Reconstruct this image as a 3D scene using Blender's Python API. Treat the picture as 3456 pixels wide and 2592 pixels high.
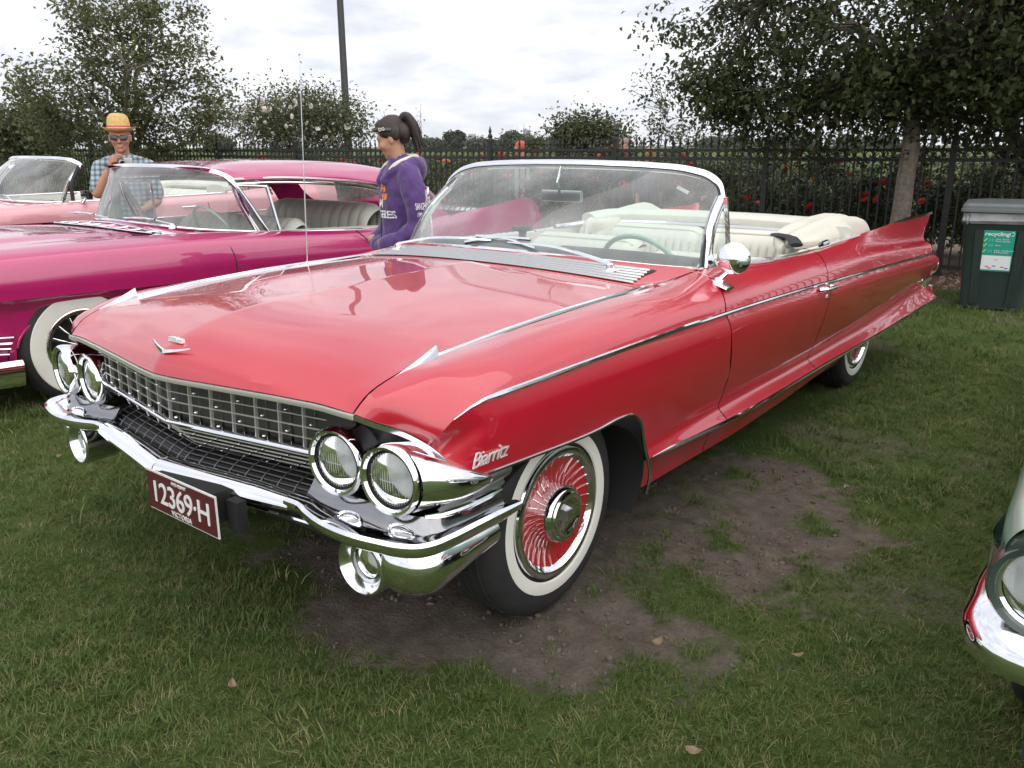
import bpy, bmesh, math, random
import numpy as np
from mathutils import Vector, Matrix
random.seed(7); rng = np.random.default_rng(11)
scn = bpy.context.scene
col = scn.collection
for o in list(bpy.data.objects): bpy.data.objects.remove(o)

# ---------------------------------------------------------------- camera
CAM = np.array([2.279, -1.167, 1.45]); FPX = 2809.0
YAW, PITCH, ROLL = math.radians(38.29), math.radians(15.92), math.radians(-0.21)
def cam_axes():
    cy, sy, cp, sp = math.cos(YAW), math.sin(YAW), math.cos(PITCH), math.sin(PITCH)
    f = np.array([-sy*cp, cy*cp, -sp]); r = np.array([cy, sy, 0.0]); u = np.cross(r, f)
    cr, sr = math.cos(ROLL), math.sin(ROLL)
    return cr*r+sr*u, -sr*r+cr*u, f
CR, CU, CF = cam_axes()
cd = bpy.data.cameras.new('camera'); cam = bpy.data.objects.new('camera', cd); col.objects.link(cam)
cd.sensor_width = 36.0; cd.lens = FPX*36.0/3456.0; cd.clip_start = 0.05; cd.clip_end = 20000
m = Matrix(((CR[0], CU[0], -CF[0], CAM[0]), (CR[1], CU[1], -CF[1], CAM[1]), (CR[2], CU[2], -CF[2], CAM[2]), (0, 0, 0, 1)))
cam.matrix_world = m
scn.camera = cam
def ray(q): return CF+CR*(q[0]-1728)/FPX-CU*(q[1]-1296)/FPX
def U(q, ax, val):
    d = ray(q); i = 'xyz'.index(ax); return CAM+d*(val-CAM[i])/d[i]
def UD(q, dist):            # point on a pixel's ray at a horizontal distance
    d = ray(q); return CAM+d*dist/math.hypot(d[0], d[1])

# ---------------------------------------------------------------- world, sun, exposure
SUN_EL, SUN_AZ = math.radians(58), math.radians(120)     # azimuth from +Y towards +X
wd = bpy.data.worlds.new('World'); scn.world = wd; wd.use_nodes = True
nt = wd.node_tree; nt.nodes.clear()
def wn(t, **k):
    n = nt.nodes.new(t)
    for a, b in k.items(): setattr(n, a, b)
    return n
L = nt.links.new
out = wn('ShaderNodeOutputWorld'); mixs = wn('ShaderNodeMixShader')
sky = wn('ShaderNodeTexSky', sky_type='NISHITA'); sky.sun_disc = False
sky.sun_elevation = SUN_EL; sky.sun_rotation = SUN_AZ; sky.air_density = 1.2; sky.dust_density = 2.0
bg1 = wn('ShaderNodeBackground'); bg1.inputs['Strength'].default_value = 0.13
L(sky.outputs[0], bg1.inputs[0])
tc = wn('ShaderNodeTexCoord'); sep = wn('ShaderNodeSeparateXYZ'); L(tc.outputs['Generated'], sep.inputs[0])
mx = wn('ShaderNodeMath', operation='ABSOLUTE'); L(sep.outputs[2], mx.inputs[0])
ad = wn('ShaderNodeMath', operation='ADD'); L(mx.outputs[0], ad.inputs[0]); ad.inputs[1].default_value = 0.22
dx = wn('ShaderNodeMath', operation='DIVIDE'); dy = wn('ShaderNodeMath', operation='DIVIDE')
L(sep.outputs[0], dx.inputs[0]); L(ad.outputs[0], dx.inputs[1]); L(sep.outputs[1], dy.inputs[0]); L(ad.outputs[0], dy.inputs[1])
cmb = wn('ShaderNodeCombineXYZ'); L(dx.outputs[0], cmb.inputs[0]); L(dy.outputs[0], cmb.inputs[1]); L(mx.outputs[0], cmb.inputs[2])
n1 = wn('ShaderNodeTexNoise'); n1.inputs['Scale'].default_value = 1.7; n1.inputs['Detail'].default_value = 9; n1.inputs['Roughness'].default_value = 0.58; n1.inputs['Distortion'].default_value = 0.1
n2 = wn('ShaderNodeTexNoise'); n2.inputs['Scale'].default_value = 3.1; n2.inputs['Detail'].default_value = 10; n2.inputs['Roughness'].default_value = 0.6; n2.inputs['Distortion'].default_value = 0.15
L(cmb.outputs[0], n1.inputs['Vector']); L(cmb.outputs[0], n2.inputs['Vector'])
cr_ = wn('ShaderNodeValToRGB'); e = cr_.color_ramp.elements     # cloud cover
e[0].position = 0.30; e[0].color = (0.45, 0.45, 0.45, 1); e[1].position = 0.42; e[1].color = (1, 1, 1, 1)
L(n1.outputs[0], cr_.inputs[0])
cs = wn('ShaderNodeValToRGB'); e = cs.color_ramp.elements       # cloud shading: grey bases, white tops
e[0].position = 0.36; e[0].color = (0.45, 0.47, 0.515, 1); e[1].position = 0.64; e[1].color = (0.66, 0.66, 0.665, 1)
k = e.new(0.5); k.color = (0.555, 0.57, 0.605, 1)
L(n2.outputs[0], cs.inputs[0])
bg2 = wn('ShaderNodeBackground'); bg2.inputs['Strength'].default_value = 0.98
L(cs.outputs[0], bg2.inputs[0])
L(cr_.outputs[0], mixs.inputs[0]); L(bg1.outputs[0], mixs.inputs[1]); L(bg2.outputs[0], mixs.inputs[2]); L(mixs.outputs[0], out.inputs[0])
sl = bpy.data.lights.new('sun', 'SUN'); sl.energy = 1.5; sl.angle = math.radians(120); sl.color = (1.0, 0.95, 0.88)
so = bpy.data.objects.new('sun', sl); col.objects.link(so)
sd = Vector((math.sin(SUN_AZ)*math.cos(SUN_EL), math.cos(SUN_AZ)*math.cos(SUN_EL), math.sin(SUN_EL)))
so.rotation_euler = (-sd).to_track_quat('-Z', 'Y').to_euler(); so.location = (0, 0, 30)
scn.render.engine = 'CYCLES'
scn.view_settings.view_transform = 'Standard'; scn.view_settings.look = 'None'
scn.view_settings.exposure = 0.92; scn.view_settings.gamma = 1.0; scn.view_settings.use_curve_mapping = False
scn.cycles.max_bounces = 8; scn.cycles.transparent_max_bounces = 12

# ---------------------------------------------------------------- materials
MATS = {}
def mat(name, color=(.5, .5, .5), rough=.5, metal=0.0, coat=0.0, spec=.5, var=0.0, vscale=8.0, bump=0.0, bscale=60.0, sheen=0.0, coat_rough=.03, sub=0.0):
    if name in MATS: return MATS[name]
    m = bpy.data.materials.new(name); m.use_nodes = True; t = m.node_tree; b = t.nodes['Principled BSDF']
    b.inputs['Base Color'].default_value = (*color, 1); b.inputs['Roughness'].default_value = rough; b.inputs['Metallic'].default_value = metal
    b.inputs['Coat Weight'].default_value = coat; b.inputs['Coat IOR'].default_value = 1.58; b.inputs['Coat Roughness'].default_value = coat_rough
    b.inputs['Specular IOR Level'].default_value = spec
    if sheen: b.inputs['Sheen Weight'].default_value = sheen
    if var or bump:
        tcn = t.nodes.new('ShaderNodeTexCoord')
    if var:
        n = t.nodes.new('ShaderNodeTexNoise'); n.inputs['Scale'].default_value = vscale; n.inputs['Detail'].default_value = 5
        t.links.new(tcn.outputs['Object'], n.inputs['Vector'])
        r = t.nodes.new('ShaderNodeValToRGB'); el = r.color_ramp.elements
        el[0].position = .3; el[1].position = .7
        el[0].color = (*[c*(1-var) for c in color], 1); el[1].color = (*[min(1, c*(1+var)) for c in color], 1)
        t.links.new(n.outputs[0], r.inputs[0]); t.links.new(r.outputs[0], b.inputs['Base Color'])
    if bump:
        n = t.nodes.new('ShaderNodeTexNoise'); n.inputs['Scale'].default_value = bscale; n.inputs['Detail'].default_value = 4
        t.links.new(tcn.outputs['Object'], n.inputs['Vector'])
        bp = t.nodes.new('ShaderNodeBump'); bp.inputs['Strength'].default_value = bump; bp.inputs['Distance'].default_value = .01
        t.links.new(n.outputs[0], bp.inputs['Height']); t.links.new(bp.outputs[0], b.inputs['Normal'])
    MATS[name] = m; return m
def glass_mat(name, tint=(.86, .95, .92), ior=1.5, haze=0.0):
    m = bpy.data.materials.new(name); m.use_nodes = True; t = m.node_tree; t.nodes.clear()
    o = t.nodes.new('ShaderNodeOutputMaterial'); mx = t.nodes.new('ShaderNodeMixShader'); fr = t.nodes.new('ShaderNodeFresnel'); fr.inputs[0].default_value = ior
    tr = t.nodes.new('ShaderNodeBsdfTransparent'); tr.inputs[0].default_value = (*tint, 1)
    gl = t.nodes.new('ShaderNodeBsdfGlossy'); gl.inputs['Roughness'].default_value = 0.0; gl.inputs[0].default_value = (1, 1, 1, 1)
    body = tr.outputs[0]
    if haze:            # milky white mixed in to imitate sky reflections and whitish lamp lenses
        df = t.nodes.new('ShaderNodeBsdfTranslucent'); df.inputs[0].default_value = (.8, .82, .82, 1)
        d2 = t.nodes.new('ShaderNodeBsdfDiffuse'); d2.inputs[0].default_value = (.8, .82, .82, 1)
        m0 = t.nodes.new('ShaderNodeMixShader'); m0.inputs[0].default_value = .5; t.links.new(df.outputs[0], m0.inputs[1]); t.links.new(d2.outputs[0], m0.inputs[2])
        m2 = t.nodes.new('ShaderNodeMixShader')
        n = t.nodes.new('ShaderNodeTexNoise'); n.inputs['Scale'].default_value = 3.0; n.inputs['Detail'].default_value = 3
        tcn = t.nodes.new('ShaderNodeTexCoord'); t.links.new(tcn.outputs['Object'], n.inputs['Vector'])
        mr = t.nodes.new('ShaderNodeMapRange'); mr.inputs['From Min'].default_value = .35; mr.inputs['From Max'].default_value = .7
        mr.inputs['To Min'].default_value = haze*.3; mr.inputs['To Max'].default_value = haze*1.6
        t.links.new(n.outputs[0], mr.inputs[0]); t.links.new(mr.outputs[0], m2.inputs[0])
        t.links.new(tr.outputs[0], m2.inputs[1]); t.links.new(m0.outputs[0], m2.inputs[2]); body = m2.outputs[0]
    t.links.new(fr.outputs[0], mx.inputs[0]); t.links.new(body, mx.inputs[1]); t.links.new(gl.outputs[0], mx.inputs[2]); t.links.new(mx.outputs[0], o.inputs[0])
    MATS[name] = m; return m
RED = mat('red_paint', (.44, .005, .024), .35, coat=1.0, coat_rough=.015, var=.05, vscale=3, bump=.0)
CHROME = mat('chrome', (.86, .87, .90), .06, 1.0, bump=.012, bscale=6)
DCHROME = mat('worn_chrome', (.62, .63, .66), .16, 1.0, var=.1)
SATIN = mat('satin_aluminium', (.60, .60, .60), .30, 1.0)
BLACK = mat('black_trim', (.012, .012, .013), .6)
DARKGAP = mat('dark_cavity', (.008, .008, .008), .9)
RUBBER = mat('tyre_rubber', (.018, .018, .019), .75, var=.25, vscale=20)
WHITEWALL = mat('whitewall', (.72, .71, .66), .5, var=.04)
VINYL = mat('white_vinyl', (.60, .59, .525), .42, var=.04, vscale=5, bump=.08, bscale=90)
GLASS = glass_mat('windscreen_glass', (.80, .93, .90), haze=.26)
LENS = glass_mat('lamp_lens', (.97, .98, 1.0))
SKIN = mat('skin', (.46, .25, .17), .5, var=.08, vscale=14)

# ---------------------------------------------------------------- geometry helpers
def A(x): return np.array(x, dtype=float)
def spl(ts, P, t):
    """cubic Hermite (monotone-ish Catmull) through (ts,P) at t; P (N,) or (N,d)"""
    ts = A(ts); P = A(P); t = A(t)
    d = np.diff(P, axis=0); h = np.diff(ts)
    hh = h if P.ndim == 1 else h[:, None]
    s = d/hh
    M = np.empty_like(P); M[0] = s[0]; M[-1] = s[-1]
    if len(ts) > 2:
        w = (h[1:]/(h[1:]+h[:-1])); w = w if P.ndim == 1 else w[:, None]
        M[1:-1] = s[:-1]*w+s[1:]*(1-w)
    i = np.clip(np.searchsorted(ts, t, side='right')-1, 0, len(ts)-2)
    u = (t-ts[i])/h[i]; hi = h[i]
    if P.ndim > 1: u = u[..., None]; hi = hi[..., None]
    return P[i]*(2*u**3-3*u**2+1)+P[i+1]*(-2*u**3+3*u**2)+hi*(M[i]*(u**3-2*u**2+u)+M[i+1]*(u**3-u**2))
def resamp(P, n, spline=True):
    P = A(P); c = np.r_[0, np.cumsum(np.linalg.norm(np.diff(P, axis=0), axis=1))]
    t = np.linspace(0, c[-1], n)
    if spline: return spl(c, P, t)
    return np.stack([np.interp(t, c, P[:, k]) for k in range(P.shape[1])], 1)
def across(rails, m, ws=None):
    R = A(rails); K = len(R); ws = np.arange(K) if ws is None else A(ws)
    t = np.linspace(ws[0], ws[-1], m); sh = R.shape[1:]
    return spl(ws, R.reshape(K, -1), t).reshape(m, *sh)
def gridfaces(m, n, flip=False, wrap=False, off=0):
    F = []
    for i in range(m-1):
        for j in range(n if wrap else n-1):
            k = (j+1) % n
            q = (off+i*n+j, off+i*n+k, off+(i+1)*n+k, off+(i+1)*n+j)
            F.append(q[::-1] if flip else q)
    return F
class MB:
    """collects geometry for one mesh object"""
    def __init__(s): s.v = []; s.f = []
    def add(s, V, F):
        o = len(s.v); s.v.extend([tuple(map(float, p)) for p in V]); s.f.extend([tuple(i+o for i in f) for f in F]); return s
    def grid(s, R, flip=False, wrap=False):
        R = A(R); m_, n_ = R.shape[:2]; return s.add(R.reshape(-1, 3), gridfaces(m_, n_, flip, wrap))
    def box(s, c, sz, rz=0.0, taper=1.0):
        a, b, h = sz[0]/2, sz[1]/2, sz[2]/2; V = []
        for z, k in ((-h, 1.0), (h, taper)):
            for x, y in ((-a, -b), (a, -b), (a, b), (-a, b)):
                x *= k; y *= k
                V.append((c[0]+x*math.cos(rz)-y*math.sin(rz), c[1]+x*math.sin(rz)+y*math.cos(rz), c[2]+z))
        return s.add(V, [(3, 2, 1, 0), (4, 5, 6, 7), (0, 1, 5, 4), (1, 2, 6, 5), (2, 3, 7, 6), (3, 0, 4, 7)])
    def sweep(s, path, prof, up=(0, 0, 1), scale=None, closed=True, caps=True, loop=False):
        P = A(path); n = len(P); prof = A(prof); mth = len(prof)
        if loop: T = np.roll(P, -1, 0)-np.roll(P, 1, 0)
        else: T = np.gradient(P, axis=0)
        T /= np.linalg.norm(T, axis=1)[:, None]+1e-12
        upv = A(up)
        if upv.ndim == 1: upv = np.tile(upv, (n, 1))
        S = np.cross(T, upv); S /= np.linalg.norm(S, axis=1)[:, None]+1e-12; W = np.cross(S, T)
        sc = np.ones(n) if scale is None else A(scale)
        R = P[:, None, :]+(S[:, None, :]*prof[None, :, :1]+W[:, None, :]*prof[None, :, 1:2])*sc[:, None, None]
        o = len(s.v); s.v.extend(map(tuple, R.reshape(-1, 3)))
        F = []
        for i in range(n if loop else n-1):
            i2 = (i+1) % n
            for j in range(mth if closed else mth-1):
                k = (j+1) % mth; F.append((o+i*mth+j, o+i2*mth+j, o+i2*mth+k, o+i*mth+k))
        if caps and closed and not loop:
            F.append(tuple(o+j for j in range(mth))); F.append(tuple(o+(n-1)*mth+j for j in reversed(range(mth))))
        s.f.extend(F); return s
    def tube(s, path, r, n=8, scale=None, loop=False, up=None):
        a = np.linspace(0, 2*np.pi, n, endpoint=False); P = A(path)
        if up is None:
            d = P[-1]-P[0] if not loop else P[len(P)//2]-P[0]
            up = (0, 0, 1) if abs(d[2]) < .8*np.linalg.norm(d)+1e-9 else (0, 1, 0)
        return s.sweep(P, np.stack([np.cos(a), np.sin(a)], 1)*r, up=up, scale=scale, loop=loop)
    def lathe(s, prof, o=(0, 0, 0), ax=(0, 0, 1), n=40, sq=(1, 1)):
        ax = Vector(ax).normalized(); q = Vector((0, 0, 1)).rotation_difference(ax); o = Vector(o)
        V = []
        for r, h in prof:
            for k in range(n):
                t = 2*math.pi*k/n; V.append(o+q @ Vector((r*math.cos(t)*sq[0], r*math.sin(t)*sq[1], h)))
        return s.add(V, gridfaces(len(prof), n, wrap=True))
    def obj(s, name, m, parent=None, smooth=True, sharp=35, weld=0.0, mirror=False, solid=0.0):
        V = s.v; F = s.f
        if mirror: V = [(-x, y, z) for x, y, z in V]; F = [f[::-1] for f in F]
        me = bpy.data.meshes.new(name); me.from_pydata([tuple(v) for v in V], [], F)
        if weld:
            b = bmesh.new(); b.from_mesh(me); bmesh.ops.remove_doubles(b, verts=b.verts, dist=weld); bmesh.ops.recalc_face_normals(b, faces=b.faces); b.to_mesh(me); b.free()
        if smooth:
            me.shade_smooth()
            if sharp: me.set_sharp_from_angle(angle=math.radians(sharp))
        me.materials.append(m)
        return link(name, me, parent)
def link(name, me, parent=None, loc=None, rot=None, scale=None):
    o = bpy.data.objects.new(name, me); col.objects.link(o)
    if parent is not None: o.parent = parent
    if loc is not None: o.location = loc
    if rot is not None: o.rotation_euler = rot
    if scale is not None: o.scale = scale
    return o
def thing(name, label, cat, loc=(0, 0, 0), rotz=0, group=None):
    o = bpy.data.objects.new(name, None); col.objects.link(o); o.location = loc; o.rotation_euler = (0, 0, rotz); o.empty_display_size = .1
    return tag(o, label, cat, group)
def tag(o, label=None, cat=None, group=None, kind=None):
    if label: o['label'] = label
    if cat: o['category'] = cat
    if group: o['group'] = group
    if kind: o['kind'] = kind
    return o
def both(mb, name, m, parent, **k): return mb.obj(name, m, parent, **k), mb.obj(name, m, parent, mirror=True, **k)
def text_mesh(txt, size, depth=.001, shear=0.0, font_bold=0.0, align='CENTER', spacing=1.0):
    cu = bpy.data.curves.new('txt', 'FONT'); cu.body = txt; cu.size = size; cu.extrude = depth; cu.shear = shear; cu.offset = font_bold
    cu.align_x = align; cu.align_y = 'CENTER'; cu.space_character = spacing; cu.resolution_u = 3
    o = bpy.data.objects.new('txt', cu); col.objects.link(o)
    dg = bpy.context.evaluated_depsgraph_get(); me = bpy.data.meshes.new_from_object(o.evaluated_get(dg))
    bpy.data.objects.remove(o); bpy.data.curves.remove(cu); return me
def place_text(name, txt, size, m, parent, origin, xdir, ydir, **k):
    """flat lettering lying in the plane of xdir/ydir"""
    me = text_mesh(txt, size, **k); me.materials.append(m)
    X = Vector(xdir).normalized(); Y = (Vector(ydir)-X*Vector(ydir).dot(X)).normalized(); Z = X.cross(Y)
    mw = Matrix(((X[0], Y[0], Z[0], origin[0]), (X[1], Y[1], Z[1], origin[1]), (X[2], Y[2], Z[2], origin[2]), (0, 0, 0, 1)))
    me.transform(mw); return link(name, me, parent)
def ell(a, b, n=12, p=2.0):
    t = np.linspace(0, 2*np.pi, n, endpoint=False); c, s_ = np.cos(t), np.sin(t)
    return np.stack([a*np.sign(c)*np.abs(c)**(2/p), b*np.sign(s_)*np.abs(s_)**(2/p)], 1)
# ================================================================ GROUND
def vnoise(x, y, seed=0):
    x = A(x); y = A(y); xi = np.floor(x).astype(int); yi = np.floor(y).astype(int); fx = x-xi; fy = y-yi
    def h(a, b):
        n = (a*374761393+b*668265263+seed*974711) & 0xffffffff; n = ((n ^ (n >> 13))*1274126177) & 0xffffffff
        return ((n ^ (n >> 16)) & 0xffff)/65535.0
    fx = fx*fx*(3-2*fx); fy = fy*fy*(3-2*fy)
    return (h(xi, yi)*(1-fx)+h(xi+1, yi)*fx)*(1-fy)+(h(xi, yi+1)*(1-fx)+h(xi+1, yi+1)*fx)*fy
def fbm(x, y, seed=0, o=4):
    s = 0; a = .5; x = A(x); y = A(y)
    for k in range(o): s = s+a*vnoise(x, y, seed+k); x = x*2.03+5.1; y = y*2.03+1.7; a *= .5
    return s/(1-.5**o)
VW = lambda x, y: (x*1.5624, y*1.5624)
SOILPOLY = np.array([U(VW(*q), 'z', 0)[:2] for q in ((500, 1090), (600, 1270), (730, 1370), (960, 1470), (1170, 1545), (1400, 1515), (1570, 1470), (1640, 1380), (1640, 1290), (1900, 1260), (1960, 1160), (1800, 1010), (1640, 960), (1400, 1000), (900, 1050))])
def poly_sd(x, y, P):
    x = A(x); y = A(y); d = np.full(x.shape, 1e9); ins = np.zeros(x.shape, bool); n = len(P)
    for i in range(n):
        a = P[i]; b = P[(i+1) % n]; e = b-a; wx = x-a[0]; wy = y-a[1]
        t = np.clip((wx*e[0]+wy*e[1])/(e@e), 0, 1); d = np.minimum(d, np.hypot(wx-e[0]*t, wy-e[1]*t))
        c = ((a[1] > y) != (b[1] > y)) & (x < (b[0]-a[0])*(y-a[1])/(b[1]-a[1]+1e-12)+a[0]); ins ^= c
    return np.where(ins, d, -d)
def sstep(a, b, v): t = np.clip((v-a)/(b-a), 0, 1); return t*t*(3-2*t)
def soil(x, y):
    sd = poly_sd(x, y, SOILPOLY); n = fbm(x*3.2, y*3.2, 3)-.5; n2 = fbm(x*11, y*11, 9)-.5
    s = sstep(-.10, .20, sd+n*.70+n2*.40)
    # thin places elsewhere
    thin = sstep(.62, .78, fbm(x*1.3+9, y*1.3, 21))*.45
    # tufts surviving in the bare patch
    tuft = sstep(.52, .64, fbm(x*4.5+3, y*4.5, 33)*.7+fbm(x*13, y*13, 35)*.3)*sstep(.9, 1.7, A(x)+.35*A(y))*.85
    return np.clip(np.maximum(s*(1-tuft), thin), 0, 1)
FENA = np.array([.22, 9.29]); FEND = np.array([-2.04434, -.19334]); FDIR = FEND/np.hypot(*FEND)
FNRM = np.array([-FDIR[1], FDIR[0]])         # points towards -y (camera side)
if FNRM[1] > 0: FNRM = -FNRM
def fence_d(x, y): return (A(x)-FENA[0])*FNRM[0]+(A(y)-FENA[1])*FNRM[1]    # >0 on the lawn side
def bed(x, y):
    d = fence_d(x, y)+(fbm(A(x)*1.5, A(y)*1.5, 5)-.5)*.5
    return sstep(1.15, .85, d)*sstep(-6, -4, d)
gx = np.r_[-4000, -900, -250, -90, -40, np.arange(-26, -4, .4), np.arange(-4, 4.01, .05), np.arange(4.4, 12, .4), 20, 40, 90, 250, 900, 4000]
gy = np.r_[-60, -20, -8, -4, np.arange(-2, 4.5, .05), np.arange(4.5, 12, .15), np.arange(12.4, 26, .6), 40, 90, 250, 900, 2500, 8000]
GX, GY = np.meshgrid(gx, gy); near = ((np.abs(GX) < 4.1) & (GY > -2.1) & (GY < 4.6))
SO = soil(GX, GY); BD = bed(GX, GY)
def ground_z(x, y):
    s = soil(x, y); return (fbm(A(x)*2.1, A(y)*2.1, 40)-.5)*.03+s*((fbm(A(x)*9, A(y)*9, 50)-.5)*.045-.012)
GZ = np.where(near, ground_z(GX, GY), np.where((np.abs(GX) < 30) & (GY < 26), (fbm(GX*1.1, GY*1.1, 41)-.5)*.03, 0))
me = bpy.data.meshes.new('ground')
me.from_pydata(list(map(tuple, np.stack([GX, GY, GZ], -1).reshape(-1, 3))), [], gridfaces(len(gy), len(gx)))
for nm, arr in (('soil', SO), ('bed', BD)):
    at = me.attributes.new(nm, 'FLOAT', 'POINT'); at.data.foreach_set('value', arr.reshape(-1).astype(np.float32))
me.shade_smooth()
gm = bpy.data.materials.new('lawn_ground'); gm.use_nodes = True; t = gm.node_tree; b = t.nodes['Principled BSDF']; b.inputs['Roughness'].default_value = .95; b.inputs['Specular IOR Level'].default_value = .15
def nd(t, ty, **k):
    n = t.nodes.new(ty)
    for a_, v in k.items(): setattr(n, a_, v)
    return n
tcn = nd(t, 'ShaderNodeTexCoord')
def noise(t, sc, det=5, ro=.6, src=None):
    n = nd(t, 'ShaderNodeTexNoise'); n.inputs['Scale'].default_value = sc; n.inputs['Detail'].default_value = det; n.inputs['Roughness'].default_value = ro
    t.links.new((src or tcn).outputs['Object'], n.inputs['Vector']); return n
def ramp(t, inp, cols):
    r = nd(t, 'ShaderNodeValToRGB'); el = r.color_ramp.elements
    el[0].position = cols[0][0]; el[0].color = (*cols[0][1], 1); el[1].position = cols[-1][0]; el[1].color = (*cols[-1][1], 1)
    for p_, c_ in cols[1:-1]: k = el.new(p_); k.color = (*c_, 1)
    t.links.new(inp, r.inputs[0]); return r
def mixc(t, fac, a_, b_):
    mxn = nd(t, 'ShaderNodeMix', data_type='RGBA'); t.links.new(fac, mxn.inputs[0]); t.links.new(a_, mxn.inputs[6]); t.links.new(b_, mxn.inputs[7]); return mxn.outputs[2]
g1 = ramp(t, noise(t, 2.2, 6).outputs[0], [(.30, (.050, .086, .020)), (.52, (.088, .125, .034)), (.72, (.14, .155, .058))])
g2 = ramp(t, noise(t, 55, 6, .7).outputs[0], [(.32, (.026, .050, .010)), (.55, (.070, .108, .026)), (.75, (.15, .155, .065))])
mg = nd(t, 'ShaderNodeMix', data_type='RGBA'); mg.inputs[0].default_value = .55; t.links.new(g1.outputs[0], mg.inputs[6]); t.links.new(g2.outputs[0], mg.inputs[7])
s1 = ramp(t, noise(t, 14, 8, .65).outputs[0], [(.3, (.10, .080, .066)), (.5, (.19, .158, .132)), (.72, (.29, .25, .215))])
s2 = ramp(t, noise(t, 90, 6, .7).outputs[0], [(.3, (.05, .038, .03)), (.6, (.13, .108, .088)), (.8, (.25, .215, .18))])
ms = nd(t, 'ShaderNodeMix', data_type='RGBA'); ms.inputs[0].default_value = .45; t.links.new(s1.outputs[0], ms.inputs[6]); t.links.new(s2.outputs[0], ms.inputs[7])
b1 = ramp(t, noise(t, 30, 8, .75).outputs[0], [(.3, (.10, .072, .055)), (.5, (.22, .165, .13)), (.75, (.36, .29, .23))])
as_ = nd(t, 'ShaderNodeAttribute', attribute_name='soil'); ab = nd(t, 'ShaderNodeAttribute', attribute_name='bed')
nz_ = noise(t, 38, 6, .7); av = nd(t, 'ShaderNodeMath', operation='MULTIPLY_ADD'); t.links.new(nz_.outputs[0], av.inputs[0]); av.inputs[1].default_value = 1.5; t.links.new(as_.outputs['Fac'], av.inputs[2])
sr = ramp(t, av.outputs[0], [(0.0, (0, 0, 0)), (1.0, (1, 1, 1))]); sr.color_ramp.elements[0].position = 1.0; sr.color_ramp.elements[0].position = .0
mr_s = nd(t, 'ShaderNodeMapRange'); mr_s.inputs['From Min'].default_value = 1.0; mr_s.inputs['From Max'].default_value = 1.45; t.links.new(av.outputs[0], mr_s.inputs[0])
c1_ = mixc(t, mr_s.outputs[0], mg.outputs[2], ms.outputs[2]); c2_ = mixc(t, ab.outputs['Fac'], c1_, b1.outputs[0])
t.links.new(c2_, b.inputs['Base Color'])
bp = nd(t, 'ShaderNodeBump'); bp.inputs['Strength'].default_value = .9; bp.inputs['Distance'].default_value = .03
t.links.new(noise(t, 70, 8, .7).outputs[0], bp.inputs['Height']); t.links.new(bp.outputs[0], b.inputs['Normal'])
me.materials.append(gm)
tag(link('ground', me), kind='structure')

# ---- scattering: points carrying scale and rotation, instanced from a small set of meshes
def scatter(name, pts, scl, rot, meshes, mats, label, cat, kind='stuff'):
    sub = bpy.data.collections.new(name+'_source')
    for k, (mm, ma) in enumerate(zip(meshes, mats)):
        mm.materials.clear(); mm.materials.append(ma); o = bpy.data.objects.new('%s_piece_%02d' % (name, k), mm); sub.objects.link(o)
    me = bpy.data.meshes.new(name); me.from_pydata([tuple(p) for p in pts], [], [])
    a_ = me.attributes.new('scl', 'FLOAT', 'POINT'); a_.data.foreach_set('value', A(scl).astype(np.float32))
    a_ = me.attributes.new('rotv', 'FLOAT_VECTOR', 'POINT'); a_.data.foreach_set('vector', A(rot).astype(np.float32).reshape(-1))
    o = link(name, me); tag(o, label, cat, kind=kind)
    ng = bpy.data.node_groups.new(name+'_scatter', 'GeometryNodeTree')
    ng.interface.new_socket('Geometry', in_out='INPUT', socket_type='NodeSocketGeometry'); ng.interface.new_socket('Geometry', in_out='OUTPUT', socket_type='NodeSocketGeometry')
    gi = ng.nodes.new('NodeGroupInput'); go = ng.nodes.new('NodeGroupOutput'); ip = ng.nodes.new('GeometryNodeInstanceOnPoints')
    ci = ng.nodes.new('GeometryNodeCollectionInfo'); ci.inputs['Collection'].default_value = sub; ci.inputs['Separate Children'].default_value = True; ci.inputs['Reset Children'].default_value = True
    ip.inputs['Pick Instance'].default_value = True
    na = ng.nodes.new('GeometryNodeInputNamedAttribute'); na.data_type = 'FLOAT'; na.inputs['Name'].default_value = 'scl'
    nr = ng.nodes.new('GeometryNodeInputNamedAttribute'); nr.data_type = 'FLOAT_VECTOR'; nr.inputs['Name'].default_value = 'rotv'
    e2r = ng.nodes.new('FunctionNodeEulerToRotation')
    ng.links.new(gi.outputs[0], ip.inputs['Points']); ng.links.new(ci.outputs[0], ip.inputs['Instance'])
    ng.links.new(nr.outputs['Attribute'], e2r.inputs[0]); ng.links.new(e2r.outputs[0], ip.inputs['Rotation']); ng.links.new(na.outputs['Attribute'], ip.inputs['Scale'])
    ng.links.new(ip.outputs[0], go.inputs[0])
    md = o.modifiers.new('scatter', 'NODES'); md.node_group = ng
    return o
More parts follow.
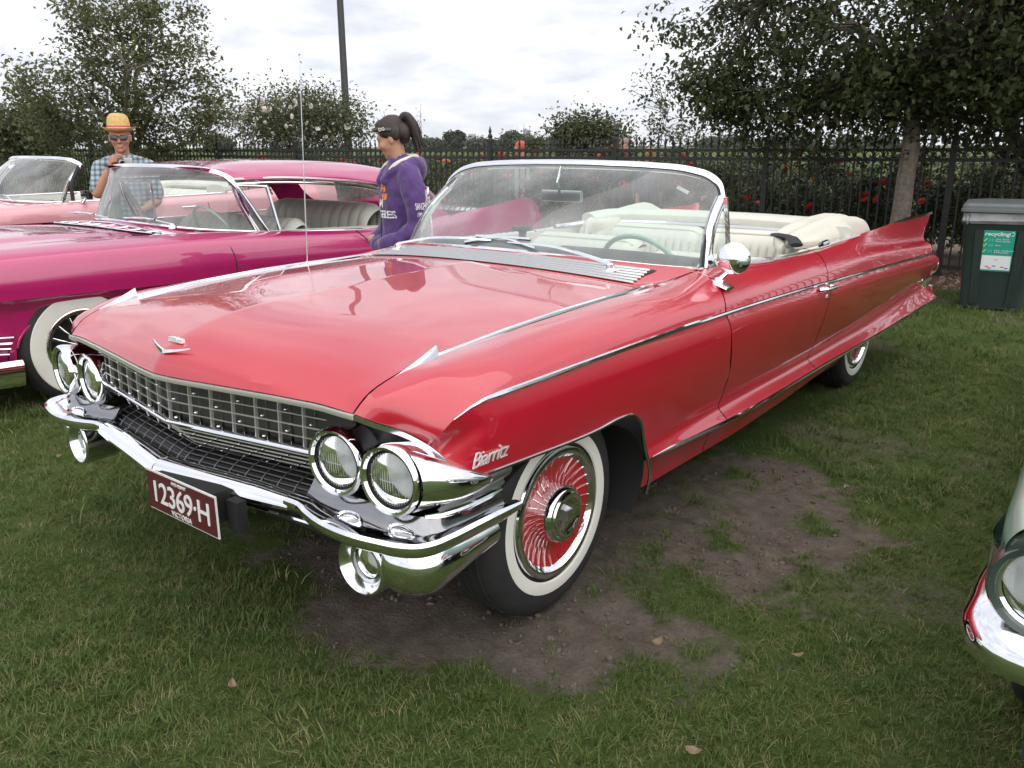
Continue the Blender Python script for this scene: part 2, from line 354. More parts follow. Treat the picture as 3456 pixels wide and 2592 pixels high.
def leafmat(name, c1, c2, rough=.55, trans=.25, spec=.3, scale=3.0):
    """foliage colour: varies from leaf to leaf / clump to clump"""
    m = bpy.data.materials.new(name); m.use_nodes = True; t = m.node_tree; b = t.nodes['Principled BSDF']; b.inputs['Roughness'].default_value = rough; b.inputs['Specular IOR Level'].default_value = spec
    oi = nd(t, 'ShaderNodeObjectInfo'); tc_ = nd(t, 'ShaderNodeTexCoord'); at = nd(t, 'ShaderNodeAttribute', attribute_name='rnd')
    n = nd(t, 'ShaderNodeTexNoise'); n.inputs['Scale'].default_value = scale; t.links.new(tc_.outputs['Object'], n.inputs['Vector'])
    a1 = nd(t, 'ShaderNodeMath', operation='ADD'); t.links.new(oi.outputs['Random'], a1.inputs[0]); t.links.new(at.outputs['Fac'], a1.inputs[1])
    a2 = nd(t, 'ShaderNodeMath', operation='ADD'); t.links.new(a1.outputs[0], a2.inputs[0]); t.links.new(n.outputs[0], a2.inputs[1])
    fr = nd(t, 'ShaderNodeMath', operation='PINGPONG'); t.links.new(a2.outputs[0], fr.inputs[0]); fr.inputs[1].default_value = 1.0
    r = ramp(t, fr.outputs[0], [(0.0, c1), (1.0, c2)]); t.links.new(r.outputs[0], b.inputs['Base Color'])
    o = t.nodes['Material Output']; tl = nd(t, 'ShaderNodeBsdfTranslucent'); t.links.new(r.outputs[0], tl.inputs[0])
    ms_ = nd(t, 'ShaderNodeMixShader'); ms_.inputs[0].default_value = trans; t.links.new(b.outputs[0], ms_.inputs[1]); t.links.new(tl.outputs[0], ms_.inputs[2]); t.links.new(ms_.outputs[0], o.inputs[0])
    MATS[name] = m; return m
def blade_clump(n, h, w, spread, lean, seed):
    r = random.Random(seed); V = []; F = []
    for i in range(n):
        a_ = r.uniform(0, 6.283); d = spread*math.sqrt(r.random()); x, y = d*math.cos(a_), d*math.sin(a_)
        hh = h*r.uniform(.45, 1.15); b_ = r.uniform(0, 6.283); ln = lean*r.uniform(.2, 1.3)*hh; ww = w*r.uniform(.7, 1.2)/2
        cx, cy = math.cos(b_), math.sin(b_); o = len(V)
        for f, k, wz in ((0, 0, 1.0), (.55, .3, .9), (1.0, 1.0, .12)):
            px, py, pz = x+cx*ln*k, y+cy*ln*k, hh*f*(1-.12*k*lean)
            V += [(px-cy*ww*wz, py+cx*ww*wz, pz), (px+cy*ww*wz, py-cx*ww*wz, pz)]
        F += [(o, o+1, o+3, o+2), (o+2, o+3, o+5, o+4)]
    me = bpy.data.meshes.new('clump'); me.from_pydata(V, [], F); return me
GR1 = leafmat('grass_green', (.050, .092, .021), (.120, .170, .050), .6, .35, .2)
GR2 = leafmat('grass_olive', (.085, .115, .034), (.18, .19, .078), .65, .3, .2)
GR3 = leafmat('grass_straw', (.17, .15, .075), (.29, .26, .15), .7, .15, .2)
def jitter_grid(x0, x1, y0, y1, s):
    X, Y = np.meshgrid(np.arange(x0, x1, s), np.arange(y0, y1, s)); X = X+rng.uniform(-.5, .5, X.shape)*s; Y = Y+rng.uniform(-.5, .5, Y.shape)*s
    return X.ravel(), Y.ravel()
def in_view(x, y, mrg=.12, zz=0.0):
    d = np.stack([x-CAM[0], y-CAM[1], np.full_like(x, zz-CAM[2])], 1); z = d@CF; z = np.where(z < .05, 1e-6, z)
    u = d@CR/z*FPX/1728; v = d@CU/z*FPX/1296
    return (np.abs(u) < 1+mrg) & (np.abs(v) < 1+mrg*1.5) & (d@CF > .1)
GPX = []; GPS = []
for (x0, x1, y0, y1, s, d0, d1, k) in ((-2.5, 4.5, -1.2, 5.5, .030, 0, 3.2, .8), (-6, 6, -1, 9, .055, 3.2, 6.5, 1.1), (-24, 8, -1, 9.5, .11, 6.5, 26, 1.6)):
    X, Y = jitter_grid(x0, x1, y0, y1, s); D = np.hypot(X-CAM[0], Y-CAM[1])
    ok = (D >= d0) & (D < d1) & in_view(X, Y, .42)
    if d1 > 20: ok &= ~((X < -6) & (D > 22))
    X, Y, D = X[ok], Y[ok], D[ok]
    under = (np.abs(X) < .82) & (Y > .35) & (Y < 5.3)
    under |= (np.abs(X+3.65) < .85) & (Y > .5) & (Y < 6.3)
    pr = np.clip(1-soil(X, Y)*1.03, 0, 1)**1.5*(1-bed(X, Y)); pr = np.where(soil(X, Y) > .85, .03*sstep(.4, .7, fbm(X*5, Y*5, 91))*2, pr); pr = np.where(under, pr*.25, pr)
    ok = rng.random(len(X)) < pr; X, Y = X[ok], Y[ok]
    GPX.append(np.stack([X, Y, np.where((np.abs(X) < 4) & (Y < 4.4), ground_z(X, Y), (fbm(X*1.1, Y*1.1, 41)-.5)*.03)-.004], 1))
    GPS.append(k*(.55+.75*fbm(X*2.7, Y*2.7, 61)+.25*rng.random(len(X)))*np.where(rng.random(len(X)) < .03, 1.7, 1.0))
GP = np.concatenate(GPX); GS = np.concatenate(GPS)
rot = np.stack([rng.normal(0, .12, len(GP)), rng.normal(0, .12, len(GP)), rng.uniform(0, 6.283, len(GP))], 1)
cl = [blade_clump(16, .034, .0034, .030, .7, 1), blade_clump(14, .040, .0032, .028, .9, 2), blade_clump(18, .028, .0038, .034, .8, 3), blade_clump(13, .042, .003, .03, 1.1, 4), blade_clump(15, .030, .0034, .03, 1.2, 5), blade_clump(9, .022, .0024, .034, 1.8, 6), blade_clump(15, .036, .0036, .03, .8, 7)]
scatter('grass', GP, GS, rot, cl, [GR1, GR1, GR1, GR2, GR2, GR3, GR1], 'short green lawn grass worn thin around the red car', 'grass')
# clods of broken soil on the bare patch
X, Y = jitter_grid(-.6, 3.2, -.6, 3.2, .020); ok = (soil(X, Y) > .55) & in_view(X, Y); X, Y = X[ok], Y[ok]
ok = rng.random(len(X)) < .5*sstep(.35, .6, fbm(X*3, Y*3, 77)); X, Y = X[ok], Y[ok]
CLODM = mat('soil_clod', (.13, .108, .09), .95, var=.35, vscale=30, spec=.1)
def clod(seed):
    r = random.Random(seed); b_ = bmesh.new(); bmesh.ops.create_icosphere(b_, subdivisions=2, radius=1)
    for v in b_.verts: v.co *= r.uniform(.55, 1.35); v.co.z *= .55; v.co.x *= 1.25
    me = bpy.data.meshes.new('clod'); b_.to_mesh(me); b_.free(); me.shade_smooth(); return me
scatter('soil_clods', np.stack([X, Y, ground_z(X, Y)+.001], 1), .002+.009*rng.random(len(X))**4, rng.uniform(0, 6.28, (len(X), 3)), [clod(i) for i in range(4)], [CLODM]*4, 'crumbs and clods of loose brown soil on the bare patch', 'soil')
# wood chips on the bed by the fence
X, Y = jitter_grid(-4, 4, 7.4, 9.8, .05); ok = (bed(X, Y) > .6) & in_view(X, Y); X, Y = X[ok], Y[ok]
def chip(seed):
    mb = MB(); mb.box((0, 0, 0), (1, .35, .18)); me = bpy.data.meshes.new('chip'); me.from_pydata(mb.v, [], mb.f); return me
scatter('bark_chips', np.stack([X, Y, np.full(len(X), .012)], 1), .02+.04*rng.random(len(X)), np.stack([rng.normal(0, .3, len(X)), rng.normal(0, .3, len(X)), rng.uniform(0, 6.28, len(X))], 1), [chip(i) for i in range(3)], [mat('bark_brown', (.17, .105, .075), .9, var=.4), mat('bark_grey', (.30, .25, .20), .9, var=.3), mat('bark_red', (.20, .095, .06), .9, var=.3)], 'brown and grey bark chips mulching the strip under the fence', 'mulch')
# a few dry leaves lying on the lawn
DRY = mat('dry_leaf', (.19, .135, .085), .8, var=.3, vscale=40)
for k, (vx, vy, lb) in enumerate(((130, 985, 'curled brown dry leaf on the grass under the red car bumper'), (1420, 1385, 'pale tan dry leaf lying on bare soil past the white-walled tyre'), (500, 1478, 'small dry leaf in grass below the maroon number plate'), (1720, 1415, 'dry leaf on lawn beside the green car bumper'), (1830, 1052, 'pinkish scrap on the lawn beside the red car sill'), (1500, 1620, 'pale dry leaf in the lawn at the foot of the bare patch'), (2130, 800, 'dark brown dead leaf on the lawn in front of the bin'))):
    p = U(VW(vx, vy), 'z', .03); mb = MB(); tt = np.linspace(0, 1, 7); w = np.sin(np.pi*tt**.8)*.019; R = []
    for s_ in (-1, 0, 1): R.append(np.stack([(tt-.5)*.075, s_*w, .006+.016*(tt-.5)**2*4+.006*abs(s_)], 1))
    mb.grid(R); o = mb.obj('fallen_leaf', DRY); o.scale = (.62, .62, .62); o.location = (p[0], p[1], .022); o.rotation_euler = (.2, -.1, k*1.3); tag(o, lb, 'leaf')

# ================================================================ FENCE
FBLK = mat('fence_black', (.016, .017, .018), .42, var=.2)
fence = thing('iron_fence', 'black iron picket fence with spear tips and ring frieze along the lawn', 'fence', (FENA[0], FENA[1], 0), math.atan2(FEND[1], FEND[0]))
pk = MB(); pk.box((0, 0, .76), (.018, .018, 1.36)); pk.lathe([(.001, 1.425), (.016, 1.435), (.016, 1.447), (.009, 1.455), (.022, 1.485), (.012, 1.53), (.001, 1.575)], n=6, sq=(1, .6))
pm = bpy.data.meshes.new('picket'); pm.from_pydata(pk.v, [], pk.f); pm.materials.append(FBLK)
rg = MB(); a_ = np.linspace(0, 2*np.pi, 14, endpoint=False); rg.sweep(np.stack([.040*np.cos(a_), 0*a_, .040*np.sin(a_)], 1), ell(.006, .006, 4), up=(0, 1, 0), loop=True)
rm = bpy.data.meshes.new('ring'); rm.from_pydata(rg.v, [], rg.f); rm.materials.append(FBLK)
po = MB(); po.box((0, 0, .76), (.066, .066, 1.52)); po.box((0, 0, 1.535), (.085, .085, .03)); po.lathe([(.03, 1.55), (.022, 1.575), (.034, 1.60), (.03, 1.62), (.013, 1.64), (.026, 1.665), (.012, 1.71), (.001, 1.75)], n=8)
pom = bpy.data.meshes.new('post'); pom.from_pydata(po.v, [], po.f); pom.materials.append(FBLK)
SP = 2.05346/20
for k in range(-3, 12):
    link('post', pom, fence, (k*2.05346, 0, 0))
    if k < 11:
        for z_, h_ in ((1.40, .035), (1.29, .035), (.12, .04)):
            mb = MB(); mb.box(((k+.5)*2.05346, 0, z_), (2.05346-.064, .030, h_)); mb.obj('rail', FBLK, fence, smooth=False)
        for j in range(1, 20):
            link('picket', pm, fence, (k*2.05346+j*SP, 0, 0))
        if k < 7:
            for j in range(0, 20): link('ring', rm, fence, (k*2.05346+(j+.5)*SP, .0, 1.345))

# ================================================================ TREES AND SHRUBS
BARK = mat('oak_bark', (.17, .145, .12), .9, var=.3, vscale=25, bump=.6, bscale=40)
BARKD = mat('dark_bark', (.09, .075, .06), .9, var=.3, vscale=25, bump=.5)
def leaf_shape(kind):
    if kind == 'oak': P = [(0, 0), (.20, .20), (.16, .36), (.33, .50), (.20, .62), (.22, .80), (0, 1)]
    elif kind == 'oval': P = [(0, 0), (.22, .25), (.28, .5), (.18, .8), (0, 1)]
    else: P = [(0, 0), (.3, .45), (0, 1)]
    L_ = [(-x, y) for x, y in reversed(P[1:-1])]
    return np.array([(x, y) for x, y in P]+L_)
def leaves_mesh(name, centers, size, kind, seed, droop=.3, updir=None):
    r = np.random.default_rng(seed); S = leaf_shape(kind); n = len(centers); k = len(S)
    th = r.uniform(0, 2*np.pi, n); el_ = r.normal(-droop, .55, n)
    d = np.stack([np.cos(th)*np.cos(el_), np.sin(th)*np.cos(el_), np.sin(el_)], 1)
    up = np.stack([r.normal(0, .5, n), r.normal(0, .5, n), np.ones(n)], 1)
    s = np.cross(d, up); s /= np.linalg.norm(s, axis=1)[:, None]+1e-9; nn = np.cross(s, d)
    sz = size*r.uniform(.65, 1.25, n)
    bend = (np.abs(S[:, 0])*.5-(S[:, 1]-.4)**2*.5)
    V = centers[:, None, :]+sz[:, None, None]*(s[:, None, :]*S[None, :, :1]+d[:, None, :]*S[None, :, 1:2]+nn[:, None, :]*bend[None, :, None])
    me = bpy.data.meshes.new(name); me.vertices.add(n*k); me.vertices.foreach_set('co', V.reshape(-1).astype(np.float32))
    me.loops.add(n*k); me.loops.foreach_set('vertex_index', np.arange(n*k, dtype=np.int32)); me.polygons.add(n)
    me.polygons.foreach_set('loop_start', np.arange(0, n*k, k, dtype=np.int32)); me.polygons.foreach_set('loop_total', np.full(n, k, dtype=np.int32))
    me.update(); at = me.attributes.new('rnd', 'FLOAT', 'POINT'); at.data.foreach_set('value', np.repeat(r.random(n), k).astype(np.float32)); return me
def branch(mb, p0, p1, r0, r1, sag=0.0, n=6, seg=7, wob=.04, rr=random):
    p0 = A(p0); p1 = A(p1); L_ = np.linalg.norm(p1-p0); t = np.linspace(0, 1, seg)
    P = p0+(p1-p0)*t[:, None]; P[:, 2] += sag*np.sin(np.pi*t)*L_
    for k in range(1, seg-1): P[k] += np.array([rr.gauss(0, 1), rr.gauss(0, 1), rr.gauss(0, .6)])*wob*L_*.5
    mb.tube(P, 1.0, n, scale=r0+(r1-r0)*t); return P
def tree(name, label, base, trunk_h, trunk_r, clusters, leaf, lsz, lkind, per, spread, lm, bark=BARK, seed=1, group=None, limbs=7, lean=(0, 0), droop=.3, cat='tree', bare=0):
    """clusters: (N,3) centres of foliage, relative to base"""
    r = random.Random(seed); q = np.random.default_rng(seed)
    T = thing(name, label, cat, base, group=group); mb = MB(); top = A((lean[0], lean[1], trunk_h))
    C = A(clusters); n = len(C)
    t = np.linspace(0, 1, 9); TP = np.stack([lean[0]*t**1.5, lean[1]*t**1.5, -.1+(trunk_h+.1)*t], 1)+q.normal(0, .012, (9, 3))*[1, 1, 0]
    mb.tube(TP, 1.0, 10, scale=trunk_r*(1.25-.45*t**.5)); tk = mb.obj('trunk', bark, T)
    lb = MB(); tips = []
    order = q.permutation(n); hubs = C[order[:limbs]]; paths = []
    for h in hubs:
        st = A(TP[-1])-A((0, 0, trunk_h*.2*r.random())); pa = branch(lb, st, st+(h-st)*.8, trunk_r*.5, trunk_r*.16, .06, 6, 8, .05, r); paths.append(pa)
    allp = np.concatenate(paths)
    for c in C:
        d = np.linalg.norm(allp-c, axis=1)+.6*np.maximum(0, allp[:, 2]-c[2]); st = allp[int(np.argmin(d))]
        branch(lb, st, c, trunk_r*.10+.004, .003, .05, 4, 5, .06, r)
    lb.obj('limbs', bark, T)
    cnt = q.poisson(per, n); pts = np.repeat(C, cnt, 0)+q.normal(0, 1, (cnt.sum(), 3))*np.repeat(q.uniform(.6, 1.3, n), cnt)[:, None]*A(spread)
    pts = pts[pts[:, 2] > .05]
    me = leaves_mesh('crown', pts, lsz, lkind, seed+5, droop); me.materials.append(lm); link('crown', me, T); return T
OAK = leafmat('oak_leaf', (.044, .062, .024), (.118, .140, .052), .45, .45, .5)
OAK2 = leafmat('oak_leaf_grey', (.060, .074, .034), (.140, .150, .064), .5, .46, .5)
SHRUB = leafmat('shrub_leaf', (.050, .064, .030), (.125, .138, .066), .55, .32, .4)
ROSEL = leafmat('rose_leaf', (.042, .062, .026), (.118, .142, .058), .4, .32, .5)
def crown_pts(n, c, rad, seed, inner=.25, zmin=None, f=None):
    q = np.random.default_rng(seed); out_ = []
    while len(out_) < n:
        v = q.normal(0, 1, 3); v /= np.linalg.norm(v); p = A(c)+v*A(rad)*(inner+(1-inner)*q.random()**.45)
        if zmin is not None and p[2] < zmin: continue
        if f is not None and not f(p): continue
        out_.append(p)
    return np.array(out_)
# the oak in front of the fence, right of the red car
tb = U((3040, 720), 'y', 8.45); oakb = (tb[0], 8.45, 0)
cp = np.concatenate([crown_pts(250, (.35, .1, 3.35), (2.5, 1.9, 1.75), 3, .2, 1.75, lambda p: p[2] > 1.75+.14*abs(p[0])), crown_pts(80, (.75, .1, 2.1), (1.6, .9, .55), 8, .3), crown_pts(30, (-.35, -.25, 1.95), (.9, .5, .35), 18, .3), crown_pts(90, (1.3, .2, 3.2), (1.6, 1.4, 1.3), 28, .1), crown_pts(26, (-1.7, 0, 2.05), (.95, .7, .45), 5, .2)])
# long boughs reaching out to the left
for (vx, vy, dd) in ((1440, 55, 0), (1475, 75, .1), (1510, 95, 0), (1545, 60, .2), (1570, 110, -.2), (1600, 40, .1), (1490, 175, -.3), (1520, 200, -.2), (1550, 190, .1), (1580, 230, 0), (1540, 240, .2), (1610, 270, -.2), (1640, 300, .1), (1600, 180, 0), (1655, 210, .2), (1680, 290, -.1), (1640, 130, -.1), (1560, 20, .1), (1700, 330, .15), (1750, 310, .0), (1830, 320, .1), (1620, 10, .1), (1580, -40, 0), (1660, -60, .2)):
    p = U(VW(vx, vy), 'y', 8.45+dd); cp = np.concatenate([cp, [p-A(oakb)]])
tree('oak_tree', 'large dark green oak on a straight grey trunk in front of the fence', oakb, 2.35, .098, cp, None, .074, 'oak', 118, (.19, .19, .15), OAK, seed=4, limbs=11, droop=.35)
# the young oak behind the pale pink car
def at_px(vx, vy, D): p = UD(VW(vx, vy), D); return p
lb_ = at_px(275, 324, 17.6); lbase = (lb_[0], lb_[1], 0)
spots = []
r_ = random.Random(5)
for (vx, vy) in ((160, 10), (175, 50), (200, 30), (235, 60), (215, 100), (150, 95), (265, 20), (290, 70), (300, 20), (330, 10), (325, 60), (350, 100), (395, 40), (400, 75), (425, 110), (380, 130), (345, 160), (300, 130), (255, 140), (210, 160), (170, 170), (135, 160), (100, 165), (50, 170), (60, 195), (85, 215), (120, 215), (160, 230), (200, 210), (240, 200), (280, 190), (320, 210), (360, 200), (400, 190), (435, 170), (470, 205), (455, 230), (420, 240), (485, 245), (440, 270), (390, 270), (350, 260), (310, 260), (270, 250), (230, 260), (190, 270), (150, 270), (110, 260), (90, 290), (130, 310), (170, 310), (210, 315), (250, 300), (290, 310), (330, 310), (370, 310), (410, 300), (450, 300), (180, -20), (240, -25), (290, -30), (340, -25), (310, 95), (270, 90), (240, 230), (300, 230), (200, 130)):
    for k in range(2):
        p = at_px(vx+r_.gauss(0, 9), vy+r_.gauss(0, 9), 17.6+r_.gauss(0, .75)); spots.append(p-A(lbase))
tree('young_oak_tree', 'young upright oak with grey green leaves behind the pale pink convertible', lbase, 1.3, .11, np.array(spots), None, .088, 'oak', 115, (.19, .19, .17), OAK2, seed=9, limbs=14, droop=-.1)
def shrub(name, label, vx, vy0, vy1, wpx, D, n, lm, lsz=.07, per=60, seed=1, flowers=None, group=None, kind='oval', cat='shrub', zlo=None, stem=.05):
    """rounded shrub whose outline runs from vy0 (top) to vy1 (lowest visible) at column vx"""
    c0 = at_px(vx, vy0, D); c1 = at_px(vx, vy1, D); h = c0[2]; zl = max(.15, c1[2]) if zlo is None else zlo
    w = wpx*1.5624/FPX*D*.5; cz = (h+zl)/2
    T = tree(name, label, (c0[0], c0[1], 0), max(.25, zl), stem, crown_pts(n, (0, 0, cz), (w, w*.8, (h-zl)/2), seed, .25), None, lsz, kind, per, (w*.13+.05,)*3, lm, BARKD, seed, group, 6, cat=cat)
    if flowers:
        fm, nf, fr = flowers; q = np.random.default_rng(seed+1); mb = flower_mesh(); 
        for k in range(nf):
            v = q.normal(0, 1, 3); v[1] = -abs(v[1]); v /= np.linalg.norm(v)
            o = link('flower_head', mb, T, tuple(A((0, 0, cz))+v*A((w, w*.8, (h-zl)/2))*q.uniform(.85, 1.05)), tuple(q.uniform(0, 6, 3)), (fr*q.uniform(.6, 1.3),)*3); o.material_slots[0].link = 'OBJECT'; o.material_slots[0].material = fm
    return T
_fm = {}
def flower_mesh():
    if 'f' in _fm: return _fm['f']
    mb = MB()
    for rad, n, tilt, sz, off in ((.55, 5, .35, .75, 0), (.38, 5, .8, .65, .6), (.2, 4, 1.2, .5, .2)):
        for k in range(n):
            a_ = off+k*2*math.pi/n; ca, sa = math.cos(a_), math.sin(a_); R = []
            for u in (0, .5, 1.0):
                row = []
                for v_ in (-1, 0, 1):
                    w = sz*(.35+.65*math.sin(math.pi*min(1, u*.62+.15)))*.62; rr_ = rad*.15+u*sz*math.cos(tilt); zz = u*sz*math.sin(tilt)-.12*v_*v_+.1*u
                    row.append((ca*rr_-sa*v_*w, sa*rr_+ca*v_*w, zz))
                R.append(row)
            mb.grid(R)
    me = bpy.data.meshes.new('rose'); me.from_pydata(mb.v, [], mb.f); me.shade_smooth(); me.materials.append(mat('rose_red', (.62, .035, .03), .6, var=.2)); _fm['f'] = me; return me
ROSEM = [mat('rose_red', (.62, .035, .03), .6, var=.2), mat('rose_coral', (.78, .16, .11), .6, var=.15), mat('rose_pink', (.80, .33, .30), .6, var=.15), mat('rose_orange', (.62, .20, .06), .6, var=.2)]
WHITEF = mat('white_blossom', (.80, .75, .68), .7, var=.1)
shrub('flowering_myrtle', 'rounded myrtle shrub with white blossom clusters behind the fence and lamp post', 645, 208, 325, 300, 22.5, 150, SHRUB, .085, 80, 31, (WHITEF, 85, .075))
shrub('dark_shrub', 'dark rounded shrub by the fence behind the pale pink car windscreen', 40, 232, 340, 190, 20.5, 100, SHRUB, .085, 80, 32, None)
shrub('rounded_shrub', 'rounded olive green shrub behind fence beyond the red car windscreen', 1275, 255, 345, 170, 15.5, 100, SHRUB, .07, 60, 33, None)
shrub('small_shrub', 'small low shrub behind the fence between the city towers and rounded shrub', 1150, 290, 330, 70, 30, 26, SHRUB, .09, 45, 34, None)
# thin saplings behind the fence
def sapling(name, label, vx, vtop, D, n, seed, wid, lsz=.07, per=9, dens=1):
    b_ = at_px(vx, vtop, D); r = np.random.default_rng(seed); h = b_[2]
    C = np.stack([r.normal(0, wid, n)*np.linspace(1.2, .15, n), r.normal(0, wid*.6, n), np.linspace(.9, h, n)], 1)
    return tree(name, label, (b_[0], b_[1], 0), h*.55, .022, C, None, lsz, 'oval', per, (.07, .07, .07), leafmat(name+'_leaf_%d' % seed, (.05, .06, .03), (.12, .125, .06), .5, .3), BARK, seed, None, 8, cat='sapling', droop=0)
sapling('thin_sapling', 'thin young tree with sparse pale leaves left of the big oak', 1422, 165, 13.5, 46, 41, .42, .065, 11)
sapling('bare_sapling', 'almost bare spindly sapling behind the woman in the purple hoodie', 905, 225, 16, 14, 42, .12, .05, 4)
sapling('leafy_sapling', 'leafy young tree beneath the thin sapling behind the fence', 1470, 265, 14.5, 40, 43, .6, .07, 16)
# dense rose bushes behind the fence
FN3 = np.array([FNRM[0], FNRM[1], 0.]); FD3 = np.array([FDIR[0], FDIR[1], 0.])
q = np.random.default_rng(70); RM = flower_mesh()
rose_lbl = ['coral red', 'deep red', 'pink', 'orange red']
for k in range(15):
    s_ = -2.6+k*1.02+q.uniform(-.12, .12); back = -.75-q.uniform(0, .35); b_ = A((FENA[0], FENA[1], 0))+FD3*s_+FN3*back
    h = (1.25, 1.2, 1.35, 1.38, 1.4, 1.36, 1.4, 1.42, 1.35, 1.3, 1.28, 1.25, 1.3, 1.25, 1.3)[k]; n = 70 if k < 9 else 40
    C = crown_pts(n, (0, 0, h*.54), (.62, .5, h*.47), 100+k, .35)
    hue = k % 4
    rl_ = ('behind the recycling bin', 'just left of the recycling bin', 'behind the oak trunk', 'beyond the red car tail fin', 'beyond the red car folded roof', 'beyond the round door mirror', 'beyond the windscreen pillar of the red car', 'beyond the right of the red car windscreen', 'beyond the middle of the red car windscreen', 'beyond the rear-view mirror', 'beyond the left of the red car windscreen', 'right behind the woman in purple', 'hidden behind the woman in purple', 'beyond the magenta car roof end', 'beyond the magenta car roof')[k]
    T = tree('rose_bush', '%s rose bush behind the fence, %s' % (rose_lbl[hue], rl_), tuple(b_), .3, .02, C, None, .058, 'oval', 62, (.085, .085, .085), ROSEL, BARKD, 200+k, 'rose bushes behind the fence', 6, cat='rose bush')
    for j in range(11):
        a_ = q.uniform(math.pi, 2*math.pi); z_ = h*q.uniform(.45, 1.06); rr_ = .5*math.sqrt(max(.05, 1-((z_-h*.54)/(h*.56))**2))+.09
        o = link('rose', RM, T, (rr_*1.15*math.cos(a_), rr_*math.sin(a_), z_), (q.uniform(-.5, 1.2), q.uniform(-.5, .5), q.uniform(0, 6)), (q.uniform(.048, .080),)*3)
        o.material_slots[0].link = 'OBJECT'; o.material_slots[0].material = ROSEM[(0, 0, 1, 3)[q.integers(0, 4)] if q.random() < .75 else (hue+1) % 4]
# second rank of dark shrubs that closes the view under the oak
for k, (s_, h_, lab) in enumerate(((-2.2, 1.5, 'tall dark shrub far behind the recycling bin'), (-.6, 1.35, 'dark evergreen shrub behind the roses near the bin'), (.9, 1.15, 'dark evergreen shrub behind the roses by the oak trunk'), (2.6, 1.05, 'dark evergreen shrub behind the roses past the tail fin'), (4.2, 1.0, 'dark evergreen shrub behind the roses past the mirror'))):
    b_ = A((FENA[0], FENA[1], 0))+FD3*s_+FN3*(-2.3)
    tree('evergreen_shrub', lab, tuple(b_), .3, .04, crown_pts(70, (0, 0, h_*.52), (.95, .6, h_*.5), 300+k, .3), None, .075, 'oval', 55, (.12, .12, .12), SHRUB, BARKD, 320+k, None, 6, cat='shrub')
# wide shrubs farther back across the garden
for k, (vx, lab) in enumerate(((560, 'wide shrub far back in the garden above the magenta roof'), (680, 'wide shrub far back in the garden under the lamp post'), (800, 'wide shrub far back in the garden left of the woman'), (910, 'wide shrub far back in the garden right of the woman'), (1010, 'wide shrub far back in the garden under the city blocks'), (1110, 'wide shrub far back in the garden under the glass tower'), (1210, 'wide shrub far back in the garden under the rounded shrub'), (1330, 'wide shrub far back in the garden behind the grey haired person'), (1470, 'wide shrub far back in the garden under the leafy sapling'), (1620, 'wide shrub far back in the garden under the oak bough tips'), (1790, 'wide shrub far back in the garden left of the oak trunk'), (2030, 'wide shrub far back in the garden right of the oak trunk'))):
    D_ = 19.0+1.5*(k % 3); p_ = at_px(vx, 330, D_); h_ = 1.28+.10*(k % 2)
    tree('garden_shrub', lab, (p_[0], p_[1], 0), .3, .04, crown_pts(54, (0, 0, h_*.52), (1.25, .6, h_*.5), 600+k, .3), None, .09, 'oval', 40, (.15, .15, .13), SHRUB, BARKD, 620+k, None, 6, cat='shrub')
# low dark hedge shrubs behind the far end of the fence
for k in range(9):
    s_ = 12.4+k*1.15; b_ = A((FENA[0], FENA[1], 0))+FD3*s_+FN3*(-1.0-.3*(k % 2)); h_ = 1.25+.15*(k % 3)
    lab = ('low leafy hedge shrub behind the fence past the magenta roof front', 'low leafy hedge shrub behind the fence over the magenta windscreen', 'low leafy hedge shrub behind the fence right of the man in the hat', 'low leafy hedge shrub straight behind the man in the hat', 'low leafy hedge shrub left of the man in the hat', 'low leafy hedge shrub behind the pale pink car mirror', 'low leafy hedge shrub behind the pale pink windscreen pillar', 'low leafy hedge shrub behind the pale pink windscreen', 'low leafy hedge shrub at the far end of the fence')[k]
    tree('hedge_shrub', lab, tuple(b_), .3, .04, crown_pts(46, (0, 0, h_*.52), (.8, .5, h_*.5), 500+k, .3), None, .075, 'oval', 46, (.12, .12, .12), SHRUB, BARKD, 520+k, None, 6, cat='shrub')
# a second tree right of the bin, behind the fence
b_ = U(VW(2190, 420), 'y', 10.4)
tree('shade_tree', 'dark tree with twisted trunks behind the fence above the recycling bin', (b_[0]+.1, 10.4, 0), 1.35, .07, np.concatenate([crown_pts(120, (-.1, 0, 2.5), (1.5, 1.2, 1.25), 61, .2, 1.25)]), None, .075, 'oak', 90, (.2, .2, .16), OAK, BARKD, 62, None, 9)
# far trees along the horizon
FAR = leafmat('far_leaf', (.045, .058, .035), (.10, .115, .065), .7, .2, .2, .4)
for k, (vx, vt, w, D, lab) in enumerate(((983, 282, 42, 110, 'tall far tree left of the pale city blocks'), (1105, 288, 50, 120, 'rounded far tree before the glass city tower'), (930, 305, 70, 150, 'low far trees right of the woman in purple'), (1045, 306, 70, 150, 'low far trees under the pale city blocks'), (1190, 303, 70, 150, 'low far trees right of the city towers'), (875, 306, 60, 140, 'low far trees behind the ponytail of the woman'), (470, 300, 60, 70, 'low far trees left of the white blossom shrub'), (1560, 308, 120, 150, 'low far trees under the oak boughs'), (1700, 306, 140, 150, 'low far trees behind the fence under the oak'), (1880, 308, 140, 150, 'low far trees behind the oak trunk'))):
    shrub('far_tree', lab, vx, vt+1, 324, w, D*3.6, 46, FAR, .0042*D*3.6, 80, 400+k, None, 'far trees on the horizon', 'tri', 'tree', stem=.2)

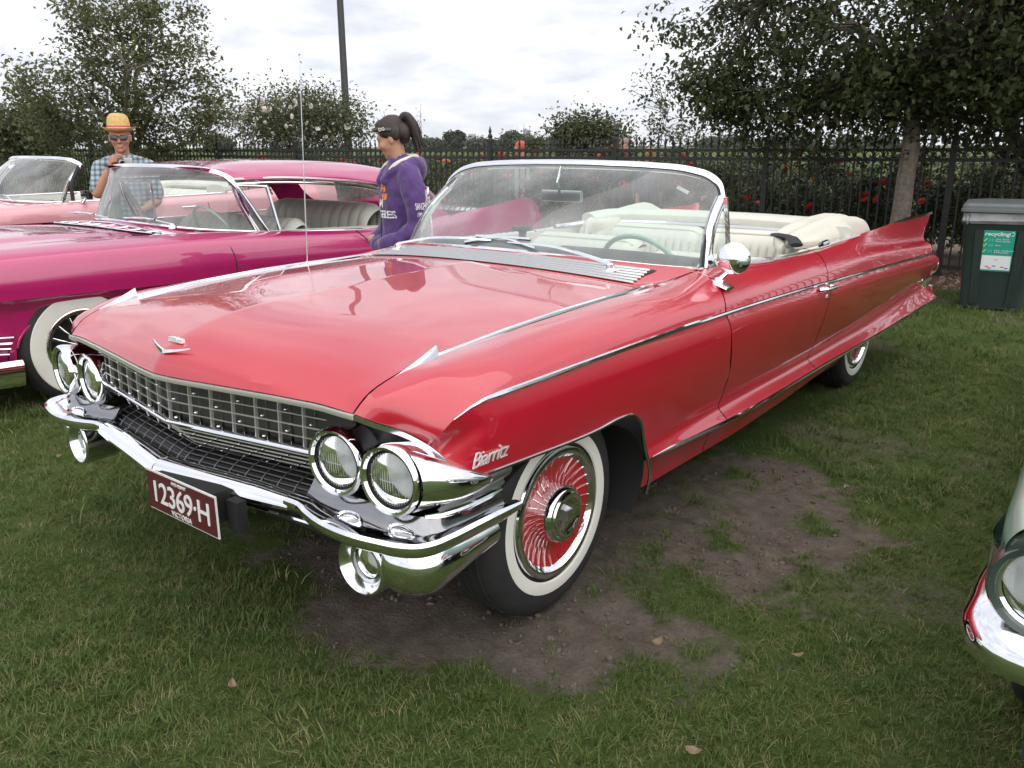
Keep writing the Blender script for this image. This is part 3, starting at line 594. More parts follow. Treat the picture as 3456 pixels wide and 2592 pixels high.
# ================================================================ LAMP POST, SKYLINE, BIN
lp = at_px(752, 318, 24.0)
T = thing('lamp_post', 'tall slim dark grey lamp post behind the fence and magenta car', 'lamp post', (lp[0], lp[1], 0))
GREYP = mat('lamp_grey', (.045, .047, .052), .5, .3)
mb = MB(); mb.lathe([(.001, 0), (.13, 0), (.12, .4), (.11, 1.2), (.10, 1.25), (.074, 8.2), (.001, 8.2)], n=16); mb.obj('pole', GREYP, T)
mb = MB(); mb.lathe([(.001, 0), (.2, 0), (.2, .03), (.12, .06), (.11, .1)], n=16); mb.obj('base_flange', GREYP, T)
mb = MB(); mb.box((0, -.35, 8.15), (.24, .75, .10)); mb.obj('lamp_head', GREYP, T)
def tower(label, px0, px1, ptop, D, colr, slant=0, mast=()):
    a0 = UD((px0, 490), D); a1 = UD((px1, 490), D); tp = UD(((px0+px1)/2, ptop), D); w = np.linalg.norm((a1-a0)[:2]); h = tp[2]
    c = (a0+a1)/2; T = thing('city_tower', label, 'building', (c[0], c[1], 0), math.atan2((a1-a0)[1], (a1-a0)[0]), 'far city towers')
    m = mat('tower_'+str(int(px0)), colr, .5, var=.04); mb = MB(); d = w*.7
    V = [(-w/2, -d/2, 0), (w/2, -d/2, 0), (w/2, d/2, 0), (-w/2, d/2, 0), (-w/2, -d/2, h+slant), (w/2, -d/2, h), (w/2, d/2, h), (-w/2, d/2, h+slant)]
    mb.add(V, [(3, 2, 1, 0), (4, 5, 6, 7), (0, 1, 5, 4), (1, 2, 6, 5), (2, 3, 7, 6), (3, 0, 4, 7)]); mb.obj('wall', m, T, smooth=False)
    gm_ = mat('tower_glass', (.16, .20, .26), .25); nfl = 7
    for k in range(nfl):
        z_ = h*(.25+.72*k/nfl); mb = MB(); mb.box((0, -d/2-.5, z_), (w*.84, 1.4, h*.05)); mb.obj('window_band', gm_, T, smooth=False)
    for mx_, mh in mast:
        mb = MB(); mb.tube([(mx_*w, 0, h*.9), (mx_*w, 0, h+mh)], max(.6, w*.03), 6); mb.obj('mast', m, T)
DC = 3600
tower('pale concrete city block, broadest of the far towers', 1581, 1607, 452, DC, (.34, .36, .40))
tower('low pale city block beside the broad one', 1566, 1580, 464, DC, (.36, .39, .44))
tower('glass city tower with slanted top and two masts', 1766, 1790, 440, DC, (.16, .21, .30), 8, ((-.42, 26), (.4, 20)))
tower('slender distant city tower with spire left of the glass one', 1739, 1754, 455, DC+300, (.26, .30, .36), 0, ((0, 40),))
tower('low wide city block between the two tower groups', 1664, 1704, 472, DC, (.40, .43, .47))

BINM = mat('bin_green', (.018, .032, .028), .5, var=.12, vscale=6, bump=.1, bscale=200); LIDM = mat('bin_lid_grey', (.13, .15, .15), .5, var=.08)
BAGM = mat('bin_liner', (.24, .25, .26), .22, var=.3, vscale=12, spec=.7)
bt = thing('recycling_bin', 'dark green wheelie bin with grey lid and recycling sticker', 'bin', (1.03, 7.62, 0), math.radians(8)); bt.scale = (1.08, .95, .905)
mb = MB()
def rr_sec(w, d, z, r=.05, n=4):
    P = []
    for cx, cy, a0 in ((w/2-r, -d/2+r, -math.pi/2), (w/2-r, d/2-r, 0), (-w/2+r, d/2-r, math.pi/2), (-w/2+r, -d/2+r, math.pi)):
        for k in range(n+1): a_ = a0+k*math.pi/2/n; P.append((cx+r*math.cos(a_), cy+r*math.sin(a_), z))
    return P
mb.grid([rr_sec(.46, .52, .02), rr_sec(.46, .52, .05), rr_sec(.545, .66, .84), rr_sec(.555, .675, .86), rr_sec(.56, .68, .99), rr_sec(.50, .62, .99)], wrap=True, flip=True); mb.obj('body', BINM, bt, sharp=30)
mb = MB(); mb.grid([rr_sec(.20, .02, .10), rr_sec(.22, .02, .80)], wrap=True, flip=True); 
for x_ in (-.155, .155):
    mb = MB(); P = [(x_*.86, -.262, .06), (x_, -.334, .80)]; mb.sweep(P, [(-.035, 0), (.035, 0), (.028, .012), (-.028, .012)], up=(0, -1, 0)); mb.obj('front_rib', BINM, bt)
mb = MB(); mb.grid([rr_sec(.60, .74, .965), rr_sec(.62, .76, .975), rr_sec(.62, .76, 1.0), rr_sec(.605, .745, 1.005), rr_sec(.605, .745, 1.03), rr_sec(.58, .72, 1.055), rr_sec(.30, .40, 1.075), rr_sec(.02, .02, 1.078, .005)], wrap=True, flip=True); lid = mb.obj('lid', LIDM, bt, sharp=25)
mb = MB(); q = np.random.default_rng(4); R = []
for z_, k_ in ((.99, 1.02), (.955, 1.05), (.92, 1.04), (.885, 1.07), (.86, 1.035)):
    P = A(rr_sec(.555*k_, .675*k_, z_, .06, 8)); n_ = len(P); P[:, :2] *= 1+q.normal(0, .012, n_)[:, None]; P[:, 2] += q.normal(0, .008, n_); R.append(P)
mb.grid(R, wrap=True, flip=True); mb.obj('liner_bag', BAGM, bt, sharp=20)
for x_ in (-.2, .2):
    mb = MB(); mb.lathe([(.001, -.025), (.09, -.025), (.1, -.01), (.1, .01), (.09, .025), (.001, .025)], (x_, .27, .1), (1, 0, 0), 20); mb.obj('wheel', BLACK, bt)
mb = MB(); mb.tube([(-.25, .36, .97), (-.25, .42, 1.0), (.25, .42, 1.0), (.25, .36, .97)], .016, 8); mb.obj('handle', BINM, bt)
# sticker on the front
nz = A((0, -1, .105)); nz /= np.linalg.norm(nz)
def onfront(x, z): return (x, -.26-(z-.05)*.0886-.006, z)
def quad_panel(name, x0, x1, z0, z1, m, off=0.0):
    mb = MB(); V = []
    for dd in (0, .0015):
        for x_, z_ in ((x0, z0), (x1, z0), (x1, z1), (x0, z1)): p = A(onfront(x_, z_))+nz*(off+dd); V.append(p)
    mb.add(V, [(0, 1, 2, 3), (4, 5, 6, 7), (0, 1, 5, 4), (1, 2, 6, 5), (2, 3, 7, 6), (3, 0, 4, 7)]); return mb.obj(name, m, stk if stk else bt, smooth=False, weld=1e-6)
stk = None
stk = quad_panel('sticker', -.125, .105, .40, .80, mat('sticker_teal', (.02, .33, .24), .4))
STW = mat('sticker_white', (.78, .80, .82), .4)
quad_panel('white_field', -.112, .098, .415, .555, STW, .0015)
def btxt(s_, x, z, size, m, **k): return place_text('lettering', s_, size, m, stk, A(onfront(x, z))+nz*.003, (1, 0, 0), (0, -.0886, 1), depth=.0006, align='LEFT', **k)
btxt('recycling', -.113, .765, .050, STW, font_bold=.0012)
btxt('Cans, Foil &', -.03, .715, .019, STW); btxt('Plastic Bottles', -.03, .695, .019, STW); btxt('Glass', -.03, .655, .019, STW); btxt('Paper, Cardboard', -.03, .605, .019, STW); btxt('& Newspaper', -.03, .587, .019, STW)
YEL = mat('tick_yellow', (.75, .8, .25), .5); DT = mat('sticker_icon', (.10, .50, .42), .5)
for z_ in (.705, .655, .597):
    mb = MB(); P = [A(onfront(x_, zz))+nz*.004 for x_, zz in ((-.116, z_), (-.108, z_-.014), (-.09, z_+.016))]; mb.tube(P, .0032, 5); mb.obj('tick', YEL, stk)
    for j in range(2): quad_panel('icon', -.075+j*.018, -.064+j*.018, z_-.014, z_+.014, DT, .003)
for k in range(3):
    a0 = k*2*math.pi/3+.3; P = [A(onfront(.082+.017*math.cos(a_), .767+.017*math.sin(a_)))+nz*.004 for a_ in np.linspace(a0, a0+1.5, 5)]; mb = MB(); mb.tube(P, .0032, 5); mb.obj('arrow', STW, stk)
for x_, z_, c_ in ((-.08, .44, (.6, .1, .1)), (-.03, .447, (.1, .15, .5)), (.03, .44, (.6, .12, .1)), (.06, .43, (.12, .15, .5)), (-.02, .51, (.35, .5, .65)), (-.06, .425, (.6, .1, .1))): quad_panel('logo', x_, x_+.026, z_, z_+.010, mat('logo_%d' % int(c_[0]*100+c_[2]*1000), c_, .5), .003)
# ================================================================ THE RED CONVERTIBLE
# car frame = world frame: x to the car's left, y rearwards from the bumper's point, z up
car = thing('convertible_car', 'bright red convertible with tail fins, chrome bumper and white-walled tyres', 'car')
def G(name, mb, m, **k): return mb.obj(name, m, car, **k)
# --- shoulder section (five rails): station y -> (x,z) from the inner top edge down to the side trim
TOPY = [.45, .8, 1.3, 1.6, 1.87, 2.5, 3.2, 3.6, 4.0, 4.5, 5.0, 5.45]
TOP = A([[(.778, .908), (.85, .913), (.92, .897), (.968, .868), (.988, .841)],
         [(.779, .930), (.86, .929), (.93, .909), (.972, .877), (.99, .843)],
         [(.777, .943), (.86, .940), (.93, .916), (.973, .880), (.99, .843)],
         [(.767, .943), (.86, .946), (.933, .919), (.974, .881), (.99, .841)],
         [(.817, .975), (.88, .958), (.94, .921), (.975, .880), (.99, .838)],
         [(.862, .955), (.905, .947), (.945, .916), (.975, .872), (.99, .824)],
         [(.866, .947), (.907, .939), (.945, .905), (.975, .856), (.99, .801)],
         [(.885, .962), (.908, .944), (.935, .906), (.972, .853), (.99, .788)],
         [(.893, .976), (.905, .938), (.925, .891), (.967, .843), (.99, .775)],
         [(.897, .989), (.900, .928), (.915, .861), (.964, .820), (.99, .757)],
         [(.900, .992), (.898, .908), (.910, .832), (.962, .797), (.99, .740)],
         [(.902, .994), (.898, .900), (.908, .815), (.960, .785), (.99, .724)]])
def top_pt(k, y): p = spl(TOPY, TOP[:, k], y); return np.stack([p[..., 0], A(y)+0*p[..., 0], p[..., 1]], -1)
# --- side section: trim, bulge, bulge, mid, lower, hollow, flared edge
SIDY = [.2, .7, 1.3, 1.9, 3.1, 4.0, 5.0, 5.55]
SID = A([[(.985, .834), (.993, .79), (.994, .73), (.985, .67), (.972, .60), (.958, .5), (.955, .42)],
         [(.990, .843), (1.000, .79), (.999, .72), (.988, .64), (.970, .56), (.958, .48), (.96, .42)],
         [(.990, .843), (1.004, .79), (1.002, .71), (.987, .61), (.964, .51), (.955, .445), (.970, .402)],
         [(.990, .838), (1.005, .78), (1.001, .70), (.980, .59), (.951, .48), (.940, .427), (.985, .381)],
         [(.990, .804), (1.006, .755), (1.001, .68), (.976, .57), (.944, .46), (.937, .416), (.985, .374)],
         [(.990, .775), (1.006, .725), (.996, .655), (.966, .55), (.936, .465), (.930, .424), (.985, .366)],
         [(.990, .740), (1.006, .690), (.995, .635), (.957, .55), (.926, .50), (.922, .465), (.985, .372)],
         [(.988, .721), (1.004, .675), (.990, .625), (.948, .55), (.915, .51), (.915, .48), (.985, .378)]])
KF = np.linspace(0, 6, 73)
def side_sec(y):
    c = spl(SIDY, SID.reshape(len(SIDY), -1), A([y]))[0].reshape(7, 2); return spl(np.arange(7), c, KF)
def side_x(y, z):
    s = side_sec(y); return np.interp(z, s[::-1, 1], s[::-1, 0])
def side_k(k, y): # point at control index k
    y = A(y); c = spl(SIDY, SID.reshape(len(SIDY), -1), y).reshape(-1, 7, 2); o = []
    for i in range(len(y)): p = spl(np.arange(7), c[i], A([k]))[0]; o.append((p[0], y[i], p[1]))
    return A(o)
def zs(y, k): return side_k(k, A([y]))[0][2]
# --- fender front edge (from the hood seam over the lamps down to the lower corner)
FE = A([(.749, .136, .812), (.792, .160, .795), (.857, .203, .771), (.886, .224, .752), (.911, .242, .732), (.933, .258, .707), (.950, .270, .682), (.979, .289, .640)])
FEt = np.linspace(0, 1, 200); FEc = resamp(FE, 200)
def fe(t): return FEc[int(round(t*199))]
STRIP = A([(.749, .136, .812), (.757, .175, .850), (.768, .257, .884), (.777, .402, .904), (.779, .68, .925), (.779, .97, .939), (.776, 1.22, .943), (.767, 1.60, .943)])
g1y = lambda z: float(np.interp(z, [.375, .452, .589, .695, .839, .981], [1.881, 1.884, 1.878, 1.828, 1.775, 1.79]))   # front door seam
G1T = [1.865, 1.85, 1.825, 1.795, 1.775]; G2T = [3.02, 3.0, 2.985, 2.97, 2.96]                                  # seams on the five shoulder rails
g2y = lambda z: float(np.interp(z, [.37, .6, .82], [2.93, 2.94, 2.96]))
GAP = .004
def top_panel(y0s, y1s, n, m=22, extra=None):
    rails = []
    for k in range(5):
        y = np.linspace(y0s[k], y1s[k], n); rails.append(top_pt(k, y))
    return across(rails, m)
# front fender, upper
rails = []
for k, tf in enumerate((0, .16, .32, .46, .60)):
    y = np.r_[A((.45, .6, .8, 1.0, 1.3, 1.5)), np.linspace(1.6, G1T[k]-GAP, 4)]; P = top_pt(k, y)
    if k == 0: P = np.concatenate([STRIP[:3], P])
    else:
        e_ = fe(tf); mid = {1: [(.815, .174, .834), (.842, .29, .887)], 2: [(.872, .196, .810), (.902, .29, .867)], 3: [(.918, .213, .787), (.950, .278, .839)], 4: [(.946, .228, .768), (.974, .258, .812), (.986, .335, .838)]}[k]; P = np.concatenate([[e_], A(mid), P])
    rails.append(resamp(P, 60))
mbF = MB(); mbF.grid(across(rails, 22))
trim_rail = rails[4]
# front fender, side band down to the wheel-arch line
archline = A([(.979, .289, .640), (.979, .42, .632), (.978, .562, .624), (.975, .91, .611), (.975, 1.022, .616), (.974, 1.11, .605), (.974, 1.181, .559), (.969, 1.242, .467), (.963, 1.272, .33), (.955, 1.276, .262)])
rb = [trim_rail]
for k, tf in ((1, .70), (2, .80), (3, .90)):
    zf = lambda y: zs(y, 0)+(np.interp(y, [.3, .91, 1.9], [.632, .613, .60])-zs(y, 0))*k/4
    yy = np.r_[.34, .45, .6, .8, 1.0, 1.3, 1.6, g1y(.82-.05*k)-GAP]; P = A([(side_x(y, zf(y))-(.006 if y < .4 else 0), y, zf(y)) for y in yy]); rb.append(resamp(np.concatenate([[fe(tf)], P]), 60))
yy = np.r_[.42, .562, .75, .91, 1.02, 1.1, 1.3, 1.6, g1y(.6)-GAP]; zb = lambda y: np.interp(y, [.42, .562, .91, 1.022, 1.11, 1.9], [.632, .624, .611, .6155, .606, .600])
P = A([(side_x(y, zb(y)), y, zb(y)) for y in yy]); rb.append(resamp(np.concatenate([[fe(1.0)], P]), 60))
mbF.grid(across(rb, 20))
# lower rear part of the fender behind the wheel
R = []
for f in np.linspace(0, 1, 26):
    zt = .602+(.386-.602)*f; ya = np.interp(zt, [.262, .33, .467, .559, .606], [1.276, 1.272, 1.242, 1.181, 1.11]); yb = g1y(zt)-GAP; yr = np.linspace(ya, yb, 30)
    row = []
    for y in yr:
        z_ = zt+(np.interp(y, [1.28, 1.9], [.402, .382])-.386)*f+(float(zb(y))-.602)*(1-f); row.append((side_x(y, z_), y, z_))
    R.append(row)
mbF.grid(R)
def rocker(y0, y1, n=20, m=8):
    R = []
    for f in np.linspace(0, 1, m):
        row = []
        for y in np.linspace(y0, y1, n):
            e_ = side_k(6, A([y]))[0]; zb_ = np.interp(y, [1.27, 1.4, 2.2, 2.83, 3.78], [.25, .237, .222, .236, .281])
            row.append((e_[0]-(e_[0]-.895)*math.sin(f*math.pi/2)**.8-.012*f, y, e_[2]-.004+(zb_-e_[2])*(1-math.cos(f*math.pi/2))**.75))
        R.append(row)
    return R
mbF.grid(rocker(1.272, 1.877, 12))
both(mbF, 'front_fender', RED, car, weld=.0015, sharp=40)
# arch lip
for s_ in (1, -1):
    mb = MB(); P = resamp(A([(side_x(y, z)*1.0, y, z) for x, y, z in archline[:-1]]+[tuple(archline[-1])]), 60)*A((s_, 1, 1)); mb.tube(P, .006, 6, up=(0, 0, 1) if 0 else (1, 0, 0)); G('arch_moulding', mb, DCHROME)
# doors
def door_panel(y0f, y1f, G0, G1, e0=GAP, e1=GAP, rock=True, ny=40):
    mb = MB(); mb.grid(top_panel([g+e0 for g in G0], [g-e1 for g in G1], ny))
    R = []
    for k in np.linspace(0, 6, 60):
        za = zs(1.9, k); zb_ = zs(3.0, k); R.append(side_k(k, np.linspace(y0f(za)+e0, y1f(zb_)-e1, ny)))
    mb.grid(R)
    return mb
mb = door_panel(g1y, g2y, G1T, G2T); mb.grid(rocker(1.885, 2.926, 16))
doors = both(mb, 'door', RED, car, weld=.0012, sharp=40)
# rear quarter with the fin
mb = MB()
RE = [5.36, 5.235, 5.20, 5.165, 5.115]
mb.grid(top_panel([g+GAP for g in G2T], RE, 60))
R = []
for k in np.linspace(0, 6, 60):
    ye = float(spl([0, .5, 1, 2, 3, 4, 5, 6], [5.115, 5.22, 5.29, 5.33, 5.325, 5.33, 5.37, 5.50], A([k]))[0]); R.append(side_k(k, np.linspace(g2y(zs(3, k))+GAP, ye, 60)))
mb.grid(R); mb.grid(rocker(2.934, 3.76, 14))
# inner face of the fin and rear wheel-well edge
R = []
for f in np.linspace(0, 1, 8):
    row = []
    for y in np.linspace(3.30, 5.36, 40):
        t_ = top_pt(0, A([y]))[0]; base = np.interp(y, [3.3, 4.2, 5.36], [.925, .895, .80]); row.append((t_[0]-.004-(.012+.05*f)*min(1, (y-3.3)*2+.25)*f, y, t_[2]+(base-t_[2])*f))
    R.append(row)
mb.grid(R, flip=True)
quarters = both(mb, 'rear_quarter', RED, car, weld=.0012, sharp=40)
# hood: two halves meeting in a centre crease
HC = A([(0, .030, .817), (0, .045, .846), (0, .075, .872), (0, .158, .909), (0, .33, .950), (0, .63, .966), (0, .95, .978), (0, 1.2, .985), (0, 1.43, .990)])
lipx = [0, .088, .285, .468, .636, .745]; lipz = [.817, .815, .819, .822, .822, .813]
def hcz(y, yl):
    return float(spl(HC[:, 1], HC[:, 2], A([y-(yl-.03)*(1-min(1, y/.9))]))[0])
def hood_rail(f):
    x = .745*f; yl = .030+.1415*x; zl = float(np.interp(x, lipx, lipz)); n = 60
    ye = 1.43+.09*f*f; P = [(x, yl, zl)]
    for (dy, kz) in ((.012, .30), (.035, .55), (.10, .82), (.24, .97)):
        zc = float(np.interp(.075+dy*1.2, HC[:, 1], HC[:, 2])); y = yl+dy; ze = float(np.interp(y, STRIP[:, 1], STRIP[:, 2])); cz = hcz(y, yl)
        g = f**2.2; z = cz*(1-g)+ze*g+.006*max(0, 1-f/.3)**2*min(1, dy/.06); P.append((x*(1+.03*f*min(1, dy/.2)), y, z))
    for y in (.45, .63, .95, 1.2, ye):
        xe = float(np.interp(y, STRIP[:, 1], STRIP[:, 0]))-.006; cz = hcz(y, yl); ze = float(np.interp(y, STRIP[:, 1], STRIP[:, 2])); g = f**2.2
        P.append((xe*f, y, cz*(1-g)+ze*g+.006*max(0, 1-f/.3)**2))
    if f == 0: P = [(0, p[1], p[2]+.006*min(1, (p[1]-.03)/.06)) for p in HC]
    if f > .98:
        P = [(p[0]-.006, p[1], p[2]) for p in STRIP[:-1]]+[(STRIP[-1][0]-.006, ye, STRIP[-1][2]-.001)]
    return resamp(P, n)
fs = [0, .06, .16, .30, .45, .60, .74, .86, .94, 1.0]
hr = across([hood_rail(f) for f in fs], 46, fs)
mb = MB(); mb.grid(hr, flip=True); nV = len(mb.v); mb.add([(-x, y, z) for x, y, z in mb.v], [tuple(reversed(f)) for f in mb.f])
hood = G('hood', mb, RED, weld=.0008, sharp=25)
# chrome moulding under the hood lip
for s_ in (1, -1):
    P = A([(x*s_, .030+.1415*x-.002, float(np.interp(x, lipx, lipz))-.010) for x in np.linspace(0, .75, 24)]); mb = MB(); mb.sweep(P, [(-.006, -.006), (.006, -.006), (.007, .0), (.006, .007), (-.006, .007)]); G('hood_lip_moulding', mb, mat('grille_silver', (.78, .77, .73), .38, .8))
    P = FEc[::6]*A((s_, 1, 1))+A((0, -.001, -.008)); mb = MB(); mb.sweep(P, [(-.004, -.007), (.004, -.007), (.004, .006), (-.004, .006)]); G('fender_lip_moulding', mb, DCHROME)
# chrome strip along the fender top and its blade-shaped ornament
for s_ in (1, -1):
    yy = np.linspace(.40, 1.60, 30); P = A([(np.interp(y, STRIP[:, 1], STRIP[:, 0])*s_, y, np.interp(y, STRIP[:, 1], STRIP[:, 2])+.004) for y in yy]); mb = MB(); mb.sweep(P, [(-.0075, -.006), (.0075, -.006), (.006, .004), (0, .008), (-.006, .004)]); G('fender_strip', mb, CHROME)
    t_ = np.linspace(0, 1, 12); R = []
    cx = .770+.009*t_; yb_ = .257+.150*t_; zb_ = np.interp(yb_, STRIP[:, 1], STRIP[:, 2])-.002; ht = .037*t_**1.15+.002; w = .003+.0065*t_**.8
    for sx, hz in ((-1, 0), (-.75, .45), (0, 1), (.75, .45), (1, 0)): R.append(np.stack([(cx+sx*w)*s_, yb_, zb_+ht*hz], 1))
    mb = MB(); mb.grid(R, flip=s_ < 0); e_ = [tuple(r[-1]) for r in R]; mb.add(e_, [tuple(range(5))] if s_ > 0 else [tuple(reversed(range(5)))]); G('fender_ornament', mb, DCHROME, sharp=50)
# V emblem and crest on the nose
mb = MB()
for s_ in (1, -1):
    P = A([(0, .068, .873), (.05*s_, .079, .880), (.10*s_, .095, .889)])+A((0, -.002, .003)); mb.sweep(resamp(P, 6), [(-.006, -.002), (.006, -.002), (.0, .005)], up=(0, -.6, 1), scale=np.linspace(1.2, .35, 6))
emb = G('vee_emblem', mb, CHROME)
mb = MB(); mb.box((0, .112, .901), (.07, .012, .012)); mb.box((.0, .108, .906), (.03, .012, .008)); mb.obj('crest', mat('bright_badge', (.85, .85, .86), .3, .4), emb)
# --- trim along the side
for s_ in (1, -1):
    P = [tuple(p) for p in trim_rail if p[1] > .235][::2]; P = A(P); P = np.concatenate([P, top_pt(4, np.linspace(1.80, 5.11, 60))]); P = P[np.r_[True, np.diff(P[:, 1]) > 1e-3]]
    sc = np.clip((P[:, 1]-P[0, 1])/.18, .15, 1); mb = MB(); P[:, 0] += .002; P *= A((s_, 1, 1)); mb.sweep(P, ell(.0075, .0085, 8), scale=sc); G('side_trim', mb, CHROME)
    P = side_k(6, np.linspace(1.285, 5.49, 70))*A((s_, 1, 1)); sc = np.clip((np.linspace(1.285, 5.49, 70)-1.27)/.15, .2, 1); mb = MB(); mb.sweep(P+A((.001*s_, 0, 0)), ell(.007, .009, 8), scale=sc); G('sill_trim', mb, CHROME)
    P = top_pt(0, np.linspace(4.40, 5.365, 30))*A((s_, 1, 1)); mb = MB(); mb.sweep(P+A((0, 0, .002)), [(-.006, -.012), (.006, -.012), (.006, .003), (0, .007), (-.006, .003)], scale=np.clip(np.linspace(0, 4, 30), .3, 1)); G('fin_cap', mb, CHROME)
    P = top_pt(0, np.linspace(2.08, 3.0, 24))*A((s_, 1, 1)); mb = MB(); mb.sweep(P+A((-.012*s_, 0, .004)), [(-.018, -.008), (.018, -.008), (.016, .004), (-.016, .004)]); G('belt_moulding', mb, CHROME)
    P = top_pt(0, np.linspace(3.03, 3.75, 20))*A((s_, 1, 1)); mb = MB(); mb.sweep(P+A((-.012*s_, 0, .002)), [(-.016, -.008), (.016, -.008), (.014, .004), (-.014, .004)]); G('belt_moulding', mb, CHROME)
# door handle
for d_, s_ in zip(doors, (1, -1)):
    hx = 1.004; hb = MB(); hb.tube(A([(hx*s_, 2.80, .792), ((hx+.028)*s_, 2.815, .797), ((hx+.030)*s_, 2.88, .795), ((hx+.028)*s_, 2.945, .792), (hx*s_, 2.965, .786)]), .010, 8, up=(0, 0, 1)); hb.lathe([(.001, 0), (.016, 0), (.016, .006), (.001, .010)], (1.004*s_, 2.91, .742), (s_, 0, 0), 12); hb.lathe([(.001, 0), (.012, .0), (.012, .03), (.001, .034)], ((hx)*s_, 2.955, .788), (s_, 0, 0), 10); hb.obj('handle', CHROME, d_)
# --- script on the front fender
place_text('script_badge', 'Biarritz', .060, mat('bright_badge', (.85, .85, .86), .3, .4), car, (side_x(.37, .68)+.005, .368, .688), (0, 1, -.03), (.06, 0, 1), depth=.002, shear=.28, font_bold=-.0007, spacing=.84)
# --- taillights, rear end
for s_ in (1, -1):
    mb = MB(); mb.lathe([(.001, .075), (.03, .07), (.052, .05), (.06, .01), (.062, 0)], (.945*s_, 5.30, .635), (0, 1, 0), 24, sq=(.85, 1)); G('tail_light', mb, mat('tail_red', (.35, .01, .01), .15, coat=1))
    mb = MB(); mb.sweep(A([(.945*s_+.062*.85*math.cos(a_), 5.305, .635+.066*math.sin(a_)) for a_ in np.linspace(0, 2*np.pi, 28, endpoint=False)]), ell(.008, .008, 6), up=(0, 1, 0), loop=True); G('tail_light_bezel', mb, CHROME)
    mb = MB(); k_ = np.linspace(0, 6, 24); ye = spl([0, .5, 1, 2, 3, 4, 5, 6], [5.115, 5.22, 5.29, 5.33, 5.325, 5.33, 5.37, 5.50], k_)
    P = A([side_k(k, A([y]))[0] for k, y in zip(k_, ye)]); R = [P*A((s_, 1, 1)), P*A((s_, 1, 1))+A((-.10*s_, -.02, 0)), A([(.70*s_, 5.25, max(.36, p[2]*.9+.03)) for p in P])]; mb.grid(R, flip=s_ > 0); G('tail_panel', mb, RED)
    P = A([(.90, 5.36, .994), (.897, 5.30, .96), (.898, 5.235, .905), (.902, 5.21, .86), (.908, 5.195, .825), (.935, 5.18, .80), (.962, 5.165, .793), (.985, 5.13, .75), (.99, 5.115, .738)]); R = [resamp(P, 24)*A((s_, 1, 1)), resamp(P, 24)*A((s_, 1, 1))+A((-.03*s_, -.02, -.01)), resamp(A([(.80, 5.2, .80), (.80, 5.18, .70), (.80, 5.17, .60)]), 24)*A((s_, 1, 1))]; mb = MB(); mb.grid(R, flip=s_ > 0); G('fin_tail_panel', mb, RED)
    mb = MB(); mb.sweep(side_k(5.5, A([5.45]))*A((s_, 1, 1))+A([(0, -.02, .04), (0, .0, .0), (.012*s_, .03, -.05)]), ell(.008, .014, 6), up=(s_, 0, 0)); G('skeg_cap', mb, CHROME)
mb = MB(); R = []
for z_, y_ in ((.86, 5.18), (.80, 5.24), (.60, 5.26), (.42, 5.28)): R.append([(x, y_-.05*(x/.82)**2, z_) for x in np.linspace(-.82, .82, 24)])
mb.grid(R, flip=True); G('rear_panel', mb, RED)
P = A([(x, 5.44-.10*(x/.9)**4, .44) for x in np.linspace(-.92, .92, 30)]); mb = MB(); mb.sweep(P, ell(.035, .085, 12, 3)); G('rear_bumper', mb, CHROME)
mb = MB(); R = []
for f in np.linspace(-1, 1, 25): R.append([(f*(np.interp(y, [3.85, 5.2], [.85, .80])), y, np.interp(y, [3.85, 4.2, 5.0, 5.2], [.955, .945, .885, .855])-.018*f*f) for y in np.linspace(3.86, 5.2, 20)])
mb.grid(R, flip=True); G('boot_lid', mb, RED)
# --- floor pan, wheel wells, firewall
mb = MB(); mb.box((0, 2.75, .245), (1.28, 4.7, .05)); mb.box((0, .62, .45), (1.3, .5, .4)); mb.box((0, 2.55, .26), (1.72, 2.3, .06)); mb.box((0, 4.85, .42), (1.4, .75, .08)); G('floor_pan', mb, DARKGAP, smooth=False)
for y_ in (.80, 4.089):
    for s_ in (1, -1):
        mb = MB(); R = []
        for xw in (.60, .945 if y_ < 2 else .89):
            R.append([(xw*s_, y_+.47*math.cos(a_), .36+(.47 if y_ > 2 else .26+.0)*(math.sin(a_) if a_ > 0 and a_ < math.pi else math.sin(a_))) for a_ in np.linspace(-.6 if y_ < 2 else 0, math.pi, 24)])
        mb.grid(R); mb.add([(.60*s_, y_-.47, .36), (.60*s_, y_+.47, .25), (.60*s_, y_+.47, .8), (.60*s_, y_-.47, .8)], [(0, 1, 2, 3)]); G('wheel_well', mb, DARKGAP)
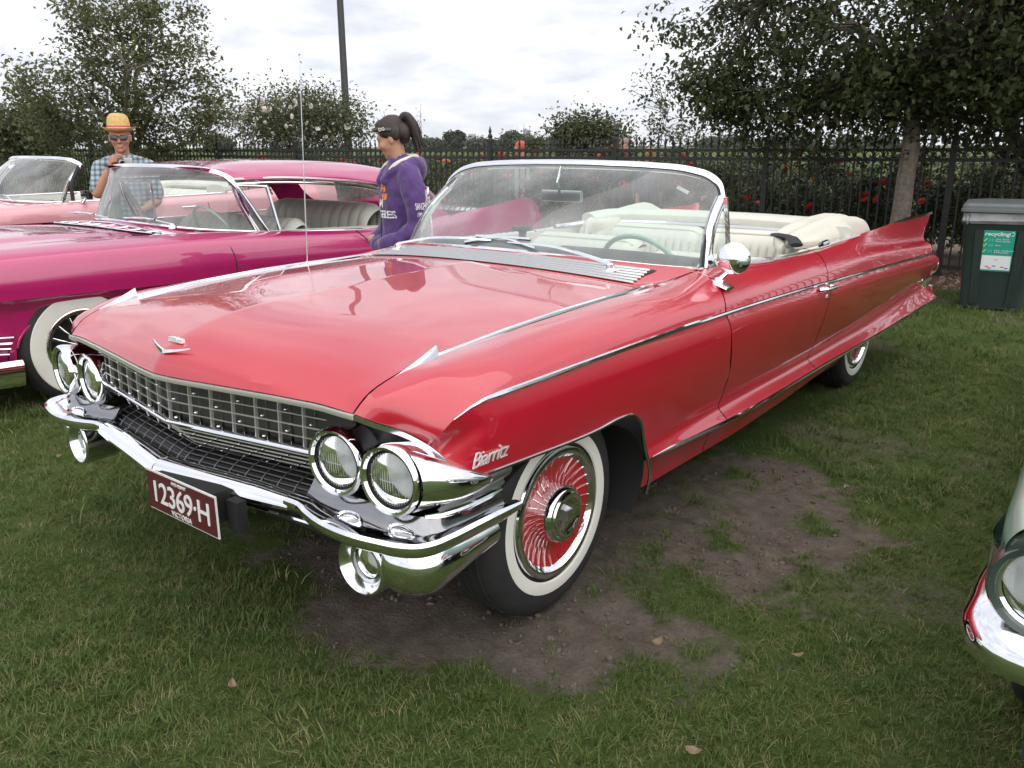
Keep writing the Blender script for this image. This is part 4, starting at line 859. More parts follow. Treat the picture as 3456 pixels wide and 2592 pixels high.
# --- wheels
def wheel_parts(parent, cover, r=.343, tw=.098, ww=(.226, .270), cap='turbine'):
    mb = MB(); t_ = tw
    mb.lathe([(.205, -t_*.8), (.26, -t_), (.31, -t_*.99), (.330, -t_*.85), (r, -t_*.55), (r, t_*.55), (.334, t_*.78), (.316, t_*.91), (.29, t_*.985), (.255, t_), (.215, t_*.88), (.205, t_*.6)], (0, 0, 0), (0, 0, 1), 56); ty = mb.obj('tyre', RUBBER, parent)
    tr = MB()
    for k in range(4):
        h = -t_*.42+k*t_*.28; tr.lathe([(r-.001, h-.010), (r+.0035, h-.008), (r+.0035, h+.008), (r-.001, h+.010)], (0, 0, 0), (0, 0, 1), 56)
    tr.obj('tread_rib', RUBBER, parent)
    mb = MB(); mb.lathe([(ww[0], t_*.955), (ww[0]+.004, t_*1.005), ((ww[0]+ww[1])/2, t_*1.03), (ww[1]-.004, t_*1.003), (ww[1], t_*.96)], n=64); mb.obj('whitewall', WHITEWALL, parent)
    mb = MB(); mb.lathe([(.222, t_*.86), (.214, t_*1.02), (.205, t_*1.06), (.192, t_*1.04), (.185, t_*.96), (.178, t_*.90)], n=56); mb.obj('wheel_rim', CHROME, parent)
    if cap == 'turbine':
        mb = MB(); mb.lathe([(.19, t_*.94), (.15, t_*.78), (.115, t_*.72), (.09, t_*.74), (.085, t_*.9)], n=56); mb.obj('cover_dish', cover, parent)
        mb = MB(); mb.lathe([(.094, t_*.70), (.094, t_*1.0), (.092, t_*1.22), (.085, t_*1.32), (.077, t_*1.33), (.074, t_*1.40), (.066, t_*1.42), (.058, t_*1.40), (.052, t_*1.36), (.001, t_*1.37)], n=40); hub = mb.obj('hub_cap', CHROME, parent)
        mb = MB(); mb.box((0, 0, t_*1.40), (.022, .028, .008)); mb.box((0, .018, t_*1.40), (.03, .007, .008)); mb.obj('crest', SATIN, parent)
        fb = MB(); P = [(.096, 0, t_*.80), (.125, .000, t_*.78), (.155, 0, t_*.83), (.186, 0, t_*.95)]; fb.sweep(resamp(P, 6), [(-.0014, -.003), (.0014, -.003), (.0009, .0012), (-.0009, .0012)], scale=np.linspace(.8, 1.0, 6))
        fm_ = bpy.data.meshes.new('turbine_fin'); fm_.from_pydata([tuple(v) for v in fb.v], [], fb.f); fm_.materials.append(CHROME)
        for k in range(30): link('turbine_fin', fm_, parent, (0, 0, 0), (0, 0, k*2*math.pi/30))
    elif cap == 'wire':
        mb = MB(); mb.lathe([(.18, t_*.5), (.001, t_*.5)], n=32); mb.obj('wheel_back', DARKGAP, parent)
        mb = MB(); mb.lathe([(.001, t_*1.25), (.03, t_*1.22), (.045, t_*1.1), (.05, t_*.6)], n=24); mb.obj('hub_cap', CHROME, parent)
        sm = MB(); sm.tube([(.045, 0, t_*1.0), (.19, .03, t_*.75)], .0028, 5); s2 = bpy.data.meshes.new('spoke'); s2.from_pydata([tuple(v) for v in sm.v], [], sm.f); s2.materials.append(CHROME)
        for k in range(28):
            o = link('spoke', s2, parent, (0, 0, 0), (0, 0, k*2*math.pi/28))
            if k % 2: o.scale = (1, -1, 1)
    else:
        mb = MB(); mb.lathe([(.19, t_*.9), (.16, t_*1.0), (.10, t_*.95), (.08, t_*1.15), (.04, t_*1.3), (.001, t_*1.32)], n=40); mb.obj('hub_cap', CHROME, parent)
def copy_wheel(src, parent):
    c = src.copy(); col.objects.link(c); c.parent = parent
    for ch in list(src.children):
        d_ = ch.copy(); col.objects.link(d_); d_.parent = c
    return c
REDCOVER = mat('cover_red', (.42, .012, .02), .3, coat=.8)
w0 = bpy.data.objects.new('wheel', None); col.objects.link(w0); w0.parent = car; wheel_parts(w0, REDCOVER)
def put_wheel(w, x, y, z, s_, spin=0.0): w.location = (x*s_, y, z); w.rotation_euler = (math.pi/2, spin, math.pi/2*s_)
put_wheel(w0, .803, .812, .342, 1)
put_wheel(copy_wheel(w0, car), .755, 4.089, 0.342, 1, .4); put_wheel(copy_wheel(w0, car), .803, .812, 0.342, -1); put_wheel(copy_wheel(w0, car), .755, 4.089, 0.342, -1)
# --- lamps
REFL = mat('reflector', (.90, .91, .92), .40, .45, bump=.25, bscale=60)
def lens_mat():
    m = glass_mat('headlamp_lens', (.95, .97, .98), haze=.5); return m
HLENS = lens_mat()
def headlamp(x, y, z, s_, yaw=.10):
    H = bpy.data.objects.new('headlight', None); col.objects.link(H); H.parent = car; H.location = (x*s_, y, z); ax = Vector((math.sin(yaw)*s_, -1, 0)).normalized(); axt = tuple(ax)
    mb = MB(); mb.lathe([(.076, .010), (.081, .018), (.088, .020), (.0935, .012), (.095, -.004), (.093, -.02), (.088, -.05), (.082, -.09), (.07, -.12)], (0, 0, 0), axt, 48); mb.lathe([(.0765, .010), (.074, -.012)], (0, 0, 0), axt, 48); mb.obj('bezel', CHROME, H)
    mb = MB(); mb.lathe([(.0755, .004), (.072, .008), (.0715, -.004)], (0, 0, 0), axt, 40); mb.obj('gasket', BLACK, H)
    mb = MB(); mb.lathe([(.072, .0), (.06, -.02), (.035, -.045), (.012, -.05), (.001, -.05)], (0, 0, 0), axt, 36); mb.obj('reflector', REFL, H)
    mb = MB(); mb.lathe([(.001, .018), (.03, .0165), (.055, .010), (.072, .001)], (0, 0, 0), axt, 40); mb.obj('lens', HLENS, H)
    rt = Vector((-ax.y, ax.x, 0))*(1); 
    fl = MB()
    for k in range(-8, 9):
        u_ = k*.0078; hh = math.sqrt(max(0, .069**2-u_*u_)); P = []
        for v_ in np.linspace(-hh, hh, 7): rr_ = math.hypot(u_, v_); P.append(tuple(rt*u_+Vector((0, 0, v_))+ax*(.0185-.0165*(rr_/.072)**2)))
        fl.tube(P, .0011, 4, up=axt)
    for v_ in (-.03, .0, .03):
        hh = math.sqrt(.069**2-v_*v_); P = [tuple(rt*u_+Vector((0, 0, v_))+ax*(.0185-.0165*((u_*u_+v_*v_)**.5/.072)**2)) for u_ in np.linspace(-hh, hh, 7)]; fl.tube(P, .0010, 4, up=axt)
    fl.obj('lens_fluting', HLENS, H)
    mb = MB(); mb.lathe([(.001, .006), (.010, .004), (.013, -.01), (.012, -.04)], (0, 0, -.002), axt, 14); mb.obj('bulb_shield', SATIN, H)
    return H
for s_ in (1, -1):
    headlamp(.659, .150, .661, s_); headlamp(.861, .150, .661, s_)
    # panel the lamps sit in
    mb = MB(); T_ = resamp(A([(.50, .25, .80), (.62, .23, .80), (.75, .235, .795), (.86, .27, .765), (.93, .30, .71), (.97, .32, .63)]), 30); B_ = resamp(A([(.50, .26, .555), (.62, .24, .545), (.75, .235, .54), (.86, .26, .54), (.94, .30, .55), (.97, .33, .57)]), 30); R = [T_*(1-f)+B_*f for f in np.linspace(0, 1, 8)]; R = [r*A((s_, 1, 1)) for r in R]; mb.grid(R, flip=s_ < 0); G('lamp_panel', mb, mat('lamp_panel_dark', (.03, .03, .034), .35, .6))
    # chrome fairing that carries the outer lamp round to the side
    R = []
    for f in np.linspace(0, 1, 14):
        c = A((.861, .155, .661))*(1-f)+A((.985, .345, .625))*f; rz_ = .094*(1-f)+.018*f; rx = .094*(1-f)**.8+.012; a_ = np.linspace(0, 2*np.pi, 28, endpoint=False); bul = .02*math.sin(math.pi*f)
        R.append(np.stack([(c[0]+rx*np.cos(a_)*.96+bul)*s_, c[1]+.03*np.cos(a_)*f, c[2]+rz_*np.sin(a_)], 1))
    mb = MB(); mb.grid(R, wrap=True, flip=s_ > 0); G('lamp_fairing', mb, CHROME)
# --- upper grille: egg-crate between hood lip and bright bar
GBAR = mat('grille_silver', (.78, .77, .73), .38, .8)
MESH_ = mat('grille_dark', (.06, .058, .054), .5, .4)
grille = bpy.data.objects.new('grille', None); col.objects.link(grille); grille.parent = car
def gy(x): return .062+.167*abs(x)           # plan of the bright bar
def gtop(x): return float(np.interp(abs(x), lipx, lipz))-.016
GX1 = .575
mb = MB(); mb.grid([[(x, gy(x)+.045, z) for x in np.linspace(-.66, .66, 31)] for z in (.80, .66)], flip=False); mb.grid([[(x, gy(x)+.05+.09*f, .665-.11*f) for x in np.linspace(-.64, .64, 31)] for f in (0, 1)]); mb.grid([[(x, .15+.05*abs(x)+.16*f, .56-.06*f) for x in np.linspace(-.7, .7, 31)] for f in (0, 1)]); mb.grid([[(x, .31, z) for x in np.linspace(-.7, .7, 5)] for z in (.82, .3)]); mb.obj('backing', MESH_, grille)
gv = np.arange(-13, 14)*.0435
for k, x in enumerate(gv):
    bold = k % 2 == 1
    lo_, hi_ = .667, gtop(x); P = [(x, gy(x)+.004, lo_), (x, gy(x)+.012-.02*(hi_-lo_), hi_)]
    mb = MB(); w_ = .0020 if bold else .0007; mb.sweep(P, [(-w_, -.004), (w_, -.004), (w_, .006), (-w_, .006)], up=(0, -1, 0)); mb.obj('grille_bar', GBAR if bold else DCHROME, grille, smooth=False)
for j, f in enumerate((.22, .44, .66, .88)):
    for s_ in (1, -1):
        P = A([(x*s_, gy(x)-.002+.006*f, .667+(gtop(x)-.667)*f) for x in np.linspace(0, GX1+.03, 14)]); mb = MB(); w_ = .0012 if j % 2 == 0 else .0017; mb.sweep(P, [(-.002, -w_), (.002, -w_), (.002, w_), (-.002, w_)]); mb.obj('grille_bar', GBAR, grille, smooth=False)
st = MB(); st.lathe([(.001, .010), (.002, .009), (.0035, .005), (.004, 0)], (0, 0, 0), (0, -1, 0), 10); stm = bpy.data.meshes.new('stud'); stm.from_pydata([tuple(v) for v in st.v], [], st.f); stm.shade_smooth(); stm.materials.append(CHROME)
for k, x in enumerate(gv):
    if k % 2 == 0:
        for f in ((.33, .77) if k % 4 == 0 else (.55, .12)): link('stud', stm, grille, (x, gy(x)-.008, .667+(gtop(x)-.667)*f))
for s_ in (1, -1):
    P = A([(x*s_, gy(x)-.006, .664) for x in np.linspace(0, .60, 14)]); mb = MB(); mb.sweep(P, ell(.011, .0085, 10)); mb.obj('bright_bar', CHROME, grille)
    for j, f in enumerate((.2, .4, .6, .8, 1.0)):
        P = A([(x*s_, gy(x)+.005+.085*f, .655-.10*f) for x in np.linspace(0, .62, 14)]); mb = MB(); w_ = .003 if j < 4 else .006; mb.sweep(P, [(-.002, -w_*.7), (.002, -w_*.7), (.002, w_*.7), (-.002, w_*.7)]); mb.obj('lower_grille_bar', GBAR, grille, smooth=False)
    for k in range(13):
        x = (.022+k*.046); 
        for f in ((.3, .7) if k % 2 else (.5, .9)): link('stud', stm, grille, (x*s_, gy(x)+.0+.085*f, .655-.10*f))
    # scooped lower grille behind the bumper
    for j, a_ in enumerate(np.linspace(.15, 1.45, 7)):
        P = A([(x*s_, .060+.13*x+.10*(1-math.cos(a_))+.012, .535-.0*x+.062*math.sin(a_)-.03) for x in np.linspace(0, .60, 14)]); mb = MB(); mb.sweep(P, ell(.0035, .0022, 6)); mb.obj('scoop_bar', mat('scoop_metal', (.12, .12, .125), .3, .9), grille)
    for k in range(9):
        x = .02+k*.065; P = A([(x*s_, .060+.13*x+.10*(1-math.cos(a_))+.008, .535+.062*math.sin(a_)-.027) for a_ in np.linspace(0, 1.5, 8)]); mb = MB(); mb.tube(P, .0015, 5, up=(1, 0, 0)); mb.obj('scoop_rib', mat('scoop_rib_metal', (.28, .28, .29), .3, .9), grille)
    mb = MB(); mb.grid([[(x*s_, .060+.13*x+.10*(1-math.cos(a_))+.02, .535+.062*math.sin(a_)-.036) for x in np.linspace(0, .62, 14)] for a_ in np.linspace(-.3, 1.6, 10)], flip=s_ > 0); mb.obj('scoop_panel', mat('scoop_dark', (.03, .03, .03), .4, .6), grille)
# --- front bumper
bumper = bpy.data.objects.new('front_bumper', None); col.objects.link(bumper); bumper.parent = car
mbs = []
for s_ in (1, -1):
    P = resamp(A([(0, .002, .533), (.18, .036, .531), (.36, .068, .528), (.52, .092, .525)]), 20)*A((s_, 1, 1)); prof = A([(-.012, -.036), (.006, -.034), (.018, -.024), (.021, -.012), (.012, .006), (-.010, .020), (-.035, .022), (-.03, -.03)])
    prof = prof*A((s_, 1)); mb = MB(); mb.sweep(P, prof, caps=True, scale=np.r_[np.ones(14), np.linspace(1, .72, 6)]); mb.obj('centre_blade', CHROME, bumper, weld=1e-5)
    P = resamp(A([(.505, .090, .526), (.56, .093, .524), (.61, .078, .522), (.68, .063, .520), (.775, .060, .518), (.876, .078, .517), (.935, .095, .517), (.972, .118, .517), (.990, .150, .517), (.997, .20, .517), (.999, .30, .516), (1.0, .49, .513)]), 60)*A((s_, 1, 1))
    prof = A([(-.004, -.026), (.006, -.020), (.013, -.006), (.012, .008), (.003, .016), (-.03, .016), (-.05, .010), (-.03, -.026)])*A((s_, 1)); mb = MB(); mb.sweep(P, prof, scale=np.r_[np.linspace(.95, 1, 12), np.ones(40), np.linspace(1, .55, 8)]); mb.obj('wing_blade', CHROME, bumper, weld=1e-5)
    # shelf rising from the wing to the lamps
    Pf = resamp(A([(.53, .105, .535), (.60, .092, .532), (.68, .078, .531), (.775, .075, .530), (.876, .093, .529), (.95, .118, .529), (.982, .155, .529), (.988, .24, .529), (.99, .44, .527)]), 44)
    Pb = resamp(A([(.53, .17, .575), (.60, .16, .57), (.68, .16, .568), (.775, .165, .568), (.86, .165, .566), (.92, .18, .566), (.955, .20, .570), (.965, .26, .575), (.970, .44, .575)]), 44)
    R = []
    for f in np.linspace(0, 1, 12): r_ = Pf*(1-f)+Pb*f; r_ = r_+A((0, 0, -.018))*math.sin(math.pi*f)*np.ones((44, 1)); R.append(r_*A((s_, 1, 1)))
    mb = MB(); mb.grid(R, flip=s_ < 0); mb.obj('wing_shelf', mat('shelf_chrome_darkened', (.30, .30, .32), .10, 1.0), bumper)  # chrome darkened: reflection of the dark surroundings is put into its colour
    # ribbed side panel
    prof = A([(0, .0), (.016, .006), (.018, .016), (.004, .022), (.013, .030), (.013, .038), (.003, .044), (.012, .052), (.012, .058), (.002, .064), (.010, .072), (-.01, .075)])
    R = []
    for i in range(len(prof)):
        y1 = .425+.13*(prof[i, 1]/.075); R.append([((.957+prof[i, 0])*s_, y, .566+prof[i, 1]*1.0) for y in np.linspace(.20+.16*prof[i, 1], y1, 12)])
    mb = MB(); mb.grid(R, flip=s_ < 0); mb.obj('side_ribs', SATIN, bumper, sharp=25)
    P = A([(.955, .165, .582), (.972, .19, .580), (.980, .22, .579), (.985, .425, .574)])*A((s_, 1, 1)); mb = MB(); mb.sweep(resamp(P, 16), ell(.010, .009, 8), scale=np.r_[np.linspace(.5, 1, 4), np.ones(9), np.linspace(1, .5, 3)]); mb.obj('side_bar', CHROME, bumper)
    # bullet pod with the fog-lamp dish, and the bumper end wrapping to the wheel
    mb = MB(); mb.lathe([(.079, .0), (.083, -.004), (.084, -.02), (.083, -.06), (.078, -.12), (.05, -.17), (.001, -.18)], (.768*s_, .110, .408), (.06*s_, -1, .02), 44); mb.lathe([(.079, 0), (.075, .002), (.068, -.006), (.056, -.028), (.046, -.032), (.043, -.020)], (.768*s_, .110, .408), (.06*s_, -1, .02), 44); mb.obj('bullet_pod', mat('pod_chrome', (.82, .83, .85), .14, 1.0), bumper)
    mb = MB(); mb.lathe([(.001, -.022), (.02, -.024), (.044, -.032)], (.768*s_, .110, .408), (.06*s_, -1, .02), 30); mb.obj('fog_lens', HLENS, bumper)
    mb = MB(); mb.lathe([(.001, -.045), (.02, -.043), (.044, -.036)], (.768*s_, .110, .408), (.06*s_, -1, .02), 30); mb.obj('fog_reflector', REFL, bumper)
    path = resamp(A([(.838, .116), (.858, .113), (.895, .117), (.945, .135), (.978, .175), (.990, .24), (.990, .33), (.986, .42)]), 34); R = []
    for f in np.linspace(0, 1, 14):
        row = []
        for i, (x, y) in enumerate(path):
            u = i/33; zt = .507; zb_ = .332+.055*u**1.2; inn = .055*(max(0, f-.5)/.5)**2+.034*(max(0, .42-f)/.42)**1.4; tx = A((x, y))-A((.80, .36)); tx /= np.linalg.norm(tx); row.append(((x-tx[0]*inn)*s_, y-tx[1]*inn, zt+(zb_-zt)*f))
        R.append(row)
    mb = MB(); mb.grid(R, flip=s_ < 0); mb.obj('bumper_end', CHROME, bumper)
    # small turn lamps in the shelf
    for (x, y, z, yw) in ((.735, .112, .541, 0), (.900, .135, .541, .3)):
        mb = MB(); mb.lathe([(.001, .006), (.015, .005), (.022, .001), (.024, -.004)], (x*s_, y, z-.006), (math.sin(yw)*.4*s_, -.42, .95), 20, sq=(1.5, .75)); mb.obj('turn_lens', HLENS, bumper)
        mb = MB(); mb.lathe([(.024, -.004), (.027, .003), (.029, .0), (.030, -.012)], (x*s_, y, z-.006), (math.sin(yw)*.4*s_, -.42, .95), 24, sq=(1.5, .75)); mb.obj('turn_bezel', CHROME, bumper)
# valance and bar below the bumper
P = A([(x, .075+.12*abs(x), .455) for x in np.linspace(-.70, .70, 29)]); mb = MB(); mb.sweep(P, ell(.012, .007, 8)); mb.obj('lower_bar', CHROME, bumper)
mb = MB(); mb.grid([[(x, .05+.10*abs(x)+.05*f, (.515-.065*f)) for x in np.linspace(-.60, .60, 31)] for f in (0, .5, 1)]); mb.obj('valance', mat('valance_dark', (.02, .02, .02), .5), bumper)
# --- number plate
MAROON = mat('plate_maroon', (.085, .012, .016), .45, var=.06); PLW = mat('plate_white', (.72, .72, .70), .5)
def plate_pt(u, v): return A((-.012+u*.354, -.022+.0*u, .424+v*.124))
pl = bpy.data.objects.new('number_plate', None); col.objects.link(pl); pl.parent = car
mb = MB(); mb.box((.18, -.03, .478), (.356, .004, .126)); mb.obj('plate_rim', PLW, pl, smooth=False)
mb = MB(); mb.box((.18, -.033, .478), (.346, .004, .116)); mb.obj('plate_field', MAROON, pl, smooth=False)
kw = dict(depth=.001)
place_text('lettering', '12369·H', .094, PLW, pl, (.18, -.0365, .476), (1, 0, 0), (0, 0, 1), font_bold=.0006, spacing=.93, **kw)
place_text('lettering', 'VICTORIA', .022, PLW, pl, (.18, -.0365, .4315), (1, 0, 0), (0, 0, 1), spacing=1.05, **kw)
place_text('lettering', '1993 PERMIT', .014, PLW, pl, (.18, -.0365, .5265), (1, 0, 0), (0, 0, 1), spacing=1.0, **kw)
mb = MB(); mb.box((.18, .005, .488), (.28, .07, .09)); mb.box((.375, .02, .475), (.05, .03, .09)); mb.obj('bracket', BLACK, pl, smooth=False)
# --- cowl: vent slats, wipers
def cowl_pt(f, g):   # f -1..1 across, g 0 hood edge .. 1 glass
    a_ = abs(f); x = f*np.interp(g, [0, 1], [.765, .815]); y0 = 1.435+.095*a_*a_; y1 = 1.615+.10*a_**2+.15*a_**8; y = y0+(y1-y0)*g; z0 = .990-.047*a_**2.2; z1 = 1.022-.030*a_**2-.014*a_**6; return A((x, y, z0+(z1-z0)*g**1.15))
mb = MB(); mb.grid([[cowl_pt(f, g) for f in np.linspace(-1, 1, 41)] for g in np.linspace(0, 1.12, 10)]); G('cowl', mb, RED)
for k in range(6):
    g = .14+k*.128; fe_ = .925-.010*k; P = A([cowl_pt(f, g)+A((0, 0, .006)) for f in np.linspace(-fe_, fe_, 41)]); mb = MB(); mb.sweep(P, [(-.0055, -.003), (.0055, -.003), (.0042, .004), (-.0042, .004)]); G('vent_slat', mb, SATIN, smooth=False)
mb = MB(); mb.grid([[cowl_pt(f, g)+A((0, 0, .003)) for f in np.linspace(-.895, .895, 41)] for g in (.09, .45, .84)]); G('vent_well', mb, mat('vent_dark', (.012, .012, .012), .6))
for f_, tip, tip2 in ((.713, (.03, 1.66, 1.055), None), (-.713, (-.14, 1.655, 1.052), None)):
    p0 = A((.581*math.copysign(1, f_), 1.60, .986)); wp = bpy.data.objects.new('wiper', None); col.objects.link(wp); wp.parent = car
    mb = MB(); mb.lathe([(.032, 0), (.034, .006), (.026, .012), (.016, .014), (.015, .028), (.010, .032), (.001, .033)], tuple(p0-A((0, 0, .002))), (0, -.1, 1), 24); mb.obj('pivot', CHROME, wp)
    ha = p0+A((0, 0, .028)); tp = A(tip) if f_ > 0 else A((-.06, 1.655, 1.058)); mid = ha*.55+tp*.45+A((0, -.012, .022)); mb = MB(); mb.sweep(resamp([ha, mid, tp], 12), [(-.010, -.003), (.010, -.003), (.006, .005), (-.006, .005)], scale=np.linspace(1.25, .65, 12)); mb.obj('arm', CHROME, wp)
    dv = (tp-ha); dv /= np.linalg.norm(dv); B0 = tp-dv*.15+A((0, .01, -.003)); B1 = tp+dv*.20+A((0, -.002, .0)); mb = MB(); mb.sweep(resamp([B0, (B0+B1)/2+A((0, 0, .014)), B1], 14), [(-.005, -.003), (.005, -.003), (.004, .004), (-.004, .004)]); mb.obj('blade', CHROME, wp)
    mb = MB(); mb.sweep(resamp([B0-A((0, 0, .008)), (B0+B1)/2-A((0, 0, .004)), B1-A((0, 0, .008))], 8), [(-.002, -.006), (.002, -.006), (.002, .004), (-.002, .004)]); mb.obj('rubber', BLACK, wp)
# --- windscreen
WB = A([(0, 1.625, 1.024), (.25, 1.645, 1.018), (.47, 1.70, 1.005), (.64, 1.765, .992), (.74, 1.82, .984), (.80, 1.885, .978), (.812, 1.93, .975)])
WT = A([(0, 2.10, 1.372), (.25, 2.108, 1.369), (.45, 2.128, 1.362), (.62, 2.155, 1.345), (.70, 2.165, 1.322), (.75, 2.16, 1.285), (.768, 2.145, 1.245)])
wb_ = np.concatenate([(WB*A((-1, 1, 1)))[:0:-1], WB]); wt_ = np.concatenate([(WT*A((-1, 1, 1)))[:0:-1], WT]); wb_ = resamp(wb_, 61); wt_ = resamp(wt_, 61); R = []
for f in np.linspace(0, 1, 14): R.append(wb_*(1-f)+wt_*f+A((0, -.035, .012))*math.sin(math.pi*f))
R = A(R); mb = MB(); mb.grid(R); ws = G('windscreen', mb, GLASS)
edge = np.concatenate([R[:, 0], wt_[1:-1], R[::-1, -1]]); edge = resamp(edge, 120)
up_ = np.tile(A((0, -.6, .8)), (120, 1))
mb = MB(); mb.sweep(edge+A((0, .012, 0)), ell(.020, .016, 10, 3), up=(0, -.75, .66)); mb.obj('frame', CHROME, ws)
mb = MB(); mb.sweep(edge+A((0, -.004, -.006)), ell(.012, .006, 8), up=(0, -.75, .66)); mb.obj('seal', BLACK, ws)
P = wb_+A((0, -.006, .0)); mb = MB(); mb.sweep(P, ell(.008, .010, 8)); mb.obj('base_moulding', CHROME, ws)
for s_ in (1, -1):       # broad chrome pillars
    Pl = resamp(np.concatenate([A([(.822, 2.015, .962), (.822, 1.975, 1.0)]), R[3:, -1]+A((.004, .034, .0)), A([(.745, 2.175, 1.305)])]), 26)*A((s_, 1, 1)); mb = MB(); mb.sweep(Pl, A([(-.034, -.010), (.010, -.014), (.022, .0), (.016, .012), (-.01, .014), (-.034, .008)])*A((s_, 1)), up=(s_, 0, .15), scale=np.r_[np.linspace(.95, .8, 18), np.linspace(.8, .4, 8)]); mb.obj('pillar', CHROME, ws, weld=1e-5)
    # quarter light
    P = A([(.832, 2.06, 1.25), (.84, 2.085, 1.10), (.845, 2.10, .962)])*A((s_, 1, 1)); mb = MB(); mb.sweep(resamp(P, 8), [(-.006, -.008), (.006, -.008), (.006, .008), (-.006, .008)], up=(s_, 0, 0)); mb.obj('quarter_light_bar', CHROME, ws)
    mb = MB(); mb.add(A([(.834, 2.0, .965), (.843, 2.095, .965), (.832, 2.062, 1.24), (.825, 2.035, 1.14)])*A((s_, 1, 1)), [(0, 1, 2, 3)]); mb.obj('quarter_light', GLASS, ws, smooth=False)
# inspection sticker and rear-view mirror
mb = MB(); p = U((1250+1760/1.58, 450+262/1.58), 'y', 2.085); mb.box((0, 0, 0), (.055, .001, .016)); o = mb.obj('sticker', PLW, ws, smooth=False); o.location = (.62, 2.100, 1.272); o.rotation_euler = (-.6, .45, .25)
rv = bpy.data.objects.new('rear_view_mirror', None); col.objects.link(rv); rv.parent = car
mb = MB(); mb.sweep([(-.11, 2.10, 1.228), (.11, 2.10, 1.228)], ell(.012, .026, 12, 3)); mb.obj('shell', SATIN, rv)
mb = MB(); mb.tube([(0, 2.085, 1.24), (.0, 2.06, 1.29), (0, 2.09, 1.36)], .007, 8); mb.obj('stem', CHROME, rv)
# --- round door mirror
for s_ in (1,):
    dm = bpy.data.objects.new('door_mirror', None); col.objects.link(dm); dm.parent = car
    b0 = A((.915, 1.86, .938)); h0 = A((.955, 1.895, 1.030))
    mb = MB(); mb.sweep([b0+A((-.045, .0, .012)), b0+A((.05, 0, -.018))], ell(.038, .007, 12), up=(.3, 0, 1)); mb.lathe([(.022, 0), (.018, .015), (.012, .02), (.001, .022)], tuple(b0), (.3, 0, 1), 16); mb.obj('foot', CHROME, dm)
    mb = MB(); mb.tube([b0+A((0, 0, .01)), h0+A((.0, .01, -.03)), h0], .009, 8, scale=[1, .85, .8]); mb.obj('stalk', CHROME, dm)
    mb = MB(); mb.lathe([(.001, .030), (.02, .0285), (.045, .020), (.060, .006), (.064, -.006), (.062, -.012), (.058, -.012), (.001, -.010)], tuple(h0), (.42, -1, .08), 40); mb.obj('mirror_head', CHROME, dm)
# --- aerial on the far fender
ae = bpy.data.objects.new('aerial', None); col.objects.link(ae); ae.parent = car; ab_ = U((1037, 893), 'x', -.80); at_ = U((1010, 182), 'x', -.80)
mb = MB(); mb.tube([(ab_[0], ab_[1], .925), (ab_[0], ab_[1]+(at_[1]-ab_[1])*.5, .925+(at_[2]-.925)*.5)], .0028, 8); mb.obj('lower_mast', DCHROME, ae)
mb = MB(); mb.tube([(ab_[0], ab_[1]+(at_[1]-ab_[1])*.5, .925+(at_[2]-.925)*.5), (at_[0], at_[1], at_[2])], .0016, 8); mb.lathe([(.001, .008), (.004, .004), (.004, -.004), (.001, -.008)], tuple(at_), (0, 0, 1), 8); mb.obj('upper_mast', DCHROME, ae)
mb = MB(); mb.lathe([(.016, -.012), (.014, .006), (.006, .014), (.001, .015)], (ab_[0], ab_[1], .938), (0, 0, 1), 14); mb.obj('aerial_base', CHROME, ae)
# --- interior
IV = VINYL
DASHM = mat('dash_pad', (.035, .045, .045), .55, var=.1, bump=.1, bscale=150)
mb = MB(); R = []
for a_ in np.linspace(-.4, math.pi*.95, 12):
    R.append([(x, 1.93+.05*(1-(x/.78)**2)*-1+.09*(1-math.cos(a_))-.0, .955+.050*math.sin(a_)*(1-.35*(abs(x)/.78)**4)+(.012 if x > .08 else 0)) for x in np.linspace(-.78, .78, 33)])
mb.grid(R, flip=True); G('dashboard_pad', mb, DASHM)
mb = MB(); mb.box((0, 1.99, .82), (1.5, .06, .26)); G('dashboard', mb, mat('dash_white', (.70, .70, .64), .5), smooth=False)
dmn = bpy.data.objects.new('dash_mount', None); col.objects.link(dmn); dmn.parent = car
mb = MB(); mb.lathe([(.05, 0), (.055, .008), (.05, .02), (.001, .024)], (-.20, 2.06, 1.06), (0, 0, 1), 20); mb.lathe([(.03, -.06), (.018, -.03), (.02, 0)], (-.20, 2.06, 1.06), (0, 0, 1), 14); mb.obj('mount', BLACK, dmn)
# steering wheel
sw = bpy.data.objects.new('steering_wheel', None); col.objects.link(sw); sw.parent = car
RIM = mat('wheel_rim_green', (.40, .52, .46), .35, coat=.4); ax_ = A((0, .42, .91)); ax_ = A((0, .86, .51)); cx_ = A((.365, 2.24, .885)); e1 = A((1, 0, 0)); e2 = np.cross(ax_, e1); a_ = np.linspace(0, 2*np.pi, 48, endpoint=False)
mb = MB(); mb.sweep(cx_+.205*(np.cos(a_)[:, None]*e1+np.sin(a_)[:, None]*e2), ell(.012, .012, 10), up=tuple(ax_), loop=True); mb.obj('rim', RIM, sw)
mb = MB(); 
for an in (.25, math.pi-.25): mb.tube([cx_-ax_*.03, cx_+.2*(math.cos(an)*e1+math.sin(an)*e2)], .008, 8)
mb.lathe([(.001, .02), (.03, .015), (.045, 0), (.045, -.04), (.02, -.06)], tuple(cx_-ax_*.02), tuple(ax_), 20); mb.obj('spokes', CHROME, sw)
mb = MB(); mb.tube([cx_-ax_*.04, cx_-ax_*.4], .022, 10); mb.obj('column', RIM, sw)
